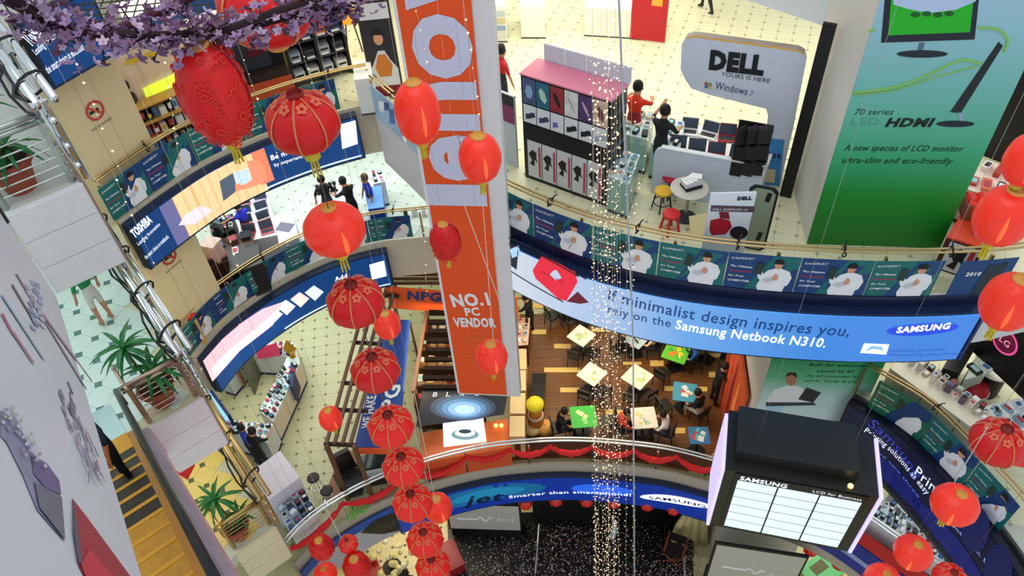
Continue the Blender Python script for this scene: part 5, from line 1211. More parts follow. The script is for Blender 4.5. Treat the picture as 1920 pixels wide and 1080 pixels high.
def stool(px, py, c, lab, ztop=.47, r=.17, cr=True):
    x, y = at(px, py, L1+ztop); t = thing('stool', lab, 'stool', (x, y, L1), .4)
    obj('seat', MB().lathe((0, 0, ztop-.04), [(r, 0), (r+.01, .02), (r, .045), (.02, .05)], 20), mat(c, .4), t, local=True)
    for k in range(4): a = pi/4+pi/2*k; obj('leg', MB().tube([(r*.75*cos(a), r*.75*sin(a), ztop-.04), (r*1.15*cos(a), r*1.15*sin(a), 0)], .016 if cr else .028, 6), mat('2a2c30', .4, .5) if cr else mat(c, .4), t, local=True)
    obj('ring', MB().tube([(r*.98*cos(a*pi/8), r*.98*sin(a*pi/8), ztop*.4) for a in range(17)], .01, 6), mat('2a2c30', .4, .5) if cr else mat(c, .4), t, local=True)
stool(1244, 357, 'f0b92c', 'stool with yellow seat and dark legs left of the round table'); stool(1259, 332, 'b82438', 'stool with dark red seat behind the round table'); stool(1259, 400, 'd8242c', 'plastic all-red stool nearest the upper railing', .45, .16, False)
x, y = at(1316, 412, L1+.3); t = thing('carton_flap', 'folded cream paper carton on the floor beside the white placard', 'box', (x, y, L1)); b = MB(); b.slab((-.2, -.12, 0), (.15, -.15, 0), (.1, .1, .38), (-.22, .12, .3), .02); obj('flap', b, mat('ecd9a0', .6), t, local=True); b = MB(); b.slab((.15, -.15, 0), (.3, .05, 0), (.28, .15, .33), (.1, .1, .38), .02); obj('flap', b, mat('e0b870', .6), t, local=True)
# white placard with red notebook
q = Plane(at(1333, 362, L1+1.7), at(1419, 360, L1+1.7), L1); t = thing('placard', 'white advertising placard with a red notebook picture and dark round badge', 'sign', q.p(q.L/2, L1))
obj('board', strip(MB(), q, 0, q.L, L1+.25, L1+1.7, -.02, .03, n=1), mat('e2e8f2', .5), t)
for k in (.15, q.L-.15): p = q.p(k, L1, -.05); obj('foot', MB().tube([(p[0], p[1], L1+.3), p], .015, 6), STEEL, t)
letters(t, q, 'DELL', (1382, 374), (1409, 373), mat('181a20', .5), off=.02, bold=.07)
obj('stripe', polypx(MB(), q, [(1333, 384), (1415, 386), (1414, 397), (1332, 395)], .016), mat('5a4452', .5), t); small(t, q, 'DELL INSPIRON 14', (1336, 393), (1400, 394), PWH, off=.02)
obj('notebook_print', polypx(MB(), q, [(1330, 430), (1332, 412), (1350, 408), (1368, 412), (1372, 424), (1360, 438), (1334, 440)], .018), mat('b81c30', .4), t); obj('notebook_print', polypx(MB(), q, [(1348, 396), (1366, 397), (1368, 410), (1350, 408)], .017), mat('8a2434', .4), t)
obj('badge', polypx(MB(), q, ell(1385, 435, 17, 12), .02), mat('2a1c24', .4), t)
# framed greenish board
q = Plane(at(1407, 346, L1+1.5), at(1462, 356, L1+1.5), L1); t = thing('framed_board', 'greenish board with rounded black frame leaning right of the placard', 'board', q.p(q.L/2, L1))
Lq = q.L; rr4 = lambda i_, z0_, z1_: [(i_+.08, z0_), (Lq-i_-.08, z0_), (Lq-i_, z0_+.08), (Lq-i_, z1_-.08), (Lq-i_-.08, z1_), (i_+.08, z1_), (i_, z1_-.08), (i_, z0_+.08)]
obj('frame', extr(q, rr4(0, L1+.05, L1+1.5), -.04, 0, px=False), BLACK, t); obj('pane', extr(q, rr4(.04, L1+.09, L1+1.46), 0, .006, px=False), mat('8f9a82', .4), t)
for a, b in ((.35, .3), (.38, 1.2)): obj('clip', poly(MB(), q, [(Lq-.2, L1+b), (Lq-.12, L1+b), (Lq-.1, L1+b+.2), (Lq-.18, L1+b+.2)], .01), BLACK, t)
# far stalls at the top
def stall(pts, h, c, lab, ctop='f0eee8', top=None):
    Q = quadpx(pts, L1+h); t = thing('kiosk', lab, 'kiosk', (*Q[0], L1)); obj('body', MB().prism(Q, L1+.05, L1+h-.04), mat(c, .5, 0, 0, .1, 2), t); obj('top', MB().prism(Q, L1+h-.04, L1+h), mat(ctop, .4), t); obj('plinth', MB().prism(Q, L1, L1+.05), DGREY, t); return t, Q
t, Q = stall([(910, 12), (948, 12), (948, -20), (910, -20)], 1.0, 'e8e8e2', 'white magazine rack at the top edge right of the orange banner')
qq = Plane(Q[0], Q[1], L1)
for k in range(4): rect(qq, .03, qq.L-.03, L1+.15+.2*k, L1+.28+.2*k, .02, mat(['d8d4c0', '8aa4c0', 'c8c090', 'b8c8d0'][k], .5), 'leaflet_row', t)
stall([(975, 12), (1022, 12), (1022, -20), (975, -20)], .9, 'f0ede4', 'rounded white counter at the top edge, second from the orange banner')
stall([(1096, 14), (1205, 20), (1215, -20), (1100, -20)], .8, 'ebe6dc', 'long low white counter at the top edge')
q = Plane(at(1186, 4, L1+1.0), at(1254, 12, L1+1.0), L1); t = thing('red_placard', 'dark red placard with yellow panel at the top edge', 'sign', q.p(.5, L1)); obj('panel', strip(MB(), q, 0, q.L, L1+.05, L1+1.8, 0, .05, n=1), mat('b81c28', .5), t); rect(q, .5, q.L-.15, L1+1.0, L1+1.7, .06, mat('e8a23c', .5), 'yellow_panel', t)
# left part of the upper gallery: beige booth with book shelf
q = Plane(at(262, 286, L1), at(470, 196, L1), L1); t = thing('shop_booth', 'pale peach shop booth with a lit yellow-green strip behind the upper left posters', 'booth', q.p(1.5, L1)); Lq = q.L
obj('wall', MB().prism(pr(q, 0, Lq, 0, -2.2), L1, L1+2.3), mat('f2d8bc', .5, 0, 0, .08, 1.5), t)
obj('roof', MB().prism(pr(q, -.03, Lq+.03, .05, -2.25), L1+2.3, L1+2.36), mat('f6e8d2', .5), t)
obj('lit_strip', extr(q, [(268, 166), (340, 132), (350, 152), (275, 184)], .005, .05), mat('d6f23c', .4, 0, .9), t)
obj('yellow_trim', extr(q, [(232, 115), (290, 95), (292, 103), (236, 122)], .005, .04), mat('ecc530', .5), t)
q2 = Plane(q.p(.15, 0, .5)[:2], q.p(Lq*.62, 0, .5)[:2], L1); tb = thing('bookshelf', 'honey-coloured wooden display shelf with rows of small boxes in front of the peach booth', 'shelf', q2.p(.8, L1)); L2_ = q2.L
obj('back', strip(MB(), q2, 0, L2_, L1, L1+1.25, -.3, .03, n=1), mat('c99a50', .5), tb)
for k in range(4): obj('shelf_board', strip(MB(), q2, 0, L2_, L1+.08+.38*k, L1+.12+.38*k, -.3, .34, n=1), mat('d8a552', .5), tb)
for k in (0, L2_): obj('side', strip(MB(), q2, k-.03, k+.03, L1, L1+1.25, -.3, .34, n=1), mat('d8a552', .5), tb)
rb = random.Random(8); nn = 0
for j in range(3):
    u_ = .08
    while u_ < L2_-.2:
        w_ = rb.uniform(.1, .2); hh = rb.uniform(.18, .3); p = q2.p(u_+w_/2, L1+.12+.38*j, -.12)
        tt = thing('product_box', '%s boxed item on the %s board of the honey-coloured shelf' % (ORD[min(19, nn % 20)], ORD[j]), 'box', p, atan2(q2.d.y, q2.d.x)); obj('case', MB().box((0, 0, hh/2), (w_*.9, .16, hh)), mat(rb.choice(PCOL+['e8e2d0', '204048']), .5), tt, local=True)
        obj('front_print', MB().box((0, -.083, hh*.55), (w_*.6, .005, hh*.5)), mat(rb.choice(['f0f2f4', '3d6fb0', 'c04050', 'e8c040']), .5), tt, local=True); u_ += w_+.02; nn += 1
    nn = 0
x, y = at(238, 165, L1+1.6); person('long-haired shopper in a dark top and pale pink trousers by the peach booth', x, y, L1, radians(100), 'stand', '1c1a1e', 'e0a898', hair='0c0a0a')
# black arch display and printer shelves
q = Plane(at(432, 210, L1), at(552, 176, L1), L1); t = thing('arch_display', 'black arched display wall with a dark red picture above the first round lantern', 'display', q.p(1.2, L1)); Lq = q.L
obj('wall', extr(q, [(0, L1), (0, L1+1.6), (.2, L1+2.0), (Lq*.3, L1+2.35), (Lq*.55, L1+2.5), (Lq*.8, L1+2.3), (Lq, L1+1.8), (Lq, L1)], -.25, 0, px=False), mat('17171b', .4), t)
obj('inner_panel', poly(MB(), q, [(.3+(Lq-.6)*.5*(1-cos(pi*k/12)), L1+.9+1.25*sin(pi*k/12)) for k in range(13)], .01), mat('33343c', .4), t)
obj('red_picture', poly(MB(), q, [(Lq*.5, L1+1.2), (Lq*.8, L1+1.25), (Lq*.78, L1+1.75), (Lq*.55, L1+1.95)], .02), mat('6a1622', .4, 0, 0, .5, 8), t)
obj('counter_top', MB().prism(pr(q, 0, Lq, .0, .5), L1+.8, L1+.85), mat('2a1c1a', .4), t); obj('counter_front', MB().prism(pr(q, 0, Lq, .42, .5), L1, L1+.8), mat('c8502c', .5), t)
q = Plane(at(556, 168, L1), at(660, 136, L1), L1); t = thing('shelf_unit', 'dark shelf unit of printers and boxes beside the black arch', 'shelf', q.p(1, L1)); Lq = q.L
obj('back', strip(MB(), q, 0, Lq, L1, L1+2.2, -.5, .05, n=1), mat('22222a', .5), t)
for k in range(4): obj('shelf_board', strip(MB(), q, 0, Lq, L1+.5*k+.15, L1+.5*k+.19, -.45, .5, n=1), mat('3a3a44', .5), t)
for k in (0, Lq*.5, Lq): obj('side', strip(MB(), q, k-.03, k+.03, L1, L1+2.2, -.45, .5, n=1), mat('1a1a20', .5), t)
for j in range(4):
    for i in range(4):
        p = q.p(Lq*(.12+.25*i), L1+.5*j+.19, -.15); c = ['c9ccd4', '2c4a80', '3c3c44', 'e8e6e0', 'c86a30', '9aa4b0'][(i*3+j*5) % 6]
        prod_ = thing('printer', '%s printer from the left on the %s shelf board beside the black arch' % (ORD[i], ORD[j]), 'printer', p, atan2(q.d.y, q.d.x))
        obj('body', MB().box((0, 0, .12), (Lq*.19, .34, .22), 0, 0, .03), mat(c, .5), prod_, local=True); obj('paper_slot', MB().box((0, -.172, .14), (Lq*.13, .01, .05)), BLACK, prod_, local=True); obj('tray', MB().box((0, -.2, .05), (Lq*.13, .1, .02)), mat('e8e8e8', .5), prod_, local=True)
tag(obj('yellow_post', MB().tube([(*at(552, 166, L1), L1), (*at(552, 166, L1), L1+2.5)], .07, 10), mat('d8c23c', .5)), 'yellow round post between the black arch and the printer shelves', 'post')
# monochrome portrait stand
q = Plane(at(700, 182, L1), at(758, 176, L1), L1); t = thing('portrait_stand', 'tall black stand with a portrait of a woman in orange, left of the orange banner', 'sign', q.p(.4, L1)); Lq = q.L
obj('board', strip(MB(), q, 0, Lq, L1, L1+2.4, -.1, .12, n=1), mat('26222a', .5), t)
P = lambda L_: [(Lq*a, L1+2.4*b) for a, b in L_]
obj('header', poly(MB(), q, P([(.05, .82), (.95, .82), (.95, .98), (.05, .98)]), .025), mat('d8d6dc'), t)
obj('figure_print', poly(MB(), q, P([(.1, .1), (.1, .3), (.3, .42), (.42, .5), (.62, .5), (.75, .4), (.95, .3), (.95, .1)]), .025), mat('d8d8dc'), t)
obj('figure_print', poly(MB(), q, P([(.25, .32), (.4, .46), (.62, .46), (.8, .34), (.7, .22), (.35, .22)]), .028), mat('d07a2c'), t)
obj('face', poly(MB(), q, [(Lq*.5+.11*cos(a), L1+1.5+.16*sin(a)) for a in [k*.5 for k in range(13)]], .03), SKIN, t); obj('hair', poly(MB(), q, [(Lq*.5+.13*cos(a), L1+1.58+.16*sin(a)) for a in [k*.33 for k in range(10)]], .033), HAIR, t)
obj('red_base', poly(MB(), q, P([(.02, .0), (.98, .0), (.98, .12), (.02, .12)]), .03), mat('7a1626'), t)
stall([(664, 150), (698, 146), (694, 110), (662, 114)], .95, 'e4e8ea', 'white box counter left of the portrait stand')
x, y = at(655, 45, L1+.8); t = thing('monitor', 'small orange-lit screen on dark legs at the upper left of the portrait stand', 'screen', (x, y, L1)); obj('screen', MB().box((0, 0, 1.0), (.55, .05, .4)), mat('f0922c', .4, 0, .8), t, local=True); obj('frame', MB().box((0, .03, 1.0), (.6, .04, .45)), BLACK, t, local=True)
for k in (-.2, .2): obj('leg', MB().tube([(k, 0, 0), (k*.5, .03, .8)], .02, 6), BLACK, t, local=True)
# right end: red boxes, black sign
Q = quadpx([(1776, 444), (1846, 466), (1880, 402), (1815, 380)], L1+.75); t = thing('promo_table', 'red topped table with a black beast poster on its front, right of the green poster', 'table', (*Q[0], L1)); obj('body', MB().prism(Q, L1, L1+.72), mat('4a1814', .5), t); obj('top', MB().prism([tuple(Vector(Q[0]).lerp(Vector(p), 1.03)) for p in Q], L1+.72, L1+.76), mat('f04a28', .5), t)
q = Plane(Q[0], Q[1], L1); rect(q, .08, q.L-.05, L1+.05, L1+.68, .01, mat('d8d8d8', .5), 'front_print', t); cx, cz = q.L*.5, L1+.36
obj('beast_print', poly(MB(), q, [(cx-.12, cz-.2), (cx-.04, cz-.07), (cx-.15, cz+.1), (cx-.02, cz+.24), (cx+.1, cz+.2), (cx+.09, cz+.02), (cx+.14, cz-.1), (cx+.03, cz-.03), (cx+.02, cz-.24)], .018), mat('101014', .5), t); obj('red_strip', poly(MB(), q, [(q.L-.16, L1+.1), (q.L-.08, L1+.1), (q.L-.08, L1+.62), (q.L-.16, L1+.62)], .018), mat('c8303a', .5), t)
cxy = lerp2(Q, .35, .75); t = thing('carton', 'open cardboard carton full of red cloth on the red topped table', 'box', (cxy.x, cxy.y, L1+.76), -.3)
for a, b, c, d in ((0, -.2, .5, .02), (0, .2, .5, .02), (-.25, 0, .02, .4), (.25, 0, .02, .4)): obj('side', MB().box((a, b, .16), (c, d, .32)), mat('8a4a30', .7), t, local=True)
b = MB()
for k in range(9): b.ball((-.16+.16*(k % 3), -.12+.12*(k//3), .26+.04*(k % 2)), .1, 8)
obj('cloth', b, mat('e8281c', .6), t, local=True)['kind'] = 'stuff'
cxy = lerp2(Q, .75, .45); t = thing('stacked_boxes', 'white and silver flat boxes stacked at the corner of the red topped table', 'box', (cxy.x, cxy.y, L1+.76), .9)
for k in range(3): obj('box', MB().box((0, .02*k, .06+.11*k), (.55, .2, .1)), mat(['e8e4e0', 'b8bcc0', 'f0ece4'][k], .5), t, local=True)
Q = quadpx([(1800, 350), (1900, 385), (1940, 330), (1850, 300)], L1+.8); counter('pink-white counter at the right edge behind the red topped table', Q, L1, .8, mat('f2d0c4', .5), mat('f6ded2', .4)); goods(Q, L1+.8, 4, 2, 'on the pink-white counter at the right edge', 'box', ['e87a50', 'f0e8e0', 'c04a3a', '3a3a44'], 9)
q = Plane(at(1872, 188, L1+1.2), at(1935, 210, L1+1.2), L1); t = thing('hanging_sign', 'black sign board at the upper right edge', 'sign', q.p(.5, L1)); obj('panel', strip(MB(), q, 0, q.L+1, L1+.0, L1+2.9, 0, .1, n=1), mat('0c0c10', .4), t); rect(q, .7, q.L+.5, L1+1.9, L1+2.3, .105, mat('d8d8de', .5), 'white_mark', t)
print('upper done')
# ================================================================ MIDDLE LEFT FLOOR (L2)
def pz(sf, *a): return pr(sf, *a)
Q = quadpx([(450, 455), (522, 440), (498, 350), (440, 368)], L2+.9); counter('long white-pink counter of notebooks beside the man in blue, middle left floor', Q, L2, .9, mat('f0e4ee', .5), mat('f8f0f6', .3)); goods(Q, L2+.9, 2, 5, 'on the white-pink counter', 'laptop', ['e8e0e8', 'c8b8c4', 'd0545c', 'dcdce0'], 2)
Q = quadpx([(523, 458), (560, 446), (548, 396), (514, 404)], L2+1.0); t = counter('lilac-white display block with a grey square print, middle left floor', Q, L2, 1.0, mat('dcdcf2', .5), mat('e8e8f4', .4), name='display_block')
qc = lerp2(Q, .45, .5); obj('grey_print', MB().box((qc.x, qc.y, L2+1.005), (.42, .34, .01), radians(-18)), mat('77748c', .5), t)
for i, (pts, hgt, lab) in enumerate([([(385, 505), (480, 470), (470, 430), (375, 462)], 1.0, 'dark brown counter nearest the middle left posters'), ([(398, 445), (440, 430), (436, 400), (392, 418)], .8, 'black desk with goods behind the dark brown counter'),
                                 ([(340, 470), (362, 462), (352, 420), (332, 430)], 1.2, 'teal glass cabinet right of the lower beige column'), ([(432, 515), (492, 492), (484, 455), (426, 478)], 1.05, 'black box counter right of the pink pillar')]):
    Q = quadpx(pts, L2+hgt); counter(lab, Q, L2, hgt, mat(['3a1e16', '17171a', '7fa8aa', '121216'][i], .4), mat(['4a2a1e', '1c1c20', 'a8d0d0', '2a2420'][i], .3))
    if i in (0, 1): goods(Q, L2+hgt, 4, 2, 'on '+' '.join(lab.split()[:4]), 'box', ['20242c', '3a3c44', 'd8d8dc', '6a4a3a'], 20+i)
Q = quadpx([(388, 470), (412, 462), (422, 462), (398, 472)], L2+1.1); t = thing('display_plinth', 'pink-beige square display plinth of the dark shop on the middle left floor', 'plinth', (*Q[0], L2)); a = at(405, 478, L2+1.1); obj('shaft', MB().box((a[0], a[1], L2+.75), (.34, .34, 1.5), radians(-20)), mat('dcb0a4', .5), t); obj('cap', MB().box((a[0], a[1], L2+1.53), (.4, .4, .06), radians(-20)), mat('e8c4b8', .5), t)
x, y = at(447, 388, L2+1.6); person('man in a bright blue shirt standing at the white-pink counter', x, y, L2, radians(60), 'point', '2430c8', '1c1e28')
x, y = at(392, 398, L2+1.6); person('person in a grey top bending over the black desk with bare arms', x, y, L2, radians(-60), 'raise', '6a7a78', '20242a', hair='100c0a')
x, y = at(603, 340, L2+1.6); person('shopper in black with a red collar above the glowing round lantern', x, y, L2, radians(20), 'stand', '1a1416', '20202a')
x, y = at(650, 345, L2+1.6); person('man in a black jacket leaning over the blue counter', x, y, L2, radians(50), 'lean', '16161a', '1c1e24')
x, y = at(686, 335, L2+1.6); person('seller in a deep blue shirt behind the blue counter', x, y, L2, radians(120), 'stand', '2433a8', '24242c', hair='5a3a20')
Q = quadpx([(605, 395), (650, 385), (640, 345), (590, 355)], L2+.9); counter('white counter with black camera stands left of the shopper in black', Q, L2, .9, mat('eef2f6', .5), mat('f4f6f8', .3))
rb = random.Random(2)
for k in range(5):
    p = lerp2(Q, .1+.16*k, .75); t = thing('camera_stand', '%s small black stand from the left on the white counter of the middle left floor' % ORD[k], 'stand', (p.x, p.y, L2+.9)); obj('rod', MB().tube([(0, 0, .02), (0, 0, .24)], .03, 6), BLACK, t, local=True); obj('head', MB().box((0, 0, .27), (.1, .07, .08), 0, 0, .02), BLACK, t, local=True); obj('foot', MB().lathe((0, 0, 0), [(.07, 0), (.06, .02)], 10), BLACK, t, local=True)
Q = quadpx([(690, 392), (720, 388), (715, 348), (682, 352)], L2+1.0); counter('bright blue and white promotion block beside the seller in blue', Q, L2, 1.0, mat('2a4cc0', .5), mat('6fa4e8', .4), name='promotion_block')
Q = quadpx([(608, 372), (672, 362), (668, 350), (604, 358)], L2+.9); 
Q = quadpx([(700, 345), (722, 340), (716, 318), (694, 322)], L2+.9); counter('small white counter at the far end of the blue promotion block', Q, L2, .9, mat('f0f2f6', .5), mat('f6f8fa', .3)); goods(Q, L2+.9, 2, 2, 'on the small far white counter', 'box', ['20242c', 'd8d8dc'], 3)
Q = quadpx([(748, 385), (800, 382), (800, 374), (748, 376)], L2+.5); goods(Q, L2+.5-.5, 3, 1, 'on the floor behind the last poster', 'box', ['f4f4f0', '2c3034', 'e8e8e8'], 6, hs=(.2, .3))
# red cloth bits by the lower-left rail
Q = quadpx([(345, 607), (368, 597), (362, 585), (345, 592)], L2+.9); t = thing('red_cloth', 'small red cloth bundle at the left end of the middle left railing', 'cloth', (*Q[0], L2+.02)); b = MB()
for k in range(5): p = lerp2(Q, .2+.15*k, .5); b.ball((p.x, p.y, L2+.9-.05*(k % 2)), .1, 8)
obj('cloth', b, RED, t); obj('basket', MB().prism(Q, L2+.02, L2+.85), mat('caa45a', .5), t)
Q = quadpx([(338, 880), (366, 868), (350, 862), (330, 874)], L2+.02); tag(obj('red_mat', MB().prism(quadpx([(332, 888), (352, 900), (366, 872), (350, 862)], L2), L2+.011, L2+.03), mat('b01c20', .8)), 'dark red floor mat on the yellow floor beside the pink escalator side', 'mat')
x, y = at(204, 604, L1); person('shopper in a green shirt and white shorts walking on the pale teal tiles', x, y, L1, radians(60), 'stand', '1c8a48', 'd8d4cc', hair='201814', shoe='8a7a68', shorts=True, sc=.82)
pq = P0-ed_*1.3+nx_*.52; person('rider in dark clothes with an orange sleeve standing on the escalator', pq.x, pq.y, L1+.02+SL*1.2, radians(140), 'stand', '1c2a3a', '181c24', skin='e08850', shoe='c88a58', sc=.95)
# ================================================================ PHONE KIOSK, LOWER LEFT (L3)
Z5 = L3+1.0
ring = [((405, 700), (452, 640), (470, 652), (424, 706)), ((452, 640), (552, 642), (545, 668), (470, 664)), ((552, 642), (562, 680), (512, 790), (485, 770), (530, 690), (540, 664)), ((424, 790), (512, 795), (500, 830), (430, 812))]
lab = ['left wing of the phone kiosk with standing posters', 'back wing of the phone kiosk under a white top', 'long right wing of the phone kiosk facing the dotted floor', 'front wing of the phone kiosk next to the lilac glow']
for i, (pts, l) in enumerate(zip(ring, lab)):
    Q = quadpx(pts, Z5); cx = sum(p[0] for p in Q)/len(Q); cy = sum(p[1] for p in Q)/len(Q)
    t = thing('display_counter', 'white glass-topped '+l, 'counter', (cx, cy, L3)); obj('body', MB().prism(Q, L3+.02, Z5-.06), mat('e6d8c4' if i == 2 else 'dfe6ea', .5), t); obj('top', MB().prism(Q, Z5-.06, Z5), mat('d6eef0', .15, 0, 0, .15, 5), t); obj('kick_board', MB().prism([tuple(Vector((cx, cy)).lerp(Vector(p), 1.01)) for p in Q], L3+.0, L3+.12), mat('24306a', .5), t)
    Q4 = [Q[0], Q[1], Q[2], Q[3]] if len(Q) == 4 else [Q[5], Q[0], Q[1], Q[4]]
    if len(Q) == 6: Q4 = [Q[3], Q[2], Q[1], Q[4]]
    goods(Q4, Z5, *[(3, 3), (10, 3), (3, 10), (7, 3)][i], 'on the '+' '.join(l.split()[:3])+' kiosk', 'phone', ['20242a', 'e8ecef', '2c3038', 'c8ccd0', 'd02050', '24282c', 'a8d0d8', 'f4f4f4'], 30+i, hs=(.03, .14), fill=.75)
for k, (pts, c, l) in enumerate([([(424, 700), (440, 648), (452, 652), (438, 706)], '8fb4d8', 'blue patterned'), ([(447, 706), (462, 662), (474, 668), (460, 716)], 'b08a6a', 'brown'), ([(466, 718), (480, 672), (492, 684), (478, 726)], '6a7060', 'olive grey')]):
    q = Plane(at(*pts[0], L3+.6), at(*pts[1], L3+.6), L3+.6); t = thing('standing_poster', l+' upright panel inside the phone kiosk', 'poster', (*at(*pts[0], L3+.6), L3)); obj('panel', strip(MB(), q, 0, q.L, L3, L3+1.3, 0, .04, n=1), mat(c, .5, 0, 0, .3, 5), t); obj('frame', strip(MB(), q, -.03, q.L+.03, L3+1.28, L3+1.33, -.01, .06, n=1), DGREY, t)
p = at(506, 672, Z5); t = thing('magenta_flag', 'magenta triangular promotion board on the back wing of the phone kiosk', 'sign', (*p, Z5)); b = MB(); b.slab((-.4, 0, 0), (.35, 0, .1), (.3, .15, .5), (-.35, .12, .35), .03); obj('board', b, mat('d8406a', .5), t, local=True)
p = at(549, 668, Z5); t = thing('gold_ornament', 'gold diamond-shaped ornament on the corner of the phone kiosk', 'ornament', (*p, Z5)); obj('body', MB().lathe((0, 0, 0), [(.03, 0), (.2, .35), (.02, .75)], 4), mat('d8a42c', .3, .5), t, local=True); obj('foot', MB().lathe((0, 0, 0), [(.1, 0), (.1, .03)], 8), mat('b0842c', .3, .5), t, local=True)
tag(obj('navy_panel', MB().prism(quadpx([(540, 720), (548, 728), (556, 684), (546, 680)], L3+1.0), L3+.3, L3+1.04), mat('1c2a64', .5)), 'navy panel on the corner of the phone kiosk below the gold ornament', 'panel')
q = Plane(at(402, 742, L3+.9), at(444, 800, L3+.9), L3); t = thing('light_box_panel', 'blue glowing upright panel in a navy frame at the lower left of the phone kiosk', 'sign', q.p(.5, L3)); obj('frame', strip(MB(), q, 0, q.L, L3, L3+1.5, 0, .08, n=1), mat('14285a', .5), t); rect(q, .08, q.L-.08, L3+.1, L3+1.4, .09, EM('8ecbf4', 1.0), 'face', t)
x, y = at(470, 822, L3+1.5); person('person in black with white patches at the front of the phone kiosk', x, y, L3, radians(-20), 'lean', '141418', '1c1c24')
x, y = at(452, 808, L3+1.5); person('person in a violet-blue top beside the phone kiosk', x, y, L3, radians(-60), 'stand', '3a48b8', '2a2e40')
# white cube and appliance display
Q = quadpx([(470, 885), (525, 845), (562, 895), (503, 938)], L3+1.5); t = thing('white_cube', 'plain white cube stand with a pale lilac top beside the cafe gallery railing', 'cube', (*Q[0], L3)); obj('body', MB().prism(Q, L3, L3+1.47), mat('e4dfea', .5), t); obj('top', MB().prism(Q, L3+1.47, L3+1.5), mat('e8e4f0', .4), t)
Q = quadpx([(508, 935), (560, 893), (594, 960), (545, 1002)], L3+.9); counter('white display table of black and blue handsets right of the white cube', Q, L3, .9, mat('d8dade', .5), mat('dfe8ee', .3)); goods(Q, L3+.9, 4, 6, 'on the handset table by the white cube', 'phone', ['101014', '16161c', '2a5a88', 'b8d8ec', '1c2024', 'e8ecf0'], 41, hs=(.05, .3), fill=.8)
for k, (x, y) in enumerate([(587, 896), (612, 920)]):
    px_, py_ = at(x, y, L3+.75); t = thing('bar_stool', ['left', 'right'][k]+' black-seated bar stool of the pair behind the cloth swags', 'stool', (px_, py_, L3)); obj('seat', MB().lathe((0, 0, .72), [(.16, 0), (.17, .03), (.15, .06), (.02, .065)], 18), BLACK, t, local=True)
    for j in range(4): a = pi/4+pi/2*j; obj('leg', MB().tube([(.1*cos(a), .1*sin(a), .72), (.17*cos(a), .17*sin(a), .0)], .012, 6), CHROME, t, local=True)
    obj('ring', MB().tube([(.145*cos(a*pi/8), .145*sin(a*pi/8), .3) for a in range(17)], .01, 6), CHROME, t, local=True)
# wooden corner floor, black chair, laptop desk
tag(obj('wood_plinth', MB().prism(quadpx([(640, 850), (672, 845), (700, 905), (632, 940), (608, 935)], L3), L3+.012, L3+.06), mat('9a6a44', .5, 0, 0, .15, 3)), 'brown wooden platform corner behind the left red swags', 'platform')
x, y = at(655, 890, L3+.8); t = thing('office_chair', 'bulky black leather chair on the wooden platform corner', 'chair', (x, y, L3+.06), .5)
obj('seat', MB().box((0, 0, .45), (.6, .6, .18), 0, 0, .12), BLACK, t, local=True); b = MB(); b.slab((-.3, .28, .5), (.3, .28, .5), (.26, .42, 1.15), (-.26, .42, 1.15), .16); obj('backrest', b, mat('1c1818', .35), t, local=True)
for s_ in (-1, 1): obj('armrest', MB().box((s_*.34, .02, .62), (.1, .5, .14), 0, 0, .04), BLACK, t, local=True)
obj('base', MB().lathe((0, 0, 0), [(.3, 0), (.3, .05), (.05, .12), (.05, .36)], 5), DGREY, t, local=True)
# ================================================================ ORANGE BOOTH WITH PERGOLA (L3)
WD = mat('6b4a36', .5, 0, 0, .15, 3); ZP = L3+2.7
t = thing('pergola', 'brown wooden slat pergola wrapping the orange booth, seen from above', 'pergola', (*at(640, 760, L3), L3))
for k in range(4):
    y = 507+k*8; a, b = at(705+k*5-(0), y, ZP), at(985, y-1, ZP); obj('beam', MB().tube([(*a, ZP), (*b, ZP)], .055, 4), WD, t)
for k in range(4):
    a, b = at(700+k*14, 512+k*8, ZP), at(612+k*15, 832, ZP); obj('beam', MB().tube([(*a, ZP), (*b, ZP)], .055, 4), WD, t)
for y, x0, x1 in ((553, 700, 748), (642, 662, 715), (718, 640, 700), (768, 625, 690), (832, 608, 668)):
    a, b = at(x0, y, ZP-.1), at(x1, y+3, ZP-.1); obj('cross_beam', MB().tube([(*a, ZP-.1), (*b, ZP-.1)], .06, 6), mat('2c1e18', .5), t)
for x, y in ((612, 834), (664, 836), (704, 512), (984, 512)):
    a = at(x, y, ZP); obj('post', MB().box((a[0], a[1], (L3+ZP)/2), (.1, .1, ZP-L3)), WD, t)
OR = mat('f0602a', .5)
q = Plane(at(733, 574, L3+2.0), at(972, 594, L3+2.0), L3); t = thing('booth_sign', 'orange sign board with dark slanted letters at the back of the booth', 'sign', q.p(1, L3+2)); zt = q.uv(735, 537)[1]
obj('board', strip(MB(), q, 0, q.L, L3+2.0, zt, 0, .08, n=1), OR, t); letters(t, q, 'NPG', (765, 557), (828, 561), mat('2c3a78', .5), off=.09, bold=.05, sh=.2); pass
for u in (.1, q.L-.1): p = q.p(u, L3, -.05); obj('post', MB().box((p[0], p[1], L3+1.0), (.1, .1, 2.0)), WD, t)
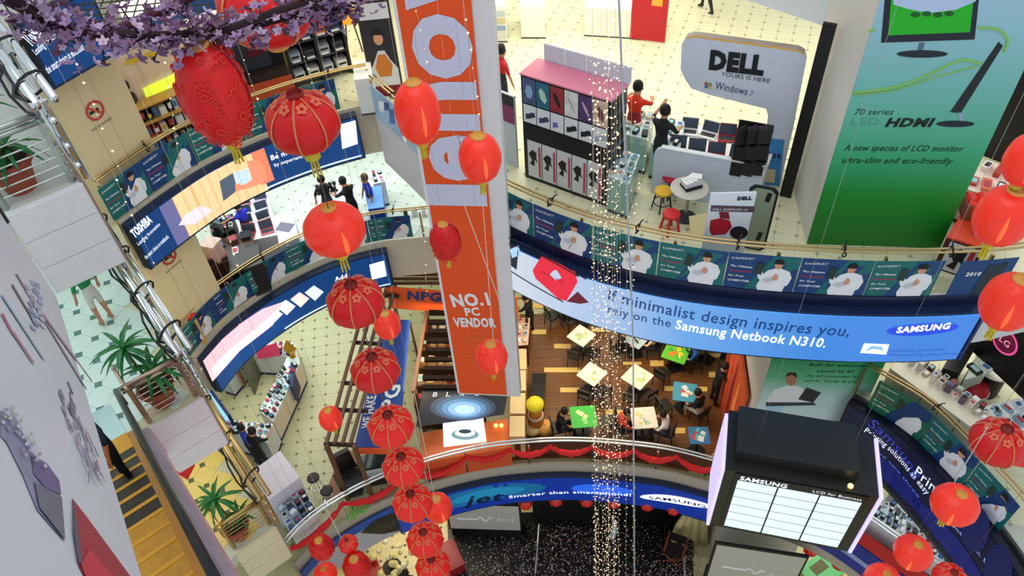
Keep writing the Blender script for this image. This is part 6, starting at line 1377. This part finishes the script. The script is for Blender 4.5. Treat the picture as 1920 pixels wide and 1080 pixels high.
# slatted booth roof with lit shelves below
XL, XR = lambda y: 803-(y-600)*.10, lambda y: 872+(y-600)*.06
t = thing('slat_roof', 'row of dark roof slats over the lit shelves of the booth', 'roof', (*at(840, 680, L3+2.1), L3+2.1)); ZR = L3+2.1
for k in range(9):
    y = 588+k*17.5; a, b, c, d = at(XL(y), y, ZR), at(XR(y)+20, y, ZR), at(XR(y)+20, y-7, ZR), at(XL(y), y-7, ZR); obj('slat', MB().prism([a, b, c, d], ZR-.1, ZR), mat('0e0806', .9, 0, 0, .2, 6, 1, .1), t)
for x0, x1 in ((800, 775), (885, 905)): obj('rafter', MB().tube([(*at(x0, 585, ZR-.12), ZR-.12), (*at(x1, 735, ZR-.12), ZR-.12)], .07, 4), WD, t)
for x, y in ((800, 585), (779, 733), (886, 585), (902, 733)): a = at(x, y, ZR-.15); obj('post', MB().box((a[0], a[1], L3+.95), (.09, .09, 1.9)), WD, t)
rb = random.Random(5)
for k in range(5):
    y = 612+k*34; Q = quadpx([(792-k*4, y+10), (885+k*2, y+10), (885+k*2, y-8), (792-k*4, y-8)], L3+1.25)
    t = thing('goods_shelf', '%s shelf of small goods from the back under the slat roof' % ORD[k], 'shelf', (*Q[0], L3)); obj('body', MB().prism(Q, L3+.05, L3+1.2), mat('4a2e1e', .5), t); obj('board', MB().prism(Q, L3+1.2, L3+1.25), mat('8a5a34', .5), t)
    goods(Q, L3+1.25, 6, 1, 'on the %s booth shelf from the back' % ORD[k], 'box', ['e8d8b0', 'f0e8d0', 'a03828', 'e0c890', '5a4a3a', 'd8b078'], 50+k, hs=(.1, .25))
# blue awning sign
a, b, c, d = [Vector(at3(*p)) for p in ((664, 838, L3+2.0), (745, 838, L3+2.45), (768, 600, L3+2.45), (722, 598, L3+2.0))]
aw = Free(a, d-a, b-a); c = Vector(aw.p(*aw.uv(768, 600)))
t = thing('awning_sign', 'sloping blue awning board with white capital letters beside the pergola', 'sign', tuple(a)); b_ = MB(); b_.slab(a, b, c, d, .06); obj('board', b_, mat('2a4fa4', .5), t)
aw = Free(a, d-a, b-a); aw.V = (b-a).normalized()
def awt(s, p0, p1, h=None, **k): 
    u0, u1 = aw.uv(*p0), aw.uv(*p1); v, f, asp = glyphs(s, .03, 2); du, dv = u1[0]-u0[0], u1[1]-u0[1]; L = hypot(du, dv); ex, ey = du/L, dv/L; hh = h or L/asp
    mb = MB(); mb.add([aw.p(u0[0]+ex*q*L+ey*w_*hh, u0[1]+ey*q*L-ex*w_*hh, .02) for q, w_ in v], f); o = obj('lettering', mb, PWH, t); o['kind'] = 'stuff'
for s_, p0, p1, h in (('WE MAKE', (695, 803), (706, 742), .3), ('IT', (714, 722), (719, 700), .3), ('NPG', (735, 800), (752, 722), .5)):
    u0, u1 = aw.uv(*p0), aw.uv(*p1); v, f, asp = glyphs(s_, .03, 2); ex = Vector((u1[0]-u0[0], u1[1]-u0[1])); L = ex.length; ex /= L
    # pick the up-direction that reads upright from in front
    pu = aw.p(u0[0]-ex.y*.1, u0[1]+ex.x*.1); sgn = 1 if proj(pu)[0] < proj(aw.p(*u0))[0] else -1
    mb = MB(); mb.add([aw.p(u0[0]+ex.x*q*L-sgn*ex.y*w_*h, u0[1]+ex.y*q*L+sgn*ex.x*w_*h, .02) for q, w_ in v], f); o = obj('lettering', mb, PWH, t); o['kind'] = 'stuff'
for p in (a, b, c, d): obj('post', MB().tube([(p.x, p.y, L3), (p.x, p.y, p.z-.05)], .04, 6), WD, t)
obj('orange_edge', MB().slab(a-Vector((0, 0, .03)), b-Vector((0, 0, .03)), b-Vector((0, .0, .28)), a-Vector((0, 0, .28)), .04), OR, t)
# white monitor between, on the awning
# slanted black sign with blue glow and the orange front
a, b, c, d = [Vector(at3(*p)) for p in ((780, 800, L3+1.5), (945, 777, L3+1.5), (952, 736, L3+1.95), (792, 730, L3+1.95))]
sg = Free(a, b-a, d-a); c = Vector(sg.p(*sg.uv(952, 736)))
t = thing('slanted_sign', 'slanted black sign board with pale blue glow and thin spaced letters', 'sign', tuple(a)); b_ = MB(); b_.slab(a, b, c, d, .08); obj('board', b_, mat('35373e', .5, 0, 0, .2, 3), t)
for k_, (rx_, ry_, c_) in enumerate([(62, 25, '3f4a5c'), (52, 22, '4a6484'), (42, 18, '5f88b4'), (31, 14, '86b2dc'), (19, 9, 'b4d6f0')]): obj('blue_glow', polypx(MB(), sg, ell(868+k_, 764+k_, rx_, ry_), .008+.003*k_), EM(c_, .6), t)
for s_, x in (('B', 815), ('L', 840), ('A', 866), ('C', 893), ('K', 919)): letters(t, sg, s_, (x-4, 744-(x-815)*.02), (x+4, 744-(x-815)*.02), mat('dfe6f0', .5, 0, .6), off=.026, h=.13)
pass
FQ = [at(795, 866, L3+1.0), at(958, 838, L3+1.0), at(952, 785, L3+1.0), at(786, 812, L3+1.0)]
t = thing('booth_counter', 'orange booth counter with a bright white car picture on top, behind the red swags', 'counter', (*FQ[0], L3)); obj('body', MB().prism(FQ, L3+.05, L3+.95), mat('d8552a', .5), t); obj('top', MB().prism(FQ, L3+.95, L3+1.0), mat('e8763c', .4), t); obj('plinth', MB().prism(FQ, L3, L3+.05), DGREY, t)
a, b, c, d = [Vector(at3(*p)) for p in ((832, 838, L3+1.05), (912, 828, L3+1.05), (906, 782, L3+1.35), (830, 790, L3+1.35))]; b_ = MB(); b_.slab(a, b, c, d, .05); obj('lit_picture', b_, EM('eefaff', .9), t); sg2 = Free(a, b-a, d-a)
for k in range(3): obj('car_shape', polypx(MB(), sg2, ell(872, 815-k*3, 26-k*7, 10-k*3), .01+.004*k), EM(['6f8a92', 'dff4fa', '2c3a42'][k], .9), t)
pass
for x in (930, 940): 
    p = at(x, 800, L3+1.0); obj('lamp', MB().ball((p[0], p[1], L3+1.06), .06, 8), mat('ffc060', .3, 0, 2.5), t)
Q = quadpx([(680, 880), (745, 868), (740, 842), (672, 855)], L3+.95); counter('dark glass desk left of the orange booth counter', Q, L3, .95, mat('1c1814', .5), mat('2a3436', .1)); 
q = Plane(Q[0], Q[1], L3); tag(obj('grey_ledge', strip(MB(), q, 0, q.L, L3+.7, L3+.9, .02, .1, n=1), mat('a8b8bc', .4)), 'pale grey ledge on the dark glass desk', 'ledge')
# ================================================================ CAFE (L3)
bx = [(958, 652), (957, 692), (956, 735), (955, 778)]
for k, (x, y) in enumerate(bx):
    Q = quadpx([(x, y+40), (x+29, y+40), (x+29, y+2), (x+1, y+2)], L3+1.1); t = thing('counter_unit', '%s beige counter block from the back along the left edge of the cafe' % ORD[k], 'counter', (*Q[0], L3)); obj('body', MB().prism(Q, L3+.06, L3+1.06), mat('d8b27a', .5), t); obj('top', MB().prism(Q, L3+1.06, L3+1.1), mat('ecd09a', .4), t); obj('plinth', MB().prism(Q, L3+.03, L3+.06), DGREY, t)
Q = quadpx([(966, 648), (990, 646), (994, 596), (972, 596)], L3+1.1); counter('service counter with pink and white papers at the cafe back left', Q, L3+.03, 1.07, mat('5a2c1c', .5), mat('e0c4b0', .4)); goods(Q, L3+1.1, 2, 4, 'on the cafe service counter', 'box', ['e8a0a0', 'f4f0ec', 'd8d0c8', '302420'], 61)
x, y = at(993, 563, L3+1.6); person('cafe worker in black behind the service counter', x, y, L3+.03, radians(60), 'lean', '17161a', '1a1a20')
Q = quadpx([(994, 760), (1020, 760), (1024, 700), (998, 700)], L3+.5); t = thing('bench', 'black leather bench along the beige counter blocks', 'bench', (*Q[0], L3+.03)); obj('seat', MB().prism(Q, L3+.33, L3+.5), mat('141416', .4), t); obj('plinth', MB().prism([tuple((Vector(Q[0])+Vector(Q[2]))/2+(Vector(p)-(Vector(Q[0])+Vector(Q[2]))/2)*.9) for p in Q], L3+.03, L3+.33), DGREY, t)
x, y = at(1004, 775, L3+.7); t = thing('mascot_lamp', 'yellow-topped rounded figure-like lamp on an orange stem near the cafe bench', 'lamp', (x, y, L3+.03)); obj('stem', MB().lathe((0, 0, 0), [(.22, 0), (.24, .3), (.18, .8), (.16, .95)], 14), mat('d88a3a', .5), t, local=True, smooth=True); obj('head', MB().ball((0, 0, 1.1), .26, 12, 0, .8), mat('f0dc28', .5), t, local=True, smooth=True); obj('band', MB().lathe((0, 0, .55), [(.23, 0), (.23, .08)], 14), mat('e8dcc8', .5), t, local=True)
for k, (x, y, c) in enumerate([(998, 800, 'f4e4a8'), (1022, 800, 'e8b060')]):
    a = at(x, y, L3+.2); t = thing('floor_cushion', ['pale cream', 'tan orange'][k]+' round cushion at the foot of the yellow-topped lamp', 'cushion', (*a, L3+.03)); obj('pad', MB().lathe((0, 0, 0), [(.1, 0), (.26, .05), (.28, .14), (.2, .24), (.02, .27)], 14), mat(c, .7), t, local=True, smooth=True); obj('button', MB().ball((0, 0, .27), .02, 6), mat('b08a50'), t, local=True)
def cafetable(x, y, rot, lab, cols, s=.62):
    a = at(x, y, L3+.78); t = thing('cafe_table', lab, 'table', (*a, L3+.03), rot)
    obj('tabletop', MB().box((0, 0, .735), (s, s, .03), 0, 0, .02), mat(cols[0], .4), t, local=True); rb = random.Random(int(x))
    for k in range(7): obj('print', MB().box((rb.uniform(-.17, .17), rb.uniform(-.17, .17), .7505+.0007*k), (rb.uniform(.08, .2), rb.uniform(.05, .16), .001), rb.uniform(0, 3)), mat(rb.choice(cols[1:]), .5), t, local=True)
    obj('pedestal', MB().tube([(0, 0, .03), (0, 0, .72)], .03, 8), BLACK, t, local=True); obj('foot', MB().box((0, 0, .015), (.4, .4, .03), pi/4, 0, .05), BLACK, t, local=True)
    return a
D = radians(45); WT = ['e8e2d8', 'c8d890', '9ab8c8', 'e0d070', 'f4f0e8', 'b8c8a0']
T = {}
for nm, x, y, r_, lab, c, s in [('a', 1090, 629, D, 'white printed diamond-set cafe table farthest left, no one seated', WT, .66), ('b', 1110, 701, D, 'white printed cafe table left of the light curtain, near the middle', WT, .66), ('c', 1195, 706, D, 'white printed cafe table just right of the light curtain', WT, .7),
        ('d', 1193, 633, D, 'pale blue printed cafe table shared by the man in beige', ['b8d0dc', '6aa0b8', 'e8ece8', '88b8c8'], .66), ('e', 1268, 660, radians(60), 'bright yellow-green cafe table beside the man in blue', ['6acc3c', 'f0e03c', '30b840', 'e88a3c', 'f4f0a0'], .72),
        ('f', 1284, 735, radians(75), 'blue printed cafe table of the seated man in black', ['4aa4c8', 'e8eef0', 'd85a5a', '88d0e8'], .66), ('g', 1094, 781, 0, 'bright green square cafe table near the red swags', ['2cb83c', 'e8e4a0', 'f0f0e0', 'd8a05a', '88d870'], .72),
        ('h', 1207, 783, 0, 'white square cafe table near the red swags', WT, .7), ('i', 1311, 816, radians(-5), 'small blue picture table at the lower right corner of the cafe', ['3a7cb8', 'c84a4a', 'e8ecf0', '58b8c8'], .55),
        ('j', 1064, 566, 0, 'dark cafe table at the back, left of the light curtain', ['4a3a2c', '6a5a4a'], .7), ('k', 1098, 574, 0, 'second dark cafe table at the back by the light curtain', ['4a3a2c', '6a5a4a'], .7), ('l', 1332, 645, 0, 'dark cafe table at the back right under the blue lit sign', ['4a3a2c', '6a5a4a'], .7), ('m', 1228, 618, 0, 'dark cafe table at the back just under the blue lit sign', ['3a2a3c', '6a5a4a'], .7)]:
    T[nm] = (cafetable(x, y, r_, lab, c, s), lab)
SH = {'a': 'leftmost unoccupied white table', 'b': 'white table left of the light curtain', 'c': 'white table right of the light curtain', 'd': 'pale blue table', 'e': 'yellow-green table', 'f': 'blue table of the man in black',
      'g': 'green square table', 'h': 'white square table by the swags', 'j': 'leftmost dark back table', 'k': 'second dark back table', 'l': 'rightmost dark back table', 'm': 'dark table under the blue sign'}
def seat(k, dx, dy, who=None, **kw):
    (tx, ty), lab = T[k]; x, y = tx+dx, ty+dy; rz = atan2(-dy, -dx)-pi/2
    side = ('near' if dy < -.2 else 'far' if dy > .2 else '')+(' left' if dx < -.2 else ' right' if dx > .2 else '')
    chair(x, y, L3+.03, rz, 'black chair on the%s side of the %s' % (' '+side.strip(), SH[k]))
    if who: person(who, x, y, L3+.0, rz, 'sit', **kw)
for k in 'abc': seat(k, -.24, -.48); seat(k, .26, -.46)
seat('d', -.55, -.15, 'person in dark clothes seated left of the pale blue table', top='1a1a22', low='16161c'); seat('d', .55, -.15, 'man in a beige shirt seated right of the pale blue table', top='e0c49c', low='2a2a30')
seat('e', .62, -.1, 'man in a blue shirt seated right of the yellow-green table', top='1c5aa8', low='1c2430'); seat('e', .1, .68, 'person in dark clothes seated behind the yellow-green table', top='1c2018', low='14161a'); seat('e', .55, .5, 'person in pink seated at the far right of the yellow-green table', top='e0a090', low='2a2430', hair='b08a50'); seat('e', -.5, -.55)
seat('f', .35, -.5, 'man in black with pale shorts seated at the blue table', top='111218', low='c8bcae', shorts=True); seat('f', -.6, -.2)
seat('g', -.72, -.1, 'person in black seated left of the green square table', top='121216', low='16161c'); seat('g', .7, 0)
seat('h', -.68, -.1, 'person in a red top seated left of the white square table', top='d8402c', low='2a2024'); seat('h', .62, -.3, 'black-haired person in white seated right of the white square table', top='ecebe6', low='3a3a44')
for k in 'jklm': seat(k, -.5, -.25); seat(k, .5, -.25); seat(k, -.3, .55); seat(k, .4, .55)
x, y = at(1350, 692, L3+1.6); person('waiter in black standing at the right wall of the cafe', x, y, L3+.03, radians(-80), 'lean', '141318', '1a181c')
# orange printed wall hanging between cafe and column
pA, pB = (5.60, 10.95), (5.98, 13.4); q = Plane(pA, pB, L3); t = thing('printed_panel', 'tall orange-red printed panel closing the right side of the cafe', 'panel', q.p(1, L3+.03)); obj('panel', strip(MB(), q, 0, q.L, L3+.03, L3+3.3, .02, .06, n=1), mat('c8502c', .6, 0, 0, .5, 2), t)
for k in range(5): u = -.2+q.L*.22*k; obj('flame_print', poly(MB(), q, [(u+.25, L3+.2), (u+.55, L3+.3), (u+.6, L3+1.7), (u+.4, L3+3.1), (u+.3, L3+1.6)], .085+.002*k), mat(['e8683a', 'f08a4c', '8a1e1c', 'e05030', 'b03828'][k], .6), t)
# brown boards of cafe edge behind the swags
struct('trim_5', strip(MB(), r3, r3.uv(965, 840)[0], r3.uv(1340, 868)[0], L3+.03, L3+.75, -.32, .06), mat('5a2c1a', .5, 0, 0, .2, 3))
print('cafe done')
# ================================================================ RIGHT LOWER SHOPS
# L2 right: cream counters, white table, black desk, dark signboard
Q1 = quadpx([(1668, 690), (1835, 812), (1862, 782), (1705, 655)], L2+.95); t = thing('display_counter', 'long cream counter with cardboard stands along the diagonal gold railing', 'counter', (*Q1[0], L2)); n = 5
for k in range(5):
    a, b = Vector(Q1[0]).lerp(Vector(Q1[1]), k/5+.004), Vector(Q1[0]).lerp(Vector(Q1[1]), (k+1)/5-.004); c, d = Vector(Q1[3]).lerp(Vector(Q1[2]), (k+1)/5), Vector(Q1[3]).lerp(Vector(Q1[2]), k/5); obj('body', MB().prism([tuple(v) for v in (a, b, c, d)], L2, L2+.93), mat('ddd4c2', .5), t)
obj('top', MB().prism(Q1, L2+.93, L2+.96), mat('eee6d4', .4), t); Qf = [tuple(Vector(Q1[0]).lerp(Vector(Q1[3]), .5)), tuple(Vector(Q1[1]).lerp(Vector(Q1[2]), .5)), Q1[2], Q1[3]]; goods(Qf, L2+.96, 12, 2, 'on the long cream counter by the gold railing', 'box', ['e8e0d0', 'c8b8a8', '30281f', 'd8d4d0', '6a5a6a', 'f0ece4'], 70, hs=(.06, .26), fill=.8)
Q = quadpx([(1850, 825), (1935, 800), (1935, 740), (1835, 765)], L2+.8); counter('white table with a black keyboard tray at the right edge', Q, L2, .8, mat('dfe4ea', .5), mat('f0f3f6', .3)); goods(Q, L2+.8, 5, 2, 'on the white table at the right edge', 'box', ['16181c', '8ab4c8', 'e8ecf0', '2a2c30'], 71)
p = at(1868, 690, L2+.75); t = thing('round_table', 'round cream-topped table on a dark drum near the right edge', 'table', (*p, L2)); obj('tabletop', MB().lathe((0, 0, .72), [(.36, 0), (.38, .02), (.36, .045)], 24), mat('dcd6c4', .4), t, local=True); obj('drum', MB().lathe((0, 0, 0), [(.3, 0), (.28, .72)], 20), mat('1c1a1c', .5), t, local=True)
p = at(1838, 720, L2+.6); t = thing('red_stool', 'red cushioned seat with white piping left of the round cream-topped table', 'stool', (*p, L2)); obj('seat', MB().lathe((0, 0, .3), [(.2, 0), (.26, .08), (.22, .2), (.02, .24)], 16), mat('b01c24', .5), t, local=True, smooth=True); obj('base', MB().lathe((0, 0, 0), [(.16, 0), (.1, .3)], 12), BLACK, t, local=True); obj('piping', MB().tube([(.255*cos(k*pi/8), .255*sin(k*pi/8), .39) for k in range(17)], .012, 5), WHITE, t, local=True)
Q = quadpx([(1768, 690), (1800, 700), (1828, 655), (1795, 640)], L2+1.0); counter('tall black stand between the cream counter and the glass block', Q, L2, 1.0, mat('121216', .4), mat('1c1c20', .3), name='black_stand')
Q = quadpx([(1808, 712), (1850, 700), (1880, 655), (1840, 650)], L2+.9); counter('pale green glass block in front of the dark signboard', Q, L2, .9, mat('c4dccc', .3, 0, 0, .1, 3, .85), mat('dcece0', .2)); goods(Q, L2+.9, 2, 2, 'on the pale green glass block', 'box', ['2a3030', 'e8ecec'], 72)
q = Plane(at(1835, 600, L2+1.6), at(1935, 690, L2+1.6), L2); t = thing('signboard', 'black signboard with a round pink outlined logo at the right edge', 'sign', q.p(.5, L2)); zt = q.uv(1870, 575)[1]
obj('board', strip(MB(), q, -.1, q.L+1.2, L2+.9, L2+3.3, 0, .1, n=1), mat('0d0c12', .4), t); cu_, cz = q.uv(1892, 638); n = 24; b = MB()
for k in range(n):
    a0, a1 = 2*pi*k/n, 2*pi*(k+1)/n; b.quad(q.p(cu_+.3*cos(a0), cz+.3*sin(a0), .11), q.p(cu_+.3*cos(a1), cz+.3*sin(a1), .11), q.p(cu_+.25*cos(a1), cz+.25*sin(a1), .11), q.p(cu_+.25*cos(a0), cz+.25*sin(a0), .11))
obj('logo_ring', b, EM('d84a8a', .8), t); obj('logo_disc', poly(MB(), q, [(cu_+.24*cos(a), cz+.24*sin(a)) for a in [2*pi*k/20 for k in range(20)]], .108), mat('8a1c4a', .5), t); letters(t, q, 'LG', (cu_-.12, cz-.07), (cu_+.12, cz-.07), EM('f0a0c8', .8), off=.115, px=False)
for u in (.2, q.L+.9): p = q.p(u, L2, .03); obj('post', MB().box((p[0], p[1], L2+.45), (.08, .08, .9)), BLACK, t)
# white slab piece right of the blue lit sign is the gallery fascia; lower gallery shop (L3 right)
fl = r3.uv(1560, 930)[0]
t = thing('fascia_banner', 'blue and silver banner along the lower right slab edge beside the hanging box', 'banner', r3.p(fl+.5, L3)); obj('panel', strip(MB(), r3, fl-.3, r3.L, L3-1.2, L3-.05, .05, .03), mat('1c2f96', .5, 0, 0, .4, 1.5), t); obj('silver_band', strip(MB(), r3, fl-.3, r3.L, L3-.75, L3-.55, .085, .01), mat('8fa4d8', .4), t)
t = thing('red_banner', 'red cloth banner with pale letters hung on the lower right railing', 'banner', r3.p(fl+.8, L3)); obj('cloth', strip(MB(), r3, fl+.15, fl+2.6, L3+.0, L3+.55, .05, .03), mat('c01c24', .6, 0, 0, .3, 4), t)
Qs = quadpx([(1618, 955), (1790, 1065), (1850, 1045), (1690, 935)], L3+.95)
counter('long white phone counter crowded with handsets at the lower right', Qs, L3, .95, mat('dcdfe4', .5), mat('e6e9ee', .3)); goods(Qs, L3+.96, 14, 5, 'on the crowded phone counter', 'phone', ['121318', '16181e', 'e8ecf0', '3c6ad0', 'c83048', 'd8dce2', '20242c'], 80, hs=(.03, .12), fill=.8)
Q = quadpx([(1700, 928), (1790, 985), (1835, 960), (1745, 900)], L3+1.0); counter('second phone counter with grey panels behind the crowded one', Q, L3, 1.0, mat('c8c8cc', .5), mat('d8d4cc', .3)); goods(Q, L3+1.0, 6, 2, 'on the second phone counter', 'phone', ['20222a', 'e8e4dc', 'c83040', 'd8dce2'], 81)
Q = quadpx([(1690, 925), (1745, 905), (1720, 865), (1682, 900)], L3+1.3); t = thing('white_cabinet', 'white and slate cabinet top next to the hanging box', 'cabinet', (*Q[0], L3)); obj('body', MB().prism(Q, L3, L3+1.27), mat('c8ccd8', .5), t); obj('top', MB().prism(Q, L3+1.27, L3+1.3), mat('eceef2', .4), t)
x, y = at(1712, 912, L3+1.5); person('shop assistant in brown with bowed head beside the white and slate cabinet', x+.8, y-.3, L3, radians(30), 'lean', '6a4a2c', '20201c', hair='2a1a10')
Q = quadpx([(1598, 880), (1640, 868), (1640, 838), (1602, 840)], L3+.9); counter('white counter with red boxes between column and hanging box', Q, L3, .9, mat('e8e6e4', .5), mat('f0f0f0', .3)); goods(Q, L3+.9, 2, 2, 'on the white counter behind the hanging box', 'box', ['c82430', 'e8e4e0', 'b01c28'], 82, hs=(.1, .25))
# column base in dark brown stone with pale band
# ================================================================ STAGE AND GROUND FLOOR (L4)
sq = quadpx([(838, 965), (1010, 960), (1300, 965), (1300, 1200), (850, 1200)], L4+.4)
t = thing('stage', 'large black stage scattered with glittering confetti', 'stage', (*sq[4], 0)); obj('deck', MB().prism(sq, 0, .4), mat('0c0b0d', .35), t)
rb = random.Random(12); cfm = [mat(c, .3, .2) for c in ('e8c8b0', 'b8887a', 'd8d8e0', '8a5a4a', 'f4e8d8')]; cf = MB()
for k in range(5200):
    y = 960+130*rb.random()**.7; x = rb.uniform(850, 1318); g = .5+.5*sin(x*.02+y*.03)
    if rb.random() > .35+.65*g: continue
    if y < 985 and rb.random() < .7: continue
    p = at(x, y, .402); a = rb.uniform(0, 3); s_ = rb.uniform(.010, .03); cf.add([(p[0]+s_*cos(a), p[1]+s_*sin(a), .404), (p[0]-s_*sin(a), p[1]+s_*cos(a), .404+rb.uniform(0, .02)), (p[0]-s_*cos(a), p[1]-s_*sin(a), .404)], [(0, 1, 2)], rb.randint(0, 4))
o = obj('confetti', cf, cfm, t); o['kind'] = 'stuff'
q = Plane(at(1000, 975, .4), at(1300, 975, .4), 0); t = thing('stage_backdrop', 'black backdrop wall of the stage with pale logo letters under the gallery edge', 'backdrop', q.p(2, .4)); obj('wall', strip(MB(), q, 0, q.L, .4, 2.75, -.1, .1, n=1), mat('0a0a0d', .5), t)
obj('logo_wave', MB().tube([q.p(.55+.09*k, 2.0+.1*sin(k*1.05), .02) for k in range(9)], .025, 5), mat('b8c0cc', .4), t); letters(t, q, 'AIO', (1.4, 1.92), (2.3, 1.92), mat('b8c0cc', .4), px=False); 
pass
def vaio(pts, zb, lab, zf=0.0):
    q = Plane(at(*pts[3], zb), at(*pts[2], zb), zb); t = thing('projection_screen', lab, 'screen', q.p(q.L/2, zf)); zt = q.uv(*pts[0])[1]
    obj('frame', extr(q, [(-.06, zb-.08), (q.L+.06, zb-.08), (q.L+.06, zt+.08), (-.06, zt+.08)], -.08, 0, px=False), BLACK, t); obj('face', extr(q, [(0, zb), (q.L, zb), (q.L, zt), (0, zt)], 0, .01, px=False), mat('c4bfb8', .5), t)
    obj('base_box', strip(MB(), q, 0, q.L, zf, zb-.08, -.5, .5, n=1), mat('0e0e12', .5), t); h = zt-zb; W = q.L
    obj('logo_wave', MB().tube([q.p(W*.12+W*.5*k/24, zb+h*.45+(.0 if k < 14 else .13*sin((k-14)*.9)), .02) for k in range(25)], .022, 5), PWH, t); letters(t, q, 'AIO', (W*.66, zb+h*.38), (W*.92, zb+h*.38), PWH, px=False, h=.2)
vaio([(846, 946), (978, 948), (976, 994), (846, 990)], .9, 'grey projection screen with a wavy white logo left of the stage')
vaio([(1336, 1020), (1497, 1046), (1480, 1110), (1325, 1085)], .9, 'tilted grey screen with a wavy white logo below the hanging box')
x, y = at(1262, 1045, .4); t = thing('director_chair', 'folding chair with black back and red-brown frame on the stage', 'chair', (x, y, .4), radians(-25)); RB = mat('8a3a24', .5)
b = MB(); b.slab((-.26, .22, .62), (.26, .22, .62), (.26, .25, 1.0), (-.26, .25, 1.0), .02); obj('backrest', b, mat('0e0e12', .5), t, local=True); obj('seat', MB().box((0, 0, .48), (.5, .42, .03)), mat('1a1416', .5), t, local=True)
for sx in (-1, 1):
    obj('leg', MB().tube([(sx*.27, -.22, 0), (-sx*.27, -.22, .48)], .02, 6), RB, t, local=True); obj('leg', MB().tube([(sx*.27, .22, 0), (-sx*.27, .22, .48)], .02, 6), RB, t, local=True); obj('armrest', MB().box((sx*.28, 0, .68), (.06, .5, .03)), RB, t, local=True); obj('upright', MB().tube([(sx*.28, .24, .45), (sx*.28, .25, 1.02)], .02, 6), RB, t, local=True)
for k, (x0, y0, x1, y1) in enumerate([(1011, 984, 1004, 1075), (1280, 1012, 1284, 1085)]):
    a, b_ = at(x0, y0, .42), at(x1, y1, .42); tag(obj('metal_pole', MB().tube([(*a, .44), (*b_, .44)], .03, 8), mat('c8ccd0', .3, .6)), ['left', 'right'][k]+' thin silver pole lying along the stage', 'pole')
p = at(1150, 985, 1.2); t = thing('curved_blade', 'pale curved banner blade standing at the back of the stage', 'banner', (*p, .4)); b = MB().tube([(0, 0, 0), (.05, 0, .5), (.02, 0, 1.0), (-.08, 0, 1.4)], .08, 6, rs=[.1, .1, .07, .02]); obj('blade', b, mat('c4d0d4', .4), t, local=True); obj('foot', MB().lathe((0, 0, 0), [(.2, 0), (.18, .03)], 12), BLACK, t, local=True)
# audience area left below: shoppers, plants, boxes
x, y = at(735, 1062, .9); t = thing('flower_stand', 'cream flower arrangement on a dark stand at the bottom centre', 'plant', (x, y, 0)); obj('stand', MB().lathe((0, 0, 0), [(.25, 0), (.1, .1), (.12, .7), (.3, .85)], 12), mat('2a1c1c', .5), t, local=True); rb = random.Random(5)
for k in range(26): obj('bloom', MB().ball((rb.gauss(0, .25), rb.gauss(0, .25), 1.0+rb.gauss(0, .15)), rb.uniform(.07, .13), 7), mat(rb.choice(['f0e8a8', 'f4ecc8', 'e8dc88']), .6), t, local=True, smooth=True)
for k, (x, y, w_, d_, h_, c, lab) in enumerate([(655, 1000, .8, .5, .9, '20242c', 'dark counter under the left gallery edge'), (690, 1070, .7, .6, .8, 'a81c24', 'red box stand at the bottom beside the oval lanterns'), (560, 1070, .9, .6, .8, 'b8a8a4', 'beige low counter at the bottom left'), (845, 1040, .5, .9, .9, '9a1420', 'dark red speaker-like box at the left edge of the stage')]):
    a = at(x, y, h_); t = thing('display_counter', lab, 'counter', (*a, 0), .4); obj('body', MB().box((0, 0, h_/2), (w_, d_, h_-.04), 0, 0, .03), mat(c, .5), t, local=True); obj('top', MB().box((0, 0, h_-.01), (w_+.04, d_+.04, .03)), mat(c, .3), t, local=True)
x, y = at(545, 1052, 1.6); person('person in a dark green top at the bottom left corner near the cream slab', x, y, 0, 1.2, 'stand', '1c4a2c', '181c20')
x, y = at(645, 1045, 1.5); person('bald-looking visitor in grey under the left gallery edge', x, y, 0, 2.2, 'stand', '8a8a92', '30343c')
x, y = at(760, 1078, 1.6); person('visitor in black beside the cream flowers at the bottom', x, y, 0, 0, 'stand', '131318', '1a1a20')
x, y = at(1540, 1070, .8); t = thing('green_stand', 'green and yellow promotion block below the right tiny lanterns', 'block', (x, y, 0), .5); obj('body', MB().box((0, 0, .4), (1.1, .8, .8), 0, 0, .04), mat('c8d870', .5), t, local=True); obj('top', MB().box((0, 0, .82), (1.1, .8, .04), 0, 0, .04), mat('5cc070', .4), t, local=True); obj('dark_print', MB().box((0, .1, .845), (.5, .3, .01)), mat('5a5a2c', .5), t, local=True)
p = at(1300, 985, 1.2); t = thing('cream_drape', 'cream draped cloth at the right edge of the stage under the hanging box', 'cloth', (*p, 0))
for k in range(7): obj('fold', MB().tube([(-.5+.16*k, .1*(k % 2), 0), (-.45+.13*k, .08*(k % 2), 1.2), (-.25+.07*k, 0, 2.3)], .13, 8, rs=[.16, .12, .06]), mat('d8c890', .7, 0, 0, .15, 3), t, local=True, smooth=True)
print('all done', len(bpy.data.objects))
